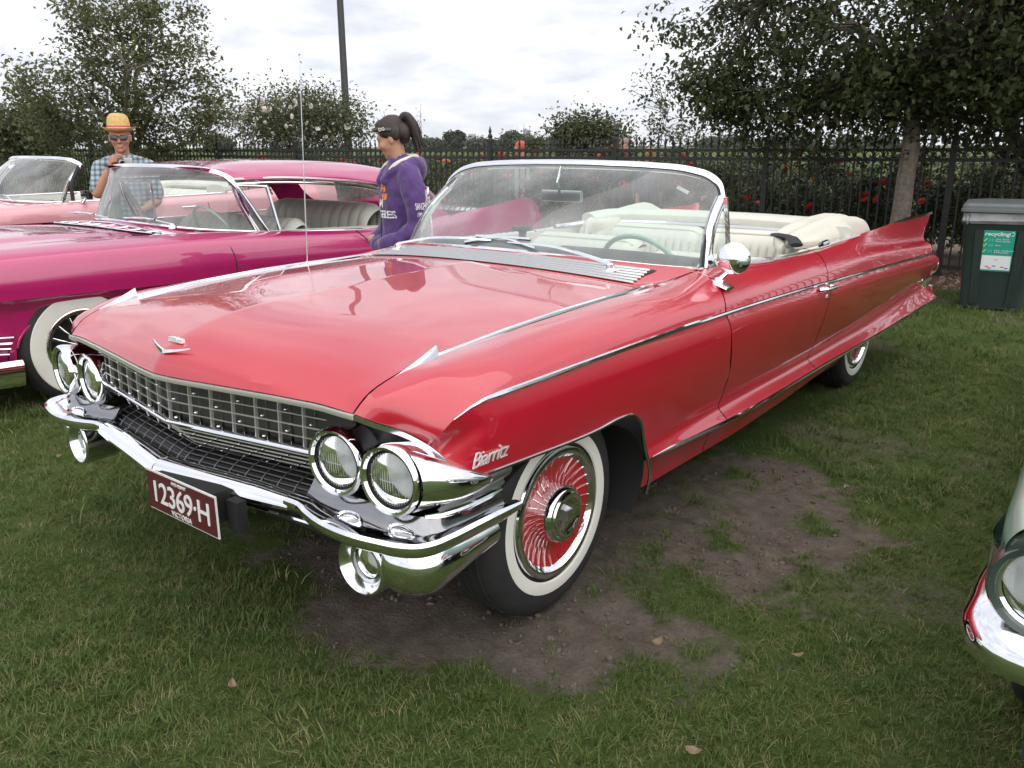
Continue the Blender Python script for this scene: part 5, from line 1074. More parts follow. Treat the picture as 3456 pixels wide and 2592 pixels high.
def pleated(x0, x1, y, z0, z1, rake, n, dep=.012, margin=.05):
    """upright seat panel with vertical pleats, facing -y, raked back with height"""
    m = n*6+1; R = []
    for f in np.linspace(0, 1, 16):
        row = []
        for u in np.linspace(0, 1, m):
            x = x0+(x1-x0)*u; e_ = min(u, 1-u)*abs(x1-x0); pl_ = abs(math.sin(math.pi*n*u))**.35*dep*1.5 if .06 < f < .86 and e_ > margin else dep*.9
            rnd = .03*max(0, (abs(2*u-1)-.85)/.15)**2+.05*max(0, (f-.88)/.12)**2; row.append((x, y+rake*f-pl_+rnd, z0+(z1-z0)*(f-.10*max(0, (abs(2*u-1)-.8)/.2)**2*f)))
        R.append(row)
    return R
def seat(name, x0, x1, yb, zb, zt, rake, thick, n, cushion=True):
    S = bpy.data.objects.new(name, None); col.objects.link(S); S.parent = car
    mb = MB(); F = pleated(x0, x1, yb, zb, zt, rake, n); mb.grid(F, flip=True)
    top = F[-1]; back = [[(p[0], p[1]+thick*f, p[2]+.018*math.sin(math.pi*f)) for p in top] for f in np.linspace(0, 1, 6)]; mb.grid(back, flip=True); bk = [(p[0], p[1]+thick, p[2]) for p in top]; mb.grid([bk, [(p[0], p[1]-rake*.6, zb) for p in bk]], flip=True)
    for i in (0, -1): c = [r[i] for r in F]; mb.grid([c, [(p[0], p[1]+thick, p[2]) for p in c]], flip=i == 0)
    mb.obj('backrest', IV, S, weld=.0008, sharp=50)
    mb = MB(); mb.sweep([(p[0], p[1]-.004, p[2]) for p in top[2:-2:4]], ell(.006, .006, 6)); mb.obj('piping', VINYL, S)
    if cushion:
        mb = MB(); mb.sweep([(x0, yb-.22, zb-.02), (x1, yb-.22, zb-.02)], ell(.26, .10, 20, 3)); mb.obj('cushion', IV, S)
    return S
seat('front_seat', -.74, -.04, 2.70, .56, .945, .13, .11, 12); seat('front_seat', .02, .74, 2.72, .52, .885, .13, .11, 12)
seat('rear_seat', -.70, .02, 3.42, .52, .955, .10, .12, 14); seat('rear_seat', .0, .72, 3.42, .52, .955, .10, .12, 14)
for s_ in (1, -1):       # inner door trim, with a louvred grille and arm rest
    mb = MB(); mb.grid([[(( .835-.01*f)*s_, y, np.interp(y, [1.95, 2.3, 3.6], [.955, .950, .940])-.45*f) for y in np.linspace(1.95, 3.65, 20)] for f in np.linspace(0, 1, 6)], flip=s_ < 0); dt = G('door_lining', mb, IV)
    mb = MB(); mb.tube([(.80*s_, 2.3, .74), (.80*s_, 2.9, .76)], .035, 10); mb.obj('arm_rest', IV, dt)
    for k in range(9):
        mb = MB(); mb.box((.826*s_, 2.16, .80+k*.013), (.006, .16, .005)); mb.obj('louvre', SATIN, dt, smooth=False)
# chrome rail round the rear of the cockpit, and the padded folded top
rail = resamp(A([(.845, 3.25, .95), (.82, 3.45, .955), (.72, 3.60, .965), (.45, 3.66, .972), (0, 3.68, .975), (-.45, 3.66, .972), (-.72, 3.60, .965), (-.82, 3.45, .955), (-.845, 3.25, .95)]), 60)
mb = MB(); mb.sweep(rail+A((0, -.012, .006)), ell(.014, .014, 8)); G('cockpit_rail', mb, CHROME)
mb = MB(); n_ = 60; mb.sweep(rail[6:-6]+A((0, .10, .030)), ell(.12, .052, 18, 2.6), scale=np.interp(np.linspace(0, 1, 48), [0, .08, .92, 1], [.7, 1, 1, .7])); bc = G('roof_cover_roll', mb, IV)
TONN = mat('roof_cover', (.58, .555, .48), .55, var=.05, vscale=6, bump=.2, bscale=30)
mb = MB(); R = []
for f in np.linspace(-1, 1, 30): R.append([(f*.80, y, .985-.012*f*f+.018*math.sin((y-3.6)*9)*(1-f*f)) for y in np.linspace(3.66, 4.0, 10)])
mb.grid(R, flip=True); G('roof_cover_deck', mb, TONN)
def heap(pts, seed, name='roof_cover_fold'):
    """crumpled fold of vinyl lying on the quarter panel: rows of (y, z, x, half-width)"""
    r = np.random.default_rng(seed); P = A(pts); n = 40; C = spl(np.arange(len(P)), P, np.linspace(0, len(P)-1, n)); R = []
    ph = r.uniform(0, 6.28, 6)
    for u in np.linspace(0, math.pi, 22):
        row = []
        for i in range(n):
            y, zt, x, hw, zb = C[i]; w = math.cos(u); h = math.sin(u)**.62; fold = .016*math.sin(5*u+i*.12+ph[0])+.010*abs(math.sin(4*u-i*.10+ph[1]))-.008*max(0, math.sin(i*.22+ph[2]+2*u))**4+.003*math.sin(i*.5+ph[3]+5*u)
            row.append((x+w*hw*(1+fold*2.0), y+.02*math.sin(3*u+i*.3+ph[4]), zb+(zt-zb)*h+fold*h*.75))
        R.append(row)
    mb = MB(); mb.grid(R); mb.add([R[k][0] for k in range(22)]+[(P[0][2], P[0][0]+.06, P[0][4])], [(k, k+1, 22) for k in range(21)]); mb.add([R[k][-1] for k in range(22)], [tuple(range(22))]); return G(name, mb, TONN, sharp=60)
heap([(3.16, .95, .70, .03, .93), (3.25, 1.0, .68, .09, .93), (3.42, 1.04, .69, .13, .93), (3.65, 1.063, .70, .14, .93), (3.9, 1.06, .71, .14, .925), (4.08, 1.03, .72, .13, .915), (4.20, .95, .73, .10, .905)], 3)
heap([(3.40, .90, -.70, .03, .88), (3.46, .985, -.70, .10, .89), (3.62, 1.005, -.70, .13, .90), (3.85, 1.03, -.70, .14, .905), (4.2, 1.045, -.71, .13, .905), (4.36, 1.0, -.72, .11, .90), (4.48, .94, -.73, .07, .895)], 8)
mb = MB(); mb.sweep(resamp(A([(.76, 3.12, .958), (.70, 3.20, .985), (.62, 3.24, .99), (.58, 3.30, .985)]), 10), ell(.035, .012, 8), up=(0, 0, 1)); G('roof_flap', mb, BLACK)
# ================================================================ NEIGHBOURING CARS
def rail_panel(mb, rails, n=40, m=24, flip=False, mirror=True, ws=None):
    """rails: list of 3D control polylines (car frame); adds the panel and its mirror image"""
    R = across([resamp(r, n) for r in rails], m, ws); mb.grid(R, flip=flip)
    if mirror: mb.grid(R*A((-1, 1, 1)), flip=not flip)
def sec_rails(Y, S):
    """stations Y with sections S[(x,z)...] -> list of rails"""
    S = A(S); return [np.stack([S[:, k, 0], A(Y), S[:, k, 1]], 1) for k in range(S.shape[1])]
def add_wheels(car_, spots, cap, cover=None, **k):
    w = bpy.data.objects.new('wheel', None); col.objects.link(w); w.parent = car_; wheel_parts(w, cover, cap=cap, **k)
    for i, (x, y, z, s_) in enumerate(spots): put_wheel(w if i == 0 else copy_wheel(w, car_), x, y, z, s_, .3*i)
# ---------------------------------------------------------------- magenta hardtop coupe
MAG = mat('magenta_paint', (.40, .012, .115), .32, coat=1.0, coat_rough=.02, var=.05, vscale=3)
mc = thing('coupe_car', 'magenta hardtop coupe with wraparound windscreen parked beside the red convertible', 'car', (-3.65, 0, 0))
def M(name, mb, m, **k): return mb.obj(name, m, mc, **k)
# fender + side: stations from nose to tail
Y = [.05, .35, .8, 1.4, 2.05, 2.6, 3.4, 4.2, 5.0, 5.5, 5.72]
UP = [[(.60, .86), (.78, .84), (.93, .79), (.98, .72), (.98, .645)],
      [(.70, .905), (.85, .895), (.97, .845), (1.02, .76), (1.02, .660)],
      [(.74, .915), (.86, .905), (.98, .860), (1.03, .76), (1.03, .650)],
      [(.76, .915), (.87, .900), (.98, .860), (1.03, .75), (1.03, .632)],
      [(.79, .900), (.88, .895), (.98, .850), (1.03, .74), (1.03, .625)],
      [(.84, .868), (.90, .862), (.98, .825), (1.03, .72), (1.03, .60)],
      [(.86, .830), (.92, .822), (.985, .785), (1.03, .69), (1.03, .57)],
      [(.85, .86), (.92, .84), (.985, .785), (1.03, .68), (1.03, .55)],
      [(.90, .93), (.93, .86), (.975, .77), (1.02, .66), (1.02, .54)],
      [(.90, .965), (.915, .87), (.955, .75), (.985, .64), (.985, .53)], [(.84, .87), (.86, .80), (.88, .72), (.90, .62), (.90, .53)]]
mb = MB(); rail_panel(mb, sec_rails(Y, UP), 70, 26); M('fender_side', mb, MAG, weld=.001, sharp=50)
# lower side below the fold, cut by the front wheel arch
def msx(z): return np.interp(z, [.20, .30, .45, .58, .65], [.90, .95, .972, .978, 1.028])
fold = lambda y: float(spl(Y, [s[4][1] for s in UP], A([y]))[0])
def arch_z(y): return .20 if abs(y-1.04) > .365 else .33+.235*math.sqrt(max(0, 1-((y-1.04)/.365)**2))**.8
def rarch_z(y): return .20 if abs(y-4.25) > .38 else .20+.28*math.sqrt(max(0, 1-((y-4.25)/.38)**2))
R = []
for f in np.linspace(0, 1, 18):
    row = []
    for y in np.r_[np.linspace(.06, .67, 14), np.linspace(.676, 1.404, 50), np.linspace(1.41, 3.86, 20), np.linspace(3.87, 4.63, 30), np.linspace(4.64, 5.6, 10)]:
        zt = fold(y); zb_ = max(arch_z(y), rarch_z(y)); z = zt+(zb_-zt)*f; row.append(((msx(z)-(.012 if z < zt-.01 else 0))*np.interp(y, [.05, .35], [.952, 1]), y, z))
    R.append(row)
R = A(R); mb = MB(); mb.grid(R); mb.grid(R*A((-1, 1, 1)), flip=True); M('lower_side', mb, MAG, sharp=60)
a_ = np.linspace(0, math.pi, 40)
for s_ in (1, -1):
    mb = MB(); mb.sweep(A([((msx(arch_z(1.04+.36*math.cos(t_)))-.006)*s_, 1.04+.362*math.cos(t_), arch_z(1.04+.362*math.cos(t_))) for t_ in np.linspace(.03, math.pi-.03, 40)]), ell(.008, .006, 6), up=(1, 0, 0)); M('arch_lip', mb, MAG)
    mb = MB(); R = [[(xw*s_, 1.04+.42*math.cos(t_), .30+.30*math.sin(t_)) for t_ in np.linspace(-.5, math.pi+.5, 20)] for xw in (.6, .96)]; mb.grid(R); mb.add([(.60*s_, .6, .1), (.60*s_, 1.5, .1), (.60*s_, 1.5, .65), (.60*s_, .6, .65)], [(0, 1, 2, 3)]); M('wheel_well', mb, DARKGAP)
    for k in range(4):
        P = A([(.985*s_, .30, .468-.030*k), (.985*s_, .50, .462-.030*k), (.984*s_, .655-.012*k, .445-.030*k)]); mb = MB(); mb.sweep(resamp(P, 8), ell(.006, .006, 6)); M('louvre_trim', mb, CHROME)
    P = A([(.60, .0, .30), (.85, .06, .30), (.98, .18, .29), (1.02, .35, .27), (1.02, .66, .25)])*A((s_, 1, 1)); mb = MB(); mb.sweep(resamp(P, 30), ell(.03, .075, 14, 2.6)); M('front_bumper', mb, CHROME)
    P = A([(.985*s_, 1.2, .26), (.985*s_, 2.5, .24), (.985*s_, 3.8, .25)]); mb = MB(); mb.sweep(resamp(P, 12), ell(.006, .012, 6)); M('sill_trim', mb, CHROME)
    for (zz, yy) in (((.885, .83, .73, .64), (2.025, 2.05, 2.066, 2.067)), ((.835, .77, .69), (3.167, 3.24, 3.312))):      # door seams as recessed dark lines
        P = A([(float(np.interp(z, [.55, .62, .74, .85, .895], [1.031, 1.0315, 1.0315, .981, .885]))*s_, y, z) for z, y in zip(zz, yy)]); mb = MB(); mb.tube(resamp(P, 10), .0045, 5, up=(0, 1, 0)); M('door_seam', mb, BLACK)
    for yl in (.12,):
        for xl in (.62, .82):
            mb = MB(); mb.lathe([(.001, .02), (.05, .015), (.075, 0)], (xl*s_, yl-.10, .70), (0, -1, 0), 28); M('headlight', mb, HLENS); mb = MB(); mb.lathe([(.075, 0), (.085, .02), (.10, .0), (.105, -.08)], (xl*s_, yl-.10, .70), (0, -1, 0), 28); M('headlight_bezel', mb, CHROME)
P = A([(x, .0+.05*abs(x), .45) for x in np.linspace(-.7, .7, 21)]); mb = MB(); mb.sweep(P, ell(.04, .05, 10)); mb.grid([[(x, .08+.02*abs(x), z) for x in np.linspace(-.93, .93, 13)] for z in (.80, .25)]); M('grille', mb, DCHROME)
# hood with a shallow raised centre
R = []
for f in np.linspace(0, 1, 16):
    P = []
    for y, ze, zc, xe in ((.04, .86, .87, .60), (.15, .885, .905, .66), (.35, .905, .93, .70), (.8, .915, .945, .74), (1.3, .915, .94, .755), (1.62, .905, .918, .765)): P.append((xe*f, y, zc+(ze-zc)*f**2.5-(.012 if .72 < f < .95 else 0)))
    R.append(resamp(P, 30))
mb = MB(); mb.grid(R, flip=True); mb.grid(A(R)*A((-1, 1, 1))); M('hood', mb, MAG, weld=.001)
def mcowl(f, g): a_ = abs(f); x = f*(.77+.03*g); return A((x, 1.62+.02*a_+g*(.19+.50*a_**3.2), .915-.012*a_+g*(.042-.065*a_**2)))
mb = MB(); mb.grid([[mcowl(f, g) for f in np.linspace(-1, 1, 33)] for g in np.linspace(0, 1, 8)]); M('cowl', mb, MAG)
P0 = [mcowl(f, .10)+A((0, 0, .012)) for f in np.linspace(-.9, .9, 30)]; mb = MB(); mb.sweep(P0, ell(.012, .006, 6)); M('vent_frame', mb, CHROME)
P0 = [mcowl(f, .5)*A((1, 0, 1))+A((0, 1.74, .012)) for f in np.linspace(-.9, .9, 30)]; mb = MB(); mb.sweep(P0, ell(.008, .006, 6)); M('vent_frame', mb, CHROME)
for k in range(8):
    f = -.8+k*1.6/7; mb = MB(); a0 = mcowl(f, .1)+A((0, 0, .012)); mb.tube([a0, a0+A((.03, .10, .004))], .006, 6); M('vent_rib', mb, CHROME)
mb = MB(); mb.grid([[mcowl(f, .06)+A((0, .0, .005)) for f in np.linspace(-.88, .88, 21)], [mcowl(f, .08)*A((1, 0, 1))+A((0, 1.735, .006)) for f in np.linspace(-.88, .88, 21)]]); M('vent_well', mb, BLACK)
# windscreen
wbm = A([(0, 1.80, .957), (.30, 1.83, .95), (.55, 1.93, .93), (.70, 2.06, .912), (.78, 2.22, .895), (.815, 2.40, .878)]); wtm = A([(0, 2.08, 1.322), (.30, 2.09, 1.320), (.52, 2.115, 1.312), (.66, 2.15, 1.298), (.735, 2.20, 1.272), (.765, 2.26, 1.235)])
wbm = resamp(np.concatenate([(wbm*A((-1, 1, 1)))[:0:-1], wbm]), 61); wtm = resamp(np.concatenate([(wtm*A((-1, 1, 1)))[:0:-1], wtm]), 61); R = A([wbm*(1-f)+wtm*f+A((0, -.03, .012))*math.sin(math.pi*f) for f in np.linspace(0, 1, 12)])
MGL = glass_mat('coupe_glass', (.90, .96, .95), haze=.22)
mb = MB(); mb.grid(R); wsm = M('windscreen', mb, MGL)
edge = resamp(np.concatenate([R[:, 0], wtm[1:-1], R[::-1, -1]]), 120); mb = MB(); mb.sweep(edge+A((0, .012, 0)), ell(.020, .014, 8, 3), up=(0, -.75, .66)); mb.obj('frame', CHROME, wsm)
mb = MB(); mb.sweep(wbm, ell(.010, .010, 8)); mb.obj('base_moulding', CHROME, wsm)
for s_ in (1, -1):
    P = resamp(A([(.83, 2.49, .855), (.82, 2.43, .95), (.80, 2.34, 1.10), (.775, 2.26, 1.22), (.755, 2.21, 1.27)]), 16)*A((s_, 1, 1)); mb = MB(); mb.sweep(P, ell(.018, .02, 8, 3), up=(s_, 0, 0)); mb.obj('pillar', CHROME, wsm)
    p0 = A((.42*s_, 1.77, .945)); wp = bpy.data.objects.new('wiper', None); col.objects.link(wp); wp.parent = mc
    mb = MB(); mb.lathe([(.028, 0), (.026, .012), (.014, .03), (.001, .034)], (p0[0]+.25, p0[1]+.08, p0[2]-.01), (0, -.2, 1), 16); mb.obj('pivot', CHROME, wp)
    P = [p0+A((.25, .08, .018)), p0+A((0, .02, .05)), p0+A((-.14, .02, .045))]; mb = MB(); mb.sweep(resamp(P, 10), [(-.008, -.003), (.008, -.003), (.005, .005), (-.005, .005)]); mb.obj('arm', CHROME, wp)
    P = [p0+A((.12, .03, .045)), p0+A((-.30, .04, .035))]; mb = MB(); mb.sweep(resamp(P, 8), ell(.006, .006, 6)); mb.obj('blade', CHROME, wp)
# roof
RY = [2.09, 2.3, 2.7, 3.2, 3.7, 3.95]; drip = {2.09: (.60, 1.312), 2.3: (.775, 1.245), 2.7: (.80, 1.242), 3.2: (.81, 1.208), 3.7: (.80, 1.14), 3.95: (.76, 1.15)}; rc = {2.09: 1.325, 2.3: 1.345, 2.7: 1.362, 3.2: 1.358, 3.7: 1.325, 3.95: 1.285}
S = []
for y in RY:
    d_, c_ = drip[y], rc[y]; S.append([(0, c_), (.30, c_-.004), (.52, c_-(c_-d_[1])*.12), (.68, c_-(c_-d_[1])*.42), (d_[0]-.02, d_[1]+(c_-d_[1])*.22), d_])
mb = MB(); rail_panel(mb, sec_rails(RY, S), 50, 26, flip=True); M('roof', mb, MAG, weld=.001, sharp=50)
for s_ in (1, -1):
    P = A([(.775, 2.25, 1.238), (.805, 2.65, 1.238), (.815, 3.1, 1.210), (.808, 3.5, 1.165), (.80, 3.64, 1.135), (.80, 3.72, 1.06)])*A((s_, 1, 1)); mb = MB(); mb.sweep(resamp(P, 30), ell(.008, .012, 8)); M('drip_moulding', mb, CHROME); mb = MB(); mb.sweep(resamp(P, 30)+A((-.02*s_, 0, -.03)), ell(.008, .010, 8)); M('window_top_moulding', mb, CHROME)
    P = A([(.845, 2.48, .866), (.86, 2.9, .845), (.87, 3.45, .822), (.865, 3.8, .82)])*A((s_, 1, 1)); mb = MB(); mb.sweep(resamp(P, 16), ell(.012, .010, 8)); M('belt_moulding', mb, CHROME)
    # C-pillar
    R = [A([(.80, 3.68, 1.145), (.785, 3.82, 1.15), (.75, 3.96, 1.165)]), A([(.825, 3.80, 1.0), (.815, 3.98, 1.0), (.79, 4.14, 1.0)]), A([(.865, 3.92, .83), (.86, 4.2, .85), (.84, 4.4, .88)])]; mb = MB(); mb.grid(across([resamp(r, 14) for r in R], 10)*A((s_, 1, 1)), flip=s_ < 0); M('rear_pillar', mb, MAG)
    # quarter light and side glass
    P = A([(.79, 2.53, 1.18), (.84, 2.575, .875)])*A((s_, 1, 1)); mb = MB(); mb.sweep(P, [(-.007, -.010), (.007, -.010), (.007, .010), (-.007, .010)], up=(s_, 0, 0)); M('quarter_light_bar', mb, CHROME)
    P = A([(.785, 2.27, 1.20), (.79, 2.53, 1.183)])*A((s_, 1, 1)); mb = MB(); mb.sweep(P, ell(.008, .008, 6)); M('quarter_light_bar', mb, CHROME)
    mb = MB(); mb.add(A([(.835, 2.46, .875), (.84, 2.57, .875), (.79, 2.53, 1.18), (.785, 2.28, 1.20)])*A((s_, 1, 1)), [(0, 1, 2, 3)]); M('quarter_light', mb, MGL, smooth=False)
    for d_ in (0,):
        mb = MB(); mb.grid([[(.84*s_, 1.95+1.9*f, .90-.07*f) for f in np.linspace(0, 1, 12)], [(.84*s_, 1.95+1.9*f, .45) for f in np.linspace(0, 1, 12)]]); M('door_lining', mb, mat('pale_lining', (.50, .49, .45), .6))
# deck, tail
Rb = [resamp(A([(x, 3.95-.0*x, float(np.interp(abs(x), [0, .3, .52, .68, .74, .76], [1.285, 1.281, 1.268, 1.22, 1.18, 1.16]))) for x in np.linspace(-.74, .74, 21)]), 21), A([(x, 4.62-.28*(x/.84)**2, .945-.04*(x/.84)**2) for x in np.linspace(-.83, .83, 21)])]
mb = MB(); mb.grid([Rb[0]*(1-f)+Rb[1]*f+A((0, .05, .05))*math.sin(math.pi*f) for f in np.linspace(0, 1, 10)], flip=True); M('rear_window', mb, MGL)
mb = MB(); mb.grid([[(f*.86, y, np.interp(y, [4.4, 5.0, 5.5, 5.72], [.935, .90, .86, .80])-.03*f*f) for f in np.linspace(-1, 1, 15)] for y in np.linspace(4.4, 5.72, 10)]); mb.grid([[(f*.88, 5.72, z) for f in np.linspace(-1, 1, 9)] for z in (.80, .25)]); M('boot_lid', mb, MAG)
P = A([(x, 5.66, .42) for x in np.linspace(-.95, .95, 9)]); mb = MB(); mb.sweep(P, ell(.05, .10, 12, 3)); M('rear_bumper', mb, CHROME)
mb = MB(); mb.box((0, 2.9, .24), (1.2, 5.2, .05)); mb.box((0, .95, .45), (1.16, 1.1, .35)); M('floor_pan', mb, DARKGAP, smooth=False)
GREYV = mat('grey_green_vinyl', (.50, .51, .45), .5, var=.05)
def seat2(parent, name, x0, x1, yb, zb, zt, rake, thick, n, m):
    S_ = bpy.data.objects.new(name, None); col.objects.link(S_); S_.parent = parent; mb = MB(); mm = n*6+1; F = []
    for f in np.linspace(0, 1.0, 14):
        F.append([(x0+(x1-x0)*u, yb+rake*f-.018*abs(math.sin(math.pi*n*u))**.7+.06*max(0, (f-.8)/.2)**2, zb+(zt-zb)*(f-.12*max(0, (abs(2*u-1)-.75)/.25)**2*f)) for u in np.linspace(0, 1, mm)])
    mb.grid(F, flip=True); top = F[-1]; mb.grid([[(p[0], p[1]+thick*f, p[2]+.02*math.sin(math.pi*f)) for p in top] for f in np.linspace(0, 1, 5)], flip=True); mb.grid([[(p[0], p[1]+thick, p[2]) for p in top], [(p[0], p[1]+thick-rake*.5, zb) for p in top]], flip=True); mb.obj('backrest', m, S_, weld=.001)
    mb = MB(); mb.sweep([(x0, yb-.22, zb-.02), (x1, yb-.22, zb-.02)], ell(.26, .09, 18, 3)); mb.obj('cushion', m, S_)
seat2(mc, 'front_seat', -.74, .0, 2.62, .50, .915, .12, .12, 8, GREYV); seat2(mc, 'front_seat', .02, .74, 2.62, .50, .915, .12, .12, 8, GREYV); seat2(mc, 'rear_seat', -.70, .70, 3.45, .52, .985, .12, .14, 12, GREYV)
mb = MB(); R = [[(x, 1.95+.08*(1-math.cos(t_))-.04*(1-(x/.78)**2), .872+.03*math.sin(t_)) for x in np.linspace(-.70, .70, 15)] for t_ in np.linspace(0, math.pi, 8)]; mb.grid(R, flip=True); M('dashboard', mb, mat('coupe_dash', (.38, .30, .28), .5))
cx_ = A((.36, 2.36, .87)); ax_ = A((0, .86, .51)); e2 = np.cross(ax_, A((1, 0, 0))); a_ = np.linspace(0, 2*np.pi, 40, endpoint=False); mb = MB(); mb.sweep(cx_+.20*(np.cos(a_)[:, None]*A((1, 0, 0))+np.sin(a_)[:, None]*e2), ell(.010, .010, 8), up=tuple(ax_), loop=True); mb.tube([cx_-ax_*.02+A((-.19, 0, 0)), cx_-ax_*.03, cx_-ax_*.02+A((.19, 0, 0))], .009, 8); mb.tube([cx_-ax_*.03, cx_-ax_*.35], .02, 8); M('steering_wheel', mb, RIM)
add_wheels(mc, ((.885, 1.03, .335, 1), (.885, 1.03, .335, -1), (.80, 4.25, .335, 1), (.80, 4.25, .335, -1)), 'wire', r=.345, ww=(.215, .300))
# ---------------------------------------------------------------- pale pink convertible
PINK = mat('pale_pink_paint', (.62, .27, .31), .35, coat=1.0, coat_rough=.02, var=.04, vscale=3)
pc = thing('pink_convertible', 'pale pink convertible with white interior beyond the magenta coupe', 'car', (-7.3, 0, 0))
def K(name, mb, m, **k): return mb.obj(name, m, pc, **k)
Y = [.45, .8, 1.5, 2.6, 3.4, 4.4, 5.4, 6.1]
UP = [[(.62, .80), (.80, .78), (.93, .72), (.95, .58), (.93, .40), (.88, .24)], [(.72, .87), (.87, .85), (.97, .78), (1.0, .62), (.97, .40), (.90, .22)], [(.76, .90), (.89, .885), (.98, .82), (1.0, .66), (.975, .40), (.90, .20)], [(.84, .93), (.92, .91), (.985, .84), (1.0, .66), (.975, .40), (.90, .20)],
      [(.86, .935), (.93, .92), (.985, .85), (1.0, .66), (.975, .40), (.90, .20)], [(.87, .945), (.935, .93), (.985, .86), (1.0, .67), (.975, .42), (.90, .24)], [(.89, 1.01), (.935, .95), (.98, .86), (.99, .68), (.965, .46), (.90, .32)], [(.91, 1.06), (.935, .97), (.965, .86), (.97, .70), (.94, .50), (.88, .40)]]
mb = MB(); rail_panel(mb, sec_rails(Y, UP), 60, 26); K('fender_side', mb, PINK, weld=.001, sharp=60)
R = []
for f in np.linspace(0, 1, 12): R.append(resamp([(xe*f, y, zc+(ze-zc)*f**2.4) for y, ze, zc, xe in ((.42, .80, .82, .62), (.8, .87, .905, .72), (1.5, .90, .935, .76), (2.15, .915, .955, .79), (2.3, .92, .96, .80))], 24))
mb = MB(); mb.grid(R, flip=True); mb.grid(A(R)*A((-1, 1, 1))); K('hood', mb, PINK, weld=.001)
mb = MB(); mb.grid([[(f*.82, 2.3+.38*g*abs(f)**3+.02*g, .955-.035*f*f-.005*g) for f in np.linspace(-1, 1, 21)] for g in (0, .5, 1)]); K('cowl', mb, PINK)
wbp = A([(0, 2.30, .965), (.35, 2.33, .96), (.6, 2.42, .95), (.76, 2.55, .94), (.83, 2.70, .935)]); wtp = A([(0, 2.80, 1.352), (.35, 2.82, 1.35), (.6, 2.86, 1.342), (.73, 2.90, 1.325), (.79, 2.95, 1.285)])
wbp = resamp(np.concatenate([(wbp*A((-1, 1, 1)))[:0:-1], wbp]), 51); wtp = resamp(np.concatenate([(wtp*A((-1, 1, 1)))[:0:-1], wtp]), 51); R = A([wbp*(1-f)+wtp*f+A((0, -.03, .012))*math.sin(math.pi*f) for f in np.linspace(0, 1, 10)]); mb = MB(); mb.grid(R); wsp = K('windscreen', mb, MGL)
edge = resamp(np.concatenate([R[:, 0], wtp[1:-1], R[::-1, -1]]), 100); mb = MB(); mb.sweep(edge+A((0, .012, 0)), ell(.022, .018, 8, 3), up=(0, -.75, .66)); mb.obj('frame', CHROME, wsp)
mb = MB(); mb.sweep(wbp, ell(.012, .012, 8)); mb.obj('base_moulding', CHROME, wsp)
for s_ in (1, -1):
    P = A([(.86, 2.80, .935), (.835, 2.82, 1.10), (.80, 2.93, 1.27)])*A((s_, 1, 1)); mb = MB(); mb.sweep(resamp(P, 12), ell(.02, .018, 8), up=(s_, 0, 0)); mb.obj('pillar', BLACK, wsp)
    P = A([(.865, 2.75, .935), (.88, 3.4, .94), (.885, 4.6, .955)])*A((s_, 1, 1)); mb = MB(); mb.sweep(resamp(P, 14), ell(.014, .010, 8)); K('belt_moulding', mb, CHROME)
    P = A([(1.002, .8, .70), (1.004, 2.6, .73), (1.002, 4.4, .73), (.99, 5.6, .74)])*A((s_, 1, 1)); mb = MB(); mb.sweep(resamp(P, 24), ell(.006, .010, 6)); K('side_trim', mb, CHROME)
    mb = MB(); mb.tube(A([(.99, 3.9, .825), (1.015, 3.93, .828), (1.015, 4.06, .828), (.99, 4.09, .825)])*A((s_, 1, 1)), .009, 8); K('door_handle', mb, CHROME)
    P = A([(.99, 4.22, .86), (1.003, 4.24, .72), (.985, 4.25, .45)])*A((s_, 1, 1)); mb = MB(); mb.tube(resamp(P, 10), .004, 5, up=(0, 1, 0)); K('door_seam', mb, BLACK)
    mb = MB(); mb.grid([[(.84*s_, y, .93) for y in np.linspace(2.7, 4.7, 8)], [(.83*s_, y, .45) for y in np.linspace(2.7, 4.7, 8)]]); K('door_lining', mb, VINYL)
    for xl in (.60, .80):
        mb = MB(); mb.lathe([(.001, .02), (.05, .015), (.075, 0)], (xl*s_, .42, .66), (0, -1, 0), 24); K('headlight', mb, HLENS); mb = MB(); mb.lathe([(.075, 0), (.085, .02), (.10, .0), (.10, -.08)], (xl*s_, .42, .66), (0, -1, 0), 24); K('headlight_bezel', mb, CHROME)
mr_ = bpy.data.objects.new('door_mirror', None); col.objects.link(mr_); mr_.parent = pc
mb = MB(); mb.box((.95, 2.90, 1.00), (.17, .04, .085)); mb.obj('mirror_head', CHROME, mr_, sharp=30); mb = MB(); mb.tube([(.93, 2.86, .92), (.95, 2.90, .98)], .012, 8); mb.obj('stalk', CHROME, mr_)
for s_ in (1, -1):
    p0 = A((.45*s_, 2.30, .965)); mb = MB(); mb.sweep(resamp([p0+A((.2, .02, -.01)), p0+A((0, .04, .04)), p0+A((-.2, .06, .03))], 10), ell(.008, .006, 6)); K('wiper', mb, CHROME)
P = A([(x, .38+.12*(x/.95)**4, .42) for x in np.linspace(-.97, .97, 25)]); mb = MB(); mb.sweep(P, ell(.04, .09, 12, 3)); K('front_bumper', mb, CHROME)
mb = MB(); mb.grid([[(x, .47, z) for x in np.linspace(-.9, .9, 9)] for z in (.8, .4)]); K('grille', mb, DCHROME)
mb = MB(); mb.grid([[(f*.88, y, np.interp(y, [4.7, 6.1], [.95, .86])-.02*f*f) for f in np.linspace(-1, 1, 15)] for y in np.linspace(4.75, 6.1, 8)]); mb.grid([[(f*.93, 6.1, z) for f in np.linspace(-1, 1, 9)] for z in (.9, .35)]); K('boot_lid', mb, PINK)
mb = MB(); mb.sweep(resamp(A([(.80, 4.45, .98), (.70, 4.70, .99), (0, 4.80, 1.0), (-.70, 4.70, .99), (-.80, 4.45, .98)]), 30), ell(.13, .06, 14, 2.6)); K('roof_cover_roll', mb, VINYL)
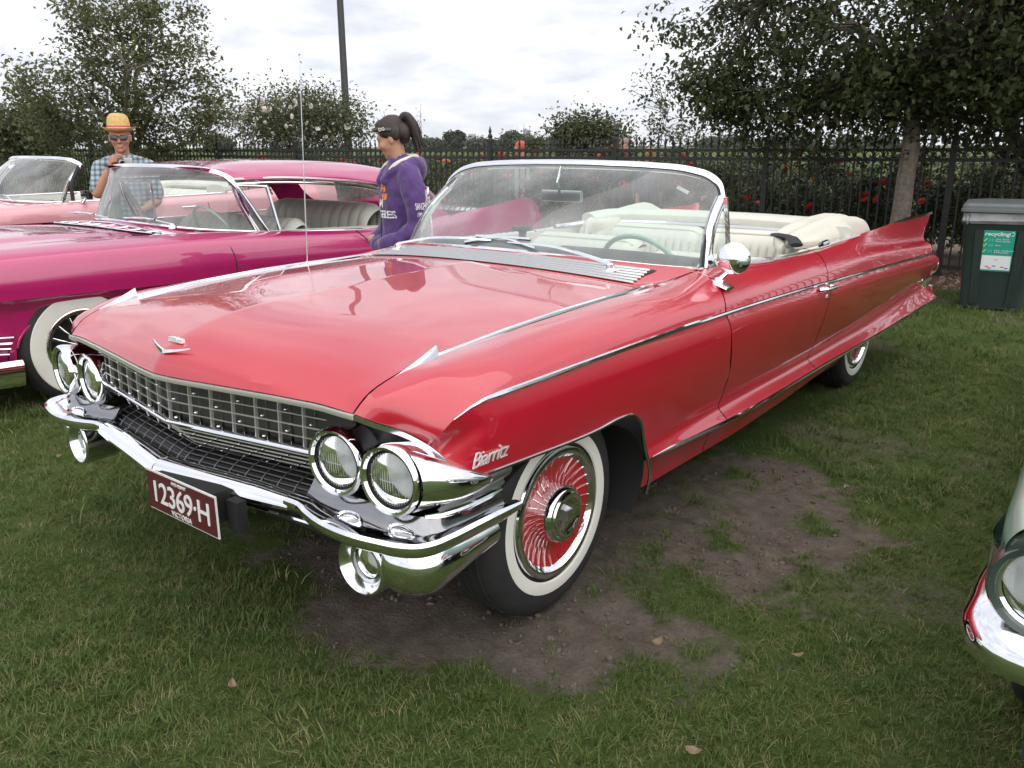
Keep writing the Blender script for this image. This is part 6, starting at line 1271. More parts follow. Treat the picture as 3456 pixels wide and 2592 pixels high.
seat2(pc, 'front_seat', -.74, .0, 3.40, .52, .95, .12, .12, 8, VINYL); seat2(pc, 'front_seat', .02, .74, 3.40, .52, .95, .12, .12, 8, VINYL); seat2(pc, 'rear_seat', -.72, .72, 4.3, .5, .95, .12, .14, 12, VINYL)
mb = MB(); R = [[(x, 2.55+.08*(1-math.cos(t_)), .92+.035*math.sin(t_)) for x in np.linspace(-.78, .78, 15)] for t_ in np.linspace(0, math.pi, 8)]; mb.grid(R, flip=True); K('dashboard', mb, mat('coupe_dash', (.38, .30, .28), .5))
mb = MB(); mb.box((0, 3.3, .25), (1.3, 5.4, .06)); K('floor_pan', mb, DARKGAP, smooth=False)
add_wheels(pc, ((.90, 1.35, .34, 1), (.90, 1.35, .34, -1), (.86, 4.7, .34, 1), (.86, 4.7, .34, -1)), 'plain')
# ---------------------------------------------------------------- mint green car at the right edge
MINT = mat('mint_paint', (.28, .44, .36), .35, coat=1.0, coat_rough=.02, var=.04, vscale=3); DKG = mat('dark_green_paint', (.035, .055, .048), .3, coat=1.0)
gc = thing('green_car', 'mint green car with dark headlight surround beside the bare soil', 'car', (3.07, .45, 0))
def Q(name, mb, m, **k): return mb.obj(name, m, gc, **k)
Y = [.02, .10, .35, 1.0, 1.8, 2.6, 3.6, 4.9]
UP = [[(.64, .865), (.80, .850), (.90, .80), (.935, .76), (.94, .72)], [(.68, .89), (.82, .875), (.92, .82), (.95, .76), (.955, .70)], [(.72, .91), (.84, .895), (.94, .83), (.97, .74), (.97, .62)], [(.76, .93), (.86, .91), (.96, .84), (.99, .70), (.98, .50)], [(.78, .94), (.88, .92), (.97, .84), (1.0, .66), (.98, .42)], [(.84, .95), (.91, .93), (.98, .84), (1.0, .64), (.98, .36)], [(.84, .95), (.91, .93), (.98, .84), (1.0, .64), (.98, .36)], [(.80, .92), (.88, .88), (.94, .78), (.95, .60), (.93, .36)]]
mb = MB(); rail_panel(mb, sec_rails(Y, UP), 60, 24); Q('fender_side', mb, MINT, weld=.001, sharp=60)
R = []
for f in np.linspace(0, 1, 12): R.append(resamp([(xe*f, y, zc+(ze-zc)*f**2.4) for y, ze, zc, xe in ((.0, .865, .86, .64), (.10, .89, .90, .68), (.35, .91, .93, .72), (1.0, .93, .95, .76), (1.7, .94, .965, .78))], 24))
mb = MB(); mb.grid(R, flip=True); mb.grid(A(R)*A((-1, 1, 1))); Q('hood', mb, MINT, weld=.001)
for s_ in (1, -1):
    R = [[((.94-.01*f)*s_, y-.01*f, z) for y, z in ((.02, .73), (.0, .60), (.02, .48))] for f in (0, 1)]
    mb = MB(); P = resamp(A([(.40, -.05, .54), (.60, -.045, .545), (.85, -.02, .545), (.935, .005, .545), (.975, .06, .548), (.985, .16, .556), (.985, .42, .56)]), 40)*A((s_, 1, 1)); prof = A([(-.01, -.045), (.008, -.038), (.018, -.015), (.014, .012), (-.012, .040), (-.06, .055), (-.06, -.04)])*A((s_, 1)); mb.sweep(P, prof); Q('front_bumper', mb, CHROME, weld=1e-5)
    mb = MB(); R = [resamp(A([(.60, .0, .60-.04*k), (.85, .02, .60-.04*k), (.93, .05, .60-.04*k), (.965, .12, .60-.04*k), (.97, .4, .60-.04*k)]), 24)*A((s_, 1, 1))+A((0, 0, .10)) for k in range(3)]; mb.grid(R, flip=s_ < 0); Q('headlight_panel', mb, CHROME)
    for k_, xl in enumerate((.66, .865)):
        mb = MB(); mb.lathe([(.074, .0), (.080, .018), (.090, .022), (.098, .010), (.10, -.06), (.09, -.14)], (xl*s_, .03, .675), (.08*s_, -1, 0), 36); Q('headlight_surround', mb, DKG)
        H_ = bpy.data.objects.new('headlight', None); col.objects.link(H_); H_.parent = gc; H_.location = (xl*s_, .03, .675)
        mb = MB(); mb.lathe([(.001, .016), (.05, .010), (.072, 0)], (0, 0, 0), (.08*s_, -1, 0), 32); mb.obj('lens', HLENS, H_); mb = MB(); mb.lathe([(.001, -.05), (.03, -.045), (.06, -.02), (.072, 0)], (0, 0, 0), (.08*s_, -1, 0), 32); mb.obj('reflector', REFL, H_); mb = MB(); mb.lathe([(.072, .002), (.077, .010), (.080, .0)], (0, 0, 0), (.08*s_, -1, 0), 32); mb.obj('bezel', CHROME, H_)
    mb = MB(); P = resamp(A([(.70, .0, .795), (.85, .0, .78), (.925, .03, .745), (.945, .05, .71)]), 20)*A((s_, 1, 1)); mb.sweep(P, ell(.012, .018, 8)); Q('brow', mb, DKG)
    mb = MB(); mb.grid([resamp(A([(.955, .10, .70), (.96, .25, .62), (.955, .3, .45)]), 8)*A((s_, 1, 1)), resamp(A([(.70, .10, .70), (.70, .25, .55), (.70, .3, .40)]), 8)*A((s_, 1, 1))]); Q('inner_panel', mb, DARKGAP)
mb = MB(); mb.grid([[(x, .05, z) for x in np.linspace(-.8, .8, 9)] for z in (.86, .45)]); Q('grille', mb, DCHROME)
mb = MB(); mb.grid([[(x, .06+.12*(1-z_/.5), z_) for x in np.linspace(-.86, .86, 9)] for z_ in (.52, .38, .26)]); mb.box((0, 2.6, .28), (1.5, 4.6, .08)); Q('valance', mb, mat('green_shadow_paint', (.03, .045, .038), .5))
wbg = A([(0, 1.72, .97), (.5, 1.80, .96), (.82, 2.05, .95)]); wtg = A([(0, 2.2, 1.38), (.5, 2.24, 1.37), (.74, 2.35, 1.33)]); wbg = resamp(np.concatenate([(wbg*A((-1, 1, 1)))[:0:-1], wbg]), 31); wtg = resamp(np.concatenate([(wtg*A((-1, 1, 1)))[:0:-1], wtg]), 31); mb = MB(); mb.grid([wbg, wtg]); Q('windscreen', mb, MGL)
mb = MB(); R = [[(x, y, np.interp(y, [2.2, 2.6, 3.6, 4.3], [1.38, 1.43, 1.40, 1.0])-.10*(abs(x)/.74)**3) for x in np.linspace(-.74, .74, 17)] for y in np.linspace(2.2, 4.3, 14)]; mb.grid(R, flip=True); mb.grid([[(f*.86, y, .93) for f in np.linspace(-1, 1, 9)] for y in (4.2, 4.9)]); Q('roof', mb, MINT)
add_wheels(gc, ((.84, .85, .34, 1), (.84, .85, .34, -1), (.84, 3.9, .34, 1), (.84, 3.9, .34, -1)), 'plain')
# ================================================================ PEOPLE
from mathutils.bvhtree import BVHTree
class Blob:
    """closed volumes fused into one continuous skin by a voxel remesh"""
    def __init__(s): s.mb = MB()
    def limb(s, pts, n=16, flat=None, up=None):
        """pts: list of (x,y,z,rx,ry); elliptical tube with rounded ends; rx across, ry along 'up'"""
        P = A(pts); k = max(8, 6*(len(P)-1)+1); c = np.r_[0, np.cumsum(np.linalg.norm(np.diff(P[:, :3], axis=0), axis=1)+1e-6)]; t = np.linspace(0, c[-1], k); Q_ = spl(c, P, t)
        # round caps
        T0 = Q_[0, :3]-Q_[1, :3]; T0 /= np.linalg.norm(T0)+1e-9; T1 = Q_[-1, :3]-Q_[-2, :3]; T1 /= np.linalg.norm(T1)+1e-9
        caps0 = []; caps1 = []
        for f in (.98, .85, .5):
            r_ = math.sqrt(1-f*f); caps0.append(np.r_[Q_[0, :3]+T0*f*min(Q_[0, 3:]), Q_[0, 3:]*r_]); caps1.append(np.r_[Q_[-1, :3]+T1*f*min(Q_[-1, 3:]), Q_[-1, 3:]*r_])
        Q_ = np.concatenate([caps0, Q_, caps1[::-1]]); C = Q_[:, :3]; T = np.gradient(C, axis=0); T /= np.linalg.norm(T, axis=1)[:, None]+1e-9
        u = A(up if up is not None else ((0, 1, 0) if abs((C[-1]-C[0])[2]) > .7*np.linalg.norm(C[-1]-C[0]) else (0, 0, 1))); S = np.cross(T, u); S /= np.linalg.norm(S, axis=1)[:, None]+1e-9; W = np.cross(S, T); a_ = np.linspace(0, 2*np.pi, n, endpoint=False)
        R = C[:, None, :]+S[:, None, :]*(np.cos(a_)[None, :, None]*Q_[:, 3, None, None])+W[:, None, :]*(np.sin(a_)[None, :, None]*Q_[:, 4, None, None])
        o = len(s.mb.v); m_ = len(Q_); s.mb.grid(R, wrap=True); s.mb.f.append(tuple(o+j for j in range(n))[::-1]); s.mb.f.append(tuple(o+(m_-1)*n+j for j in range(n))); return s
    def ball(s, c, r, n=14, deform=None):
        V = []
        for i in range(1, n):
            th = math.pi*i/n
            for j in range(2*n):
                ph = math.pi*j/n; v = Vector((math.sin(th)*math.cos(ph), math.sin(th)*math.sin(ph), math.cos(th)))
                if deform: v = deform(v)
                V.append((c[0]+v[0]*r[0], c[1]+v[1]*r[1], c[2]+v[2]*r[2]))
        m_ = n-1; F = gridfaces(m_, 2*n, wrap=True); F.append(tuple(range(2*n))[::-1]); F.append(tuple((m_-1)*2*n+j for j in range(2*n))); s.mb.add(V, [f[::-1] for f in F]); return s
    def mesh(s, name, voxel=.008, smooth=6):
        me = bpy.data.meshes.new(name); me.from_pydata(s.mb.v, [], s.mb.f); b_ = bmesh.new(); b_.from_mesh(me); bmesh.ops.recalc_face_normals(b_, faces=b_.faces); b_.to_mesh(me); b_.free()
        o = bpy.data.objects.new(name, me); col.objects.link(o); r_ = o.modifiers.new('r', 'REMESH'); r_.mode = 'VOXEL'; r_.voxel_size = voxel; sm = o.modifiers.new('s', 'SMOOTH'); sm.iterations = smooth; sm.factor = .5
        dg = bpy.context.evaluated_depsgraph_get(); out_ = bpy.data.meshes.new_from_object(o.evaluated_get(dg)); bpy.data.objects.remove(o); bpy.data.meshes.remove(me); out_.shade_smooth(); out_.name = name; return out_
def head_parts(B, c, s=1.0, pitch=0.0, female=False, yaw=0.0):
    """head centred at c facing -y (pitch>0 looks down); built in place"""
    cp, sp = math.cos(pitch), math.sin(pitch)
    cy_, sy_ = math.cos(yaw), math.sin(yaw)
    def tf(p):
        x, y, z = p[0]*s, p[1]*s, p[2]*s; y, z = y*cp-z*sp, y*sp+z*cp; return (c[0]+x*cy_-y*sy_, c[1]+x*sy_+y*cy_, c[2]+z)
    def ball(p, r, n=12):
        V = []
        for i in range(1, n):
            th = math.pi*i/n
            for j in range(2*n): ph = math.pi*j/n; V.append(tf((p[0]+r[0]*math.sin(th)*math.cos(ph), p[1]+r[1]*math.sin(th)*math.sin(ph), p[2]+r[2]*math.cos(th))))
        m_ = n-1; F = gridfaces(m_, 2*n, wrap=True); F.append(tuple(range(2*n))[::-1]); F.append(tuple((m_-1)*2*n+j for j in range(2*n))); B.mb.add(V, F)
    w = .070 if female else .076
    ball((0, .012, .035), (w, .092, .085), 16)            # cranium
    ball((0, -.022, -.02), (w*.88, .066, .085), 14)       # face
    ball((0, -.035, -.075), (w*.62, .046, .042), 12)      # jaw
    ball((0, -.070, -.098), (.020, .018, .017))           # chin
    ball((0, -.076, .025), (.050, .018, .014))            # brow
    for s_ in (-1, 1):
        ball((s_*.036, -.060, -.028), (.026, .024, .026)); ball((s_*w*.99, .006, -.012), (.010, .019, .031)); ball((s_*.007, -.094, -.034), (.009, .010, .008))
    B.limb([(*tf((0, -.082, .018)), .0085*s, .009*s), (*tf((0, -.093, -.008)), .010*s, .010*s), (*tf((0, -.103, -.030)), .0125*s, .011*s)], 10)  # nose
    ball((0, -.084, -.062), (.025, .010, .0055)); ball((0, -.082, -.073), (.022, .010, .006))   # lips
    return tf
def person_root(name, label, me, m, loc, rz):
    me.materials.clear(); me.materials.append(m); o = link(name, me, None, loc, (0, 0, rz)); return tag(o, label, 'person')
def child(me, name, m, parent): me.materials.clear(); me.materials.append(m); return link(name, me, parent)
def drape_text(txt, size, m, parent, me, origin, xd, yd, xs=1.0, **k):
    """lettering printed on a garment: every vertex dropped onto the cloth"""
    t_ = text_mesh(txt, size, depth=0.0, **k); b_ = bmesh.new(); b_.from_mesh(t_); bmesh.ops.triangulate(b_, faces=b_.faces); bmesh.ops.subdivide_edges(b_, edges=[e for e in b_.edges if e.calc_length() > size*.25], cuts=2, use_grid_fill=False); b_.to_mesh(t_); b_.free()
    X = Vector(xd).normalized(); Y_ = (Vector(yd)-X*Vector(yd).dot(X)).normalized(); Z = X.cross(Y_); bv = BVHTree.FromPolygons([v.co for v in me.vertices], [tuple(p.vertices) for p in me.polygons])
    for v in t_.vertices:
        p = Vector(origin)+X*v.co.x*xs+Y_*v.co.y; hit, nr, i_, d_ = bv.ray_cast(p+Z*.25, -Z)
        v.co = (hit+nr*.0025) if hit else p
    t_.materials.append(m); return link('lettering', t_, parent)
def cloth(name, c, var=.12, plaid=None):
    if name in MATS: return MATS[name]
    m = mat(name, c, .85, var=var, vscale=9, bump=.35, bscale=14, sheen=.3, spec=.2)
    if plaid:
        t = m.node_tree; b = t.nodes['Principled BSDF']; tc_ = nd(t, 'ShaderNodeTexCoord'); sp_ = nd(t, 'ShaderNodeSeparateXYZ'); t.links.new(tc_.outputs['Object'], sp_.inputs[0]); outs = []
        for ax, sc in ((0, 22.0), (2, 22.0)):
            mu = nd(t, 'ShaderNodeMath', operation='MULTIPLY'); mu.inputs[1].default_value = sc; t.links.new(sp_.outputs[ax], mu.inputs[0]); fr = nd(t, 'ShaderNodeMath', operation='FRACT'); t.links.new(mu.outputs[0], fr.inputs[0]); gt = nd(t, 'ShaderNodeMath', operation='GREATER_THAN'); gt.inputs[1].default_value = .55; t.links.new(fr.outputs[0], gt.inputs[0]); outs.append(gt)
        ad_ = nd(t, 'ShaderNodeMath', operation='ADD'); t.links.new(outs[0].outputs[0], ad_.inputs[0]); t.links.new(outs[1].outputs[0], ad_.inputs[1]); hv = nd(t, 'ShaderNodeMath', operation='MULTIPLY'); hv.inputs[1].default_value = .5; t.links.new(ad_.outputs[0], hv.inputs[0])
        r = ramp(t, hv.outputs[0], [(0, plaid[0]), (.5, c), (1, plaid[1])]); t.links.new(r.outputs[0], b.inputs['Base Color'])
    return m
HAIRD = mat('dark_hair', (.022, .014, .011), .5, var=.3, vscale=40, bump=.4, bscale=120)
# ---------------------------------------------------------------- woman in the purple hoodie
# local frame: feet at origin, faces -y
B = Blob(); H = 1.64
tfh = head_parts(B, (0, -.03, 1.505), 1.0, pitch=.36, female=True, yaw=-.55)
B.limb([(0, .015, 1.30, .052, .055), (0, .005, 1.37, .050, .052), (0, -.02, 1.46, .052, .056)])
B.limb([(0, .02, .86, .15, .11), (0, .02, 1.0, .125, .10), (0, .01, 1.15, .14, .10), (0, .015, 1.28, .14, .085)], up=(0, 1, 0))
for s_ in (-1, 1):
    B.limb([(s_*.14, .02, 1.28, .045, .045), (s_*.20, .04, 1.10, .034, .034), (s_*.215, .02, .98, .028, .03), (s_*.15, -.12, .88, .024, .026)]); B.ball((s_*.12, -.14, .885), (.032, .045, .035))
    B.limb([(s_*.085, .02, .86, .085, .095), (s_*.085, .01, .48, .055, .06), (s_*.085, .03, .30, .05, .055), (s_*.085, .03, .08, .036, .04)]); B.limb([(s_*.085, .06, .035, .04, .032), (s_*.085, -.10, .03, .042, .025)])
wme = B.mesh('person', .008, 3)
wx, wy = -1.56, 2.57
face_dir = math.atan2(-.62, -.785); wrz = face_dir+math.pi/2+.42
wo = person_root('person', 'woman in a purple hoodie with dark ponytail looking down beside the red car', wme, SKIN, (wx, wy, 0), wrz)
PUR = cloth('purple_fleece', (.082, .045, .16), .14)
B = Blob()
B.limb([(0, .02, .70, .165, .135), (0, .02, .84, .175, .145), (0, .02, 1.0, .165, .135), (0, .015, 1.15, .170, .130), (0, .015, 1.27, .165, .110), (0, .02, 1.325, .11, .085)], 24, up=(0, 1, 0))
for s_ in (-1, 1):
    B.limb([(s_*.13, .02, 1.285, .075, .075), (s_*.185, .03, 1.20, .073, .075), (s_*.212, .045, 1.08, .064, .068), (s_*.218, .02, .98, .058, .062), (s_*.185, -.06, .91, .054, .056), (s_*.135, -.13, .875, .050, .050)], 18)
    B.limb([(s_*.10, -.115, .86, .06, .05), (s_*.05, -.135, .86, .05, .045)])
# hood lying on the shoulders
B.limb([(-.112, -.02, 1.315, .04, .04), (-.118, .05, 1.335, .042, .05), (-.068, .108, 1.325, .05, .072), (0, .125, 1.31, .052, .085), (.068, .108, 1.325, .05, .072), (.118, .05, 1.335, .042, .05), (.112, -.02, 1.315, .04, .04)], 14, up=(0, 0, 1))
B.limb([(-.10, -.04, 1.32, .03, .035), (-.05, -.095, 1.25, .028, .03)]); B.limb([(.10, -.04, 1.32, .03, .035), (.05, -.095, 1.25, .028, .03)])
hme = B.mesh('hoodie', .0075, 4)
def crease(me, amp, seed):
    n = len(me.vertices); co = np.empty(n*3); no = np.empty(n*3); me.vertices.foreach_get('co', co); me.vertices.foreach_get('normal', no); co = co.reshape(-1, 3); no = no.reshape(-1, 3); ang = np.arctan2(co[:, 1], co[:, 0])
    w = fbm(ang*2.2+co[:, 2]*3+7, co[:, 2]*9+ang*1.2, seed, 3)-.5; w2 = np.abs(fbm(co[:, 0]*14+co[:, 2]*6, co[:, 2]*16-co[:, 1]*12, seed+9, 2)-.5)
    co = co+no*((w*1.6-w2*1.3+.25)*amp)[:, None]; me.vertices.foreach_set('co', co.reshape(-1)); me.update(); me.shade_smooth()
crease(hme, .016, 3); child(hme, 'hoodie', PUR, wo)
FLE = cloth('cream_fleece', (.62, .58, .50), .08)
B = Blob(); B.limb([(-.06, -.098, 1.255, .016, .018), (-.092, -.05, 1.335, .020, .022), (-.10, .03, 1.372, .022, .024), (-.055, .095, 1.385, .022, .026), (0, .11, 1.385, .022, .026), (.055, .095, 1.385, .022, .026), (.10, .03, 1.372, .022, .024), (.092, -.05, 1.335, .020, .022), (.06, -.098, 1.255, .016, .018)], 12); child(B.mesh('hood_lining', .007, 2), 'hood_lining', FLE, wo)
B = Blob()
for s_ in (-1, 1): B.limb([(s_*.085, .02, .86, .095, .105), (s_*.085, .01, .48, .066, .07), (s_*.085, .03, .10, .055, .06)])
B.limb([(-.05, .02, .86, .12, .11), (.05, .02, .86, .12, .11)]); child(B.mesh('trousers', .012, 3), 'trousers', cloth('dark_denim', (.03, .04, .07)), wo)
B = Blob()
for s_ in (-1, 1): B.limb([(s_*.085, .07, .04, .045, .042), (s_*.085, -.11, .035, .046, .033)])
child(B.mesh('shoes', .01, 2), 'shoes', BLACK, wo)
# hair: swept back cap, then the ponytail
B = Blob(); P = tfh((0, .020, .048))
B.ball(tfh((0, .022, .045)), (.0745, .094, .086), 16); B.ball(tfh((0, -.02, .078)), (.060, .060, .045), 12)
for s_ in (-1, 1): B.limb([(*tfh((s_*.066, -.02, .045)), .014, .03), (*tfh((s_*.066, .055, .0)), .016, .04)])
B.ball(tfh((0, .075, .0)), (.064, .045, .066), 12)
hair = child(B.mesh('hair', .006, 2), 'hair', HAIRD, wo)
PT = [((0, .088, .080), .018), ((0, .112, .092), .024), ((0, .134, .078), .030), ((0, .146, .040), .033), ((0, .148, -.01), .031), ((0, .143, -.065), .022), ((0, .138, -.115), .006)]
B = Blob(); B.limb([(*tfh(p_), r_, r_*.85) for p_, r_ in PT], 12)
for k in range(5):
    dx_ = (-.018, .016, 0, -.008, .01)[k]; dn = (.0, .01, -.028, .018, -.015)[k]; B.limb([(*tfh((p_[0]+dx_*min(1, i_/3), p_[1]+dn*min(1, i_/3), p_[2]-.012*k*(i_ > 3))), r_*.42, r_*.38) for i_, (p_, r_) in enumerate(PT)], 8)
B.limb([(*tfh((0, .095, .083)), .019, .019), (*tfh((0, .105, .089)), .019, .019)], 10)
child(B.mesh('ponytail', .0045, 1), 'ponytail', HAIRD, wo)
# sunglasses pushed up on the hair
sgm = mat('black_plastic', (.012, .012, .013), .18, coat=.5)
mb = MB(); P = [tfh((x_, y_, z_)) for x_, y_, z_ in ((.079, .03, .035), (.080, -.02, .055), (.070, -.062, .072), (.045, -.088, .080), (0, -.095, .082), (-.045, -.088, .080), (-.070, -.062, .072), (-.080, -.02, .055), (-.079, .03, .035))]; mb.sweep(resamp(P, 30), ell(.004, .013, 8), up=(0, .2, 1)); sgw = mb.obj('sunglasses', sgm, wo)
e0, e1_, e2_ = [Vector(tfh(p_)) for p_ in ((.087, -.022, .058), (.087, .02, .052), (.087, -.02, .09))]; place_text('emblem', 'DG', .026, mat('gold_letters', (.62, .60, .52), .3, .5), wo, e0, e1_-e0, e2_-e0, depth=.002, font_bold=.001)
WHP = mat('print_white', (.72, .72, .74), .7); ORP = mat('print_orange', (.75, .26, .02), .7)
drape_text('SANGELES', .056, WHP, wo, hme, (.27, .058, 1.105), (-.35, 1, 0), (0, 0, 1), font_bold=.0008, spacing=.9, xs=.33)
drape_text('1986', .034, WHP, wo, hme, (.27, .045, 1.058), (-.35, 1, 0), (0, 0, 1), font_bold=.001, xs=.6)
drape_text('98', .066, ORP, wo, hme, (.07, -.20, 1.205), (.92, .4, 0), (0, 0, 1), font_bold=.002); drape_text('88', .05, ORP, wo, hme, (.095, -.20, 1.155), (.92, .4, 0), (0, 0, 1), font_bold=.002)
drape_text('M', .07, WHP, wo, hme, (.035, -.20, 1.115), (.97, .2, 0), (0, 0, 1), font_bold=.002)
drape_text('ANGELES', .062, WHP, wo, hme, (.02, -.20, 1.05), (1, .0, 0), (0, 0, 1), font_bold=.0012, spacing=.85)
mb = MB(); mb.tube([(0, -.128, .82), (0, -.125, 1.0), (0, -.118, 1.15), (0, -.105, 1.25)], .0035, 6); mb.obj('zip', mat('zip_dark', (.03, .02, .05), .5), wo)
# ---------------------------------------------------------------- man with the straw hat and camcorder
mx_ = -5.35; mp = U((432, 520), 'x', mx_); my_ = mp[1]; mdir = math.atan2(CAM[1]-my_, CAM[0]-mx_); mrz = mdir+math.pi/2-.10
Lw = Matrix.Translation((mx_, my_, 0)) @ Matrix.Rotation(mrz, 4, 'Z'); Li = Lw.inverted()
def loc_(q, off=0.0):     # photo pixel -> local point, 'off' metres nearer the camera than the man's axis
    d = ray(q); n_ = Vector((CAM[0]-mx_, CAM[1]-my_, 0)).normalized(); c0 = Vector((mx_, my_, 0))+n_*off; t_ = (c0-Vector(CAM)).dot(n_)/Vector(d).dot(n_); return A(Li @ Vector(CAM+d*t_))
hc = loc_((406, 462)); B = Blob(); hcz_ = hc[2]
tfm = head_parts(B, (hc[0], -.03, hcz_), 1.14, pitch=.10); nx = hc[0]
B.limb([(nx, .02, hcz_-.23, .062, .062), (nx, .01, hcz_-.15, .060, .062), (nx, -.01, hcz_-.06, .060, .062)])
sh = hcz_-.235
B.limb([(nx, .02, .90, .17, .13), (nx, .0, 1.05, .175, .15), (nx, .0, 1.2, .18, .13), (nx, .01, sh-.06, .17, .10)], 20, up=(0, 1, 0))
rs = A((nx-.19, .01, sh-.045)); re_ = loc_((330, 655), .10); rh = loc_((388, 535), .20); rw = rh+(re_-rh)*.22
ls = A((nx+.19, .01, sh-.045)); le = A((nx+.25, -.02, sh-.33)); lh = A((nx+.14, -.20, sh-.40))
B.limb([(*rs, .058, .058), (*((rs+re_)/2+A((-.02, 0, 0))), .052, .05), (*re_, .044, .046), (*((re_+rw)/2), .044, .042), (*rw, .030, .028)], 16)
B.limb([(*ls, .058, .058), (*((ls+le)/2), .052, .05), (*le, .044, .044), (*((le+lh)/2), .042, .04), (*lh, .03, .028)], 16); B.ball(tuple(lh+A((-.02, -.03, 0))), (.04, .05, .03))
hd = (rh-rw)/np.linalg.norm(rh-rw); side_ = np.cross(hd, A((0, -1, 0))); side_ /= np.linalg.norm(side_); fwd = A((.35, -.9, -.25)); fwd /= np.linalg.norm(fwd)
pc_ = rw+hd*.055; B.limb([(*rw, .028, .024), (*pc_, .040, .024), (*(pc_+hd*.03), .038, .022)], 12)
camc = pc_+hd*.012+A((.045, -.035, -.005))
for k in range(4):      # fingers curling over the camera body
    b0 = pc_+hd*(.035-.021*k)+A((-.004, -.015, .004)); k1 = b0+A((.020, -.034, .020-.002*k)); k2 = k1+A((.034, -.016, -.002)); k3 = k2+A((.018-.003*k, .006, -.016)); B.limb([(*b0, .0105, .0105), (*k1, .0098, .0098), (*k2, .009, .009), (*k3, .0078, .0078)], 10)
B.limb([(*(pc_-hd*.02), .013, .013), (*(pc_+A((.02, .02, -.02))), .0115, .0115), (*(pc_+A((.05, .02, -.018))), .010, .010)], 10)
for s_ in (-1, 1):
    B.limb([(nx+s_*.10, .02, .90, .095, .10), (nx+s_*.10, .01, .50, .062, .065), (nx+s_*.10, .03, .30, .055, .06), (nx+s_*.10, .03, .08, .04, .045)]); B.limb([(nx+s_*.10, .07, .04, .045, .036), (nx+s_*.10, -.13, .035, .048, .028)])
mo = person_root('person', 'man in a straw hat and plaid shirt filming between the pink cars', B.mesh('person', .0065, 3), mat('ruddy_skin', (.45, .22, .14), .5, var=.1, vscale=14), (mx_, my_, 0), mrz)
B = Blob(); PLD = cloth('plaid_shirt', (.17, .22, .26), .1, ((.33, .40, .44), (.075, .10, .13)))
B.limb([(nx, .02, .86, .19, .155), (nx, -.005, 1.05, .20, .175), (nx, .0, 1.22, .205, .150), (nx, .01, sh-.05, .185, .12), (nx, .01, sh+.01, .12, .09)], 24, up=(0, 1, 0))
for s_ in (-1, 1): B.limb([(nx+s_*.05, .02, sh+.035, .05, .05), (nx+s_*.12, .015, sh+.0, .065, .065), (nx+s_*.19, .01, sh-.045, .075, .075)], 14)
for a0, a1, a2, f_ in ((rs, re_, rw, .78), (ls, le, lh, .8)):
    e_ = a0+(a1-a0)*f_; B.limb([(*a0, .085, .08), (*((a0+e_)/2), .080, .075), (*e_, .076, .07)], 16)
sme = B.mesh('shirt', .008, 4); crease(sme, .014, 5); child(sme, 'shirt', PLD, mo)
B = Blob()
for s_ in (-1, 1): B.limb([(nx+s_*.012, -.085, sh-.045, .012, .03), (nx+s_*.062, -.06, sh+.02, .012, .035), (nx+s_*.085, .0, sh+.055, .012, .03), (nx+s_*.04, .07, sh+.07, .012, .03)], 10)
child(B.mesh('collar', .006, 2), 'collar', PLD, mo)
B = Blob()
for s_ in (-1, 1): B.limb([(nx+s_*.10, .02, .90, .11, .12), (nx+s_*.10, .01, .50, .08, .085), (nx+s_*.10, .03, .10, .065, .07)])
B.limb([(nx-.05, .02, .90, .15, .13), (nx+.05, .02, .90, .15, .13)]); child(B.mesh('trousers', .012, 3), 'trousers', cloth('blue_jeans', (.05, .08, .15)), mo)
B = Blob()
for s_ in (-1, 1): B.limb([(nx+s_*.10, .08, .045, .05, .046), (nx+s_*.10, -.14, .04, .052, .036)])
child(B.mesh('shoes', .01, 2), 'shoes', BLACK, mo)
# hat
STRAW = mat('straw', (.60, .42, .17), .8, var=.15, vscale=40, bump=.4, bscale=180); a_ = np.linspace(0, 2*np.pi, 40, endpoint=False); R = []
h0 = A(tfm((0, .0, .050))); 
for rr_, hz in ((.148, .012), (.146, .006), (.12, -.014), (.102, -.008), (.098, .02), (.094, .07), (.086, .112), (.066, .134), (.03, .122), (.001, .114)):
    R.append([(h0[0]+rr_*1.0*math.cos(t_), h0[1]+rr_*1.15*math.sin(t_), h0[2]+hz+(.022*abs(math.cos(t_))**2 if rr_ > .11 else 0)-(.020 if rr_ < .05 else 0)+(.012*abs(math.sin(t_)) if .05 < rr_ < .085 else 0)) for t_ in a_])
mb = MB(); mb.grid(R, wrap=True); hat = mb.obj('hat', STRAW, mo, sharp=50)
for z_, m_, r_ in ((.012, mat('band_red', (.50, .03, .04), .7), .1015), (.032, MATS['band_red'], .0995), (.022, mat('band_pink', (.70, .40, .34), .7), .1002)):
    mb = MB(); mb.grid([[(h0[0]+(r_-dz*.05)*math.cos(t_), h0[1]+(r_-dz*.05)*1.15*math.sin(t_), h0[2]+z_+dz) for t_ in a_] for dz in (-.0055, .0055)], wrap=True); mb.obj('hat_band', m_, hat)
sg = bpy.data.objects.new('sunglasses', None); col.objects.link(sg); sg.parent = mo
for s_ in (-1, 1):
    mb = MB(); mb.sweep([A(tfm((s_*.012, -.104, .002))), A(tfm((s_*.036, -.101, .004))), A(tfm((s_*.060, -.086, .004)))], ell(.004, .021, 12, 2.4), up=(0, .1, 1)); mb.obj('lens', sgm, sg)
    mb = MB(); mb.tube([A(tfm((s_*.064, -.084, .012))), A(tfm((s_*.084, .0, .012)))], .003, 6); mb.obj('temple', sgm, sg)
mb = MB(); mb.tube([A(tfm((-.014, -.106, .010))), A(tfm((.014, -.106, .010)))], .003, 6); mb.obj('bridge', sgm, sg)
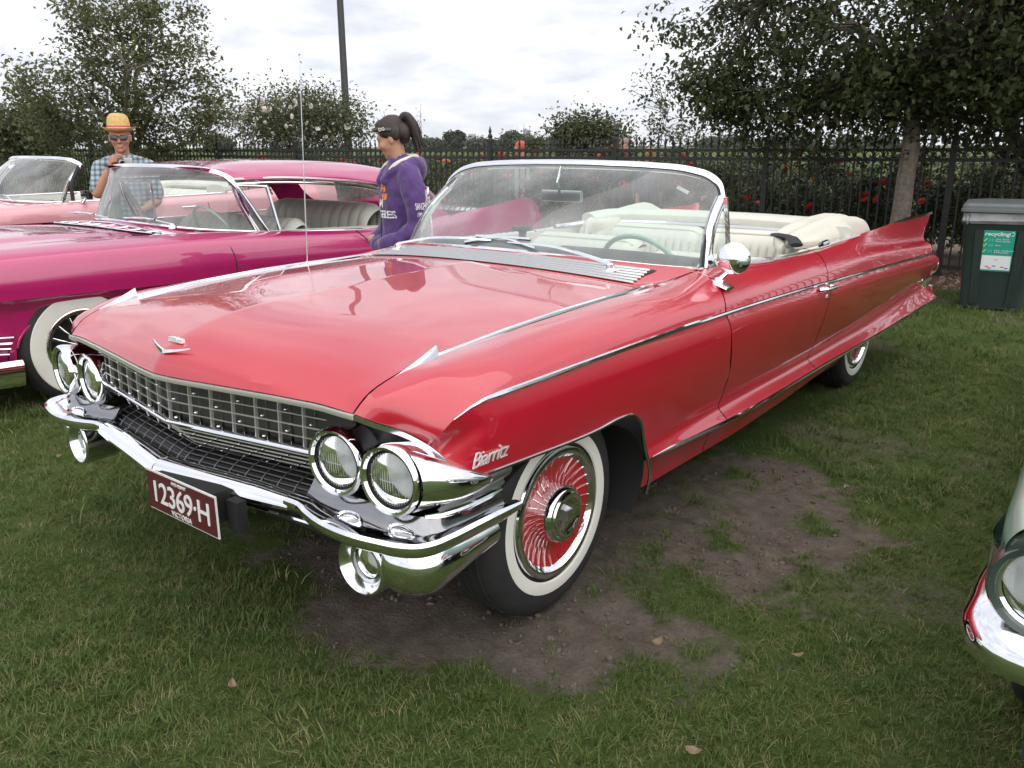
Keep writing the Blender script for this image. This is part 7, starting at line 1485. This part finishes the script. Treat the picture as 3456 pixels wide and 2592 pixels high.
mb = MB(); w0_ = rw-hd*.01; mb.lathe([(.034, -.012), (.037, -.008), (.037, .008), (.034, .012)], tuple(w0_), tuple(hd), 20); mb.lathe([(.001, .006), (.018, .005), (.02, 0)], tuple(w0_+A((-.01, -.034, 0))), (-.2, -1, 0), 16); mb.obj('watch', mat('watch_steel', (.20, .24, .24), .35, .6), mo)
# camcorder held in his hand
cw = Lw @ Vector(camc); cd_ = Lw.to_3x3() @ Vector(fwd); cc = thing('camcorder', 'small silver and black camcorder held up by the man in the hat', 'camcorder', tuple(cw))
SIL = mat('camcorder_silver', (.42, .42, .43), .35, .5); ev = A(cd_); mb = MB(); P = [-ev*.055, -ev*.045, ev*.045, ev*.055]; mb.sweep(P, ell(.027, .032, 14, 3), scale=[.8, 1, 1, .85]); mb.obj('camera_body', mat('camcorder_dark', (.05, .05, .055), .4), cc)
mb = MB(); mb.lathe([(.024, 0), (.026, .02), (.024, .034), (.019, .034), (.017, .02)], tuple(ev*.05), tuple(ev), 20); mb.obj('lens_barrel', SIL, cc); mb = MB(); mb.lathe([(.001, .024), (.018, .022)], tuple(ev*.05), tuple(ev), 16); mb.obj('lens', sgm, cc)
sd_ = np.cross(ev, A((0, 0, 1))); sd_ /= np.linalg.norm(sd_); sd_ = sd_ if sd_@CR > 0 else -sd_; mb = MB(); mb.sweep([sd_*.03+ev*.02, sd_*.10+ev*.03], ell(.006, .028, 8, 4), up=(0, 0, 1)); mb.obj('flip_screen', SIL, cc)
# ---------------------------------------------------------------- people walking behind the fence
def passer(label, vx, vy, D, shirt, hairm, rz, hat_=None):
    p = UD(VW(vx, vy), D); hz = p[2]; B = Blob(); k = hz/1.60; tf_ = head_parts(B, (0, -.03, hz), 1.0*k); s0 = hz-.23*k
    B.limb([(0, .01, s0, .055, .055), (0, 0, hz-.06, .055, .058)]); B.limb([(0, .02, .88*k, .15, .11), (0, .01, 1.1*k, .15, .11), (0, .01, s0-.05, .16, .09)], up=(0, 1, 0))
    for s_ in (-1, 1):
        B.limb([(s_*.17, .01, s0-.05, .05, .05), (s_*.21, .02, s0-.30, .042, .042), (s_*.20, -.05, s0-.52, .03, .03)]); B.limb([(s_*.09, .02, .88*k, .085, .09), (s_*.09, .01, .48*k, .06, .06), (s_*.09, .03, .07, .04, .045)]); B.limb([(s_*.09, .06, .04, .042, .034), (s_*.09, -.11, .035, .044, .027)])
    o = person_root('person', label, B.mesh('person', .014, 2), SKIN, (p[0], p[1], 0), rz)
    B = Blob(); B.limb([(0, .02, .82*k, .165, .125), (0, .01, 1.1*k, .17, .125), (0, .01, s0-.03, .165, .10)], up=(0, 1, 0))
    for s_ in (-1, 1): B.limb([(s_*.165, .01, s0-.05, .065, .065), (s_*.215, .02, s0-.26, .055, .055)])
    child(B.mesh('shirt', .014, 2), 'shirt', shirt, o)
    B = Blob()
    for s_ in (-1, 1): B.limb([(s_*.09, .02, .86*k, .10, .105), (s_*.09, .01, .45*k, .075, .075), (s_*.09, .03, .1, .06, .065)])
    child(B.mesh('trousers', .016, 2), 'trousers', cloth('dark_denim', (.03, .04, .07)), o)
    B = Blob(); B.ball(tf_((0, .024, .045)), (.079, .094, .09), 14); child(B.mesh('hair', .01, 2), 'hair', hairm, o)
    return o
passer('grey haired person in a dark top behind the fence beyond the windscreen top', 1350, 318, 12.5, cloth('charcoal_top', (.03, .032, .04)), mat('grey_hair', (.25, .20, .16), .7), .4)
passer('person in a red cap and pale shirt behind the fence by the city towers', 1126, 322, 13.5, cloth('pale_shirt', (.35, .33, .36)), mat('red_cap', (.45, .10, .07), .7), -.6)
passer('fair haired person in a blue top behind the fence under the thin sapling', 1404, 338, 12.0, cloth('blue_top', (.06, .08, .14)), mat('fair_hair', (.45, .28, .13), .6), 1.2)
# ================================================================ HAZE (thin air that pales the far city)
mb = MB(); mb.box((0, 2600, 59), (9000, 5600, 122)); hz = mb.obj('haze', mat('haze_none', (1, 1, 1)), smooth=False)
hm = bpy.data.materials.new('haze'); hm.use_nodes = True; ht = hm.node_tree; ht.nodes.clear(); ho = ht.nodes.new('ShaderNodeOutputMaterial'); hv = ht.nodes.new('ShaderNodeVolumePrincipled')
hv.inputs['Color'].default_value = (.93, .96, 1.0, 1); hv.inputs['Density'].default_value = .00009; hv.inputs['Anisotropy'].default_value = .2; ht.links.new(hv.outputs[0], ho.inputs['Volume'])
hz.data.materials.clear(); hz.data.materials.append(hm); tag(hz, 'pale thin haze over the distant city', 'haze', kind='stuff')
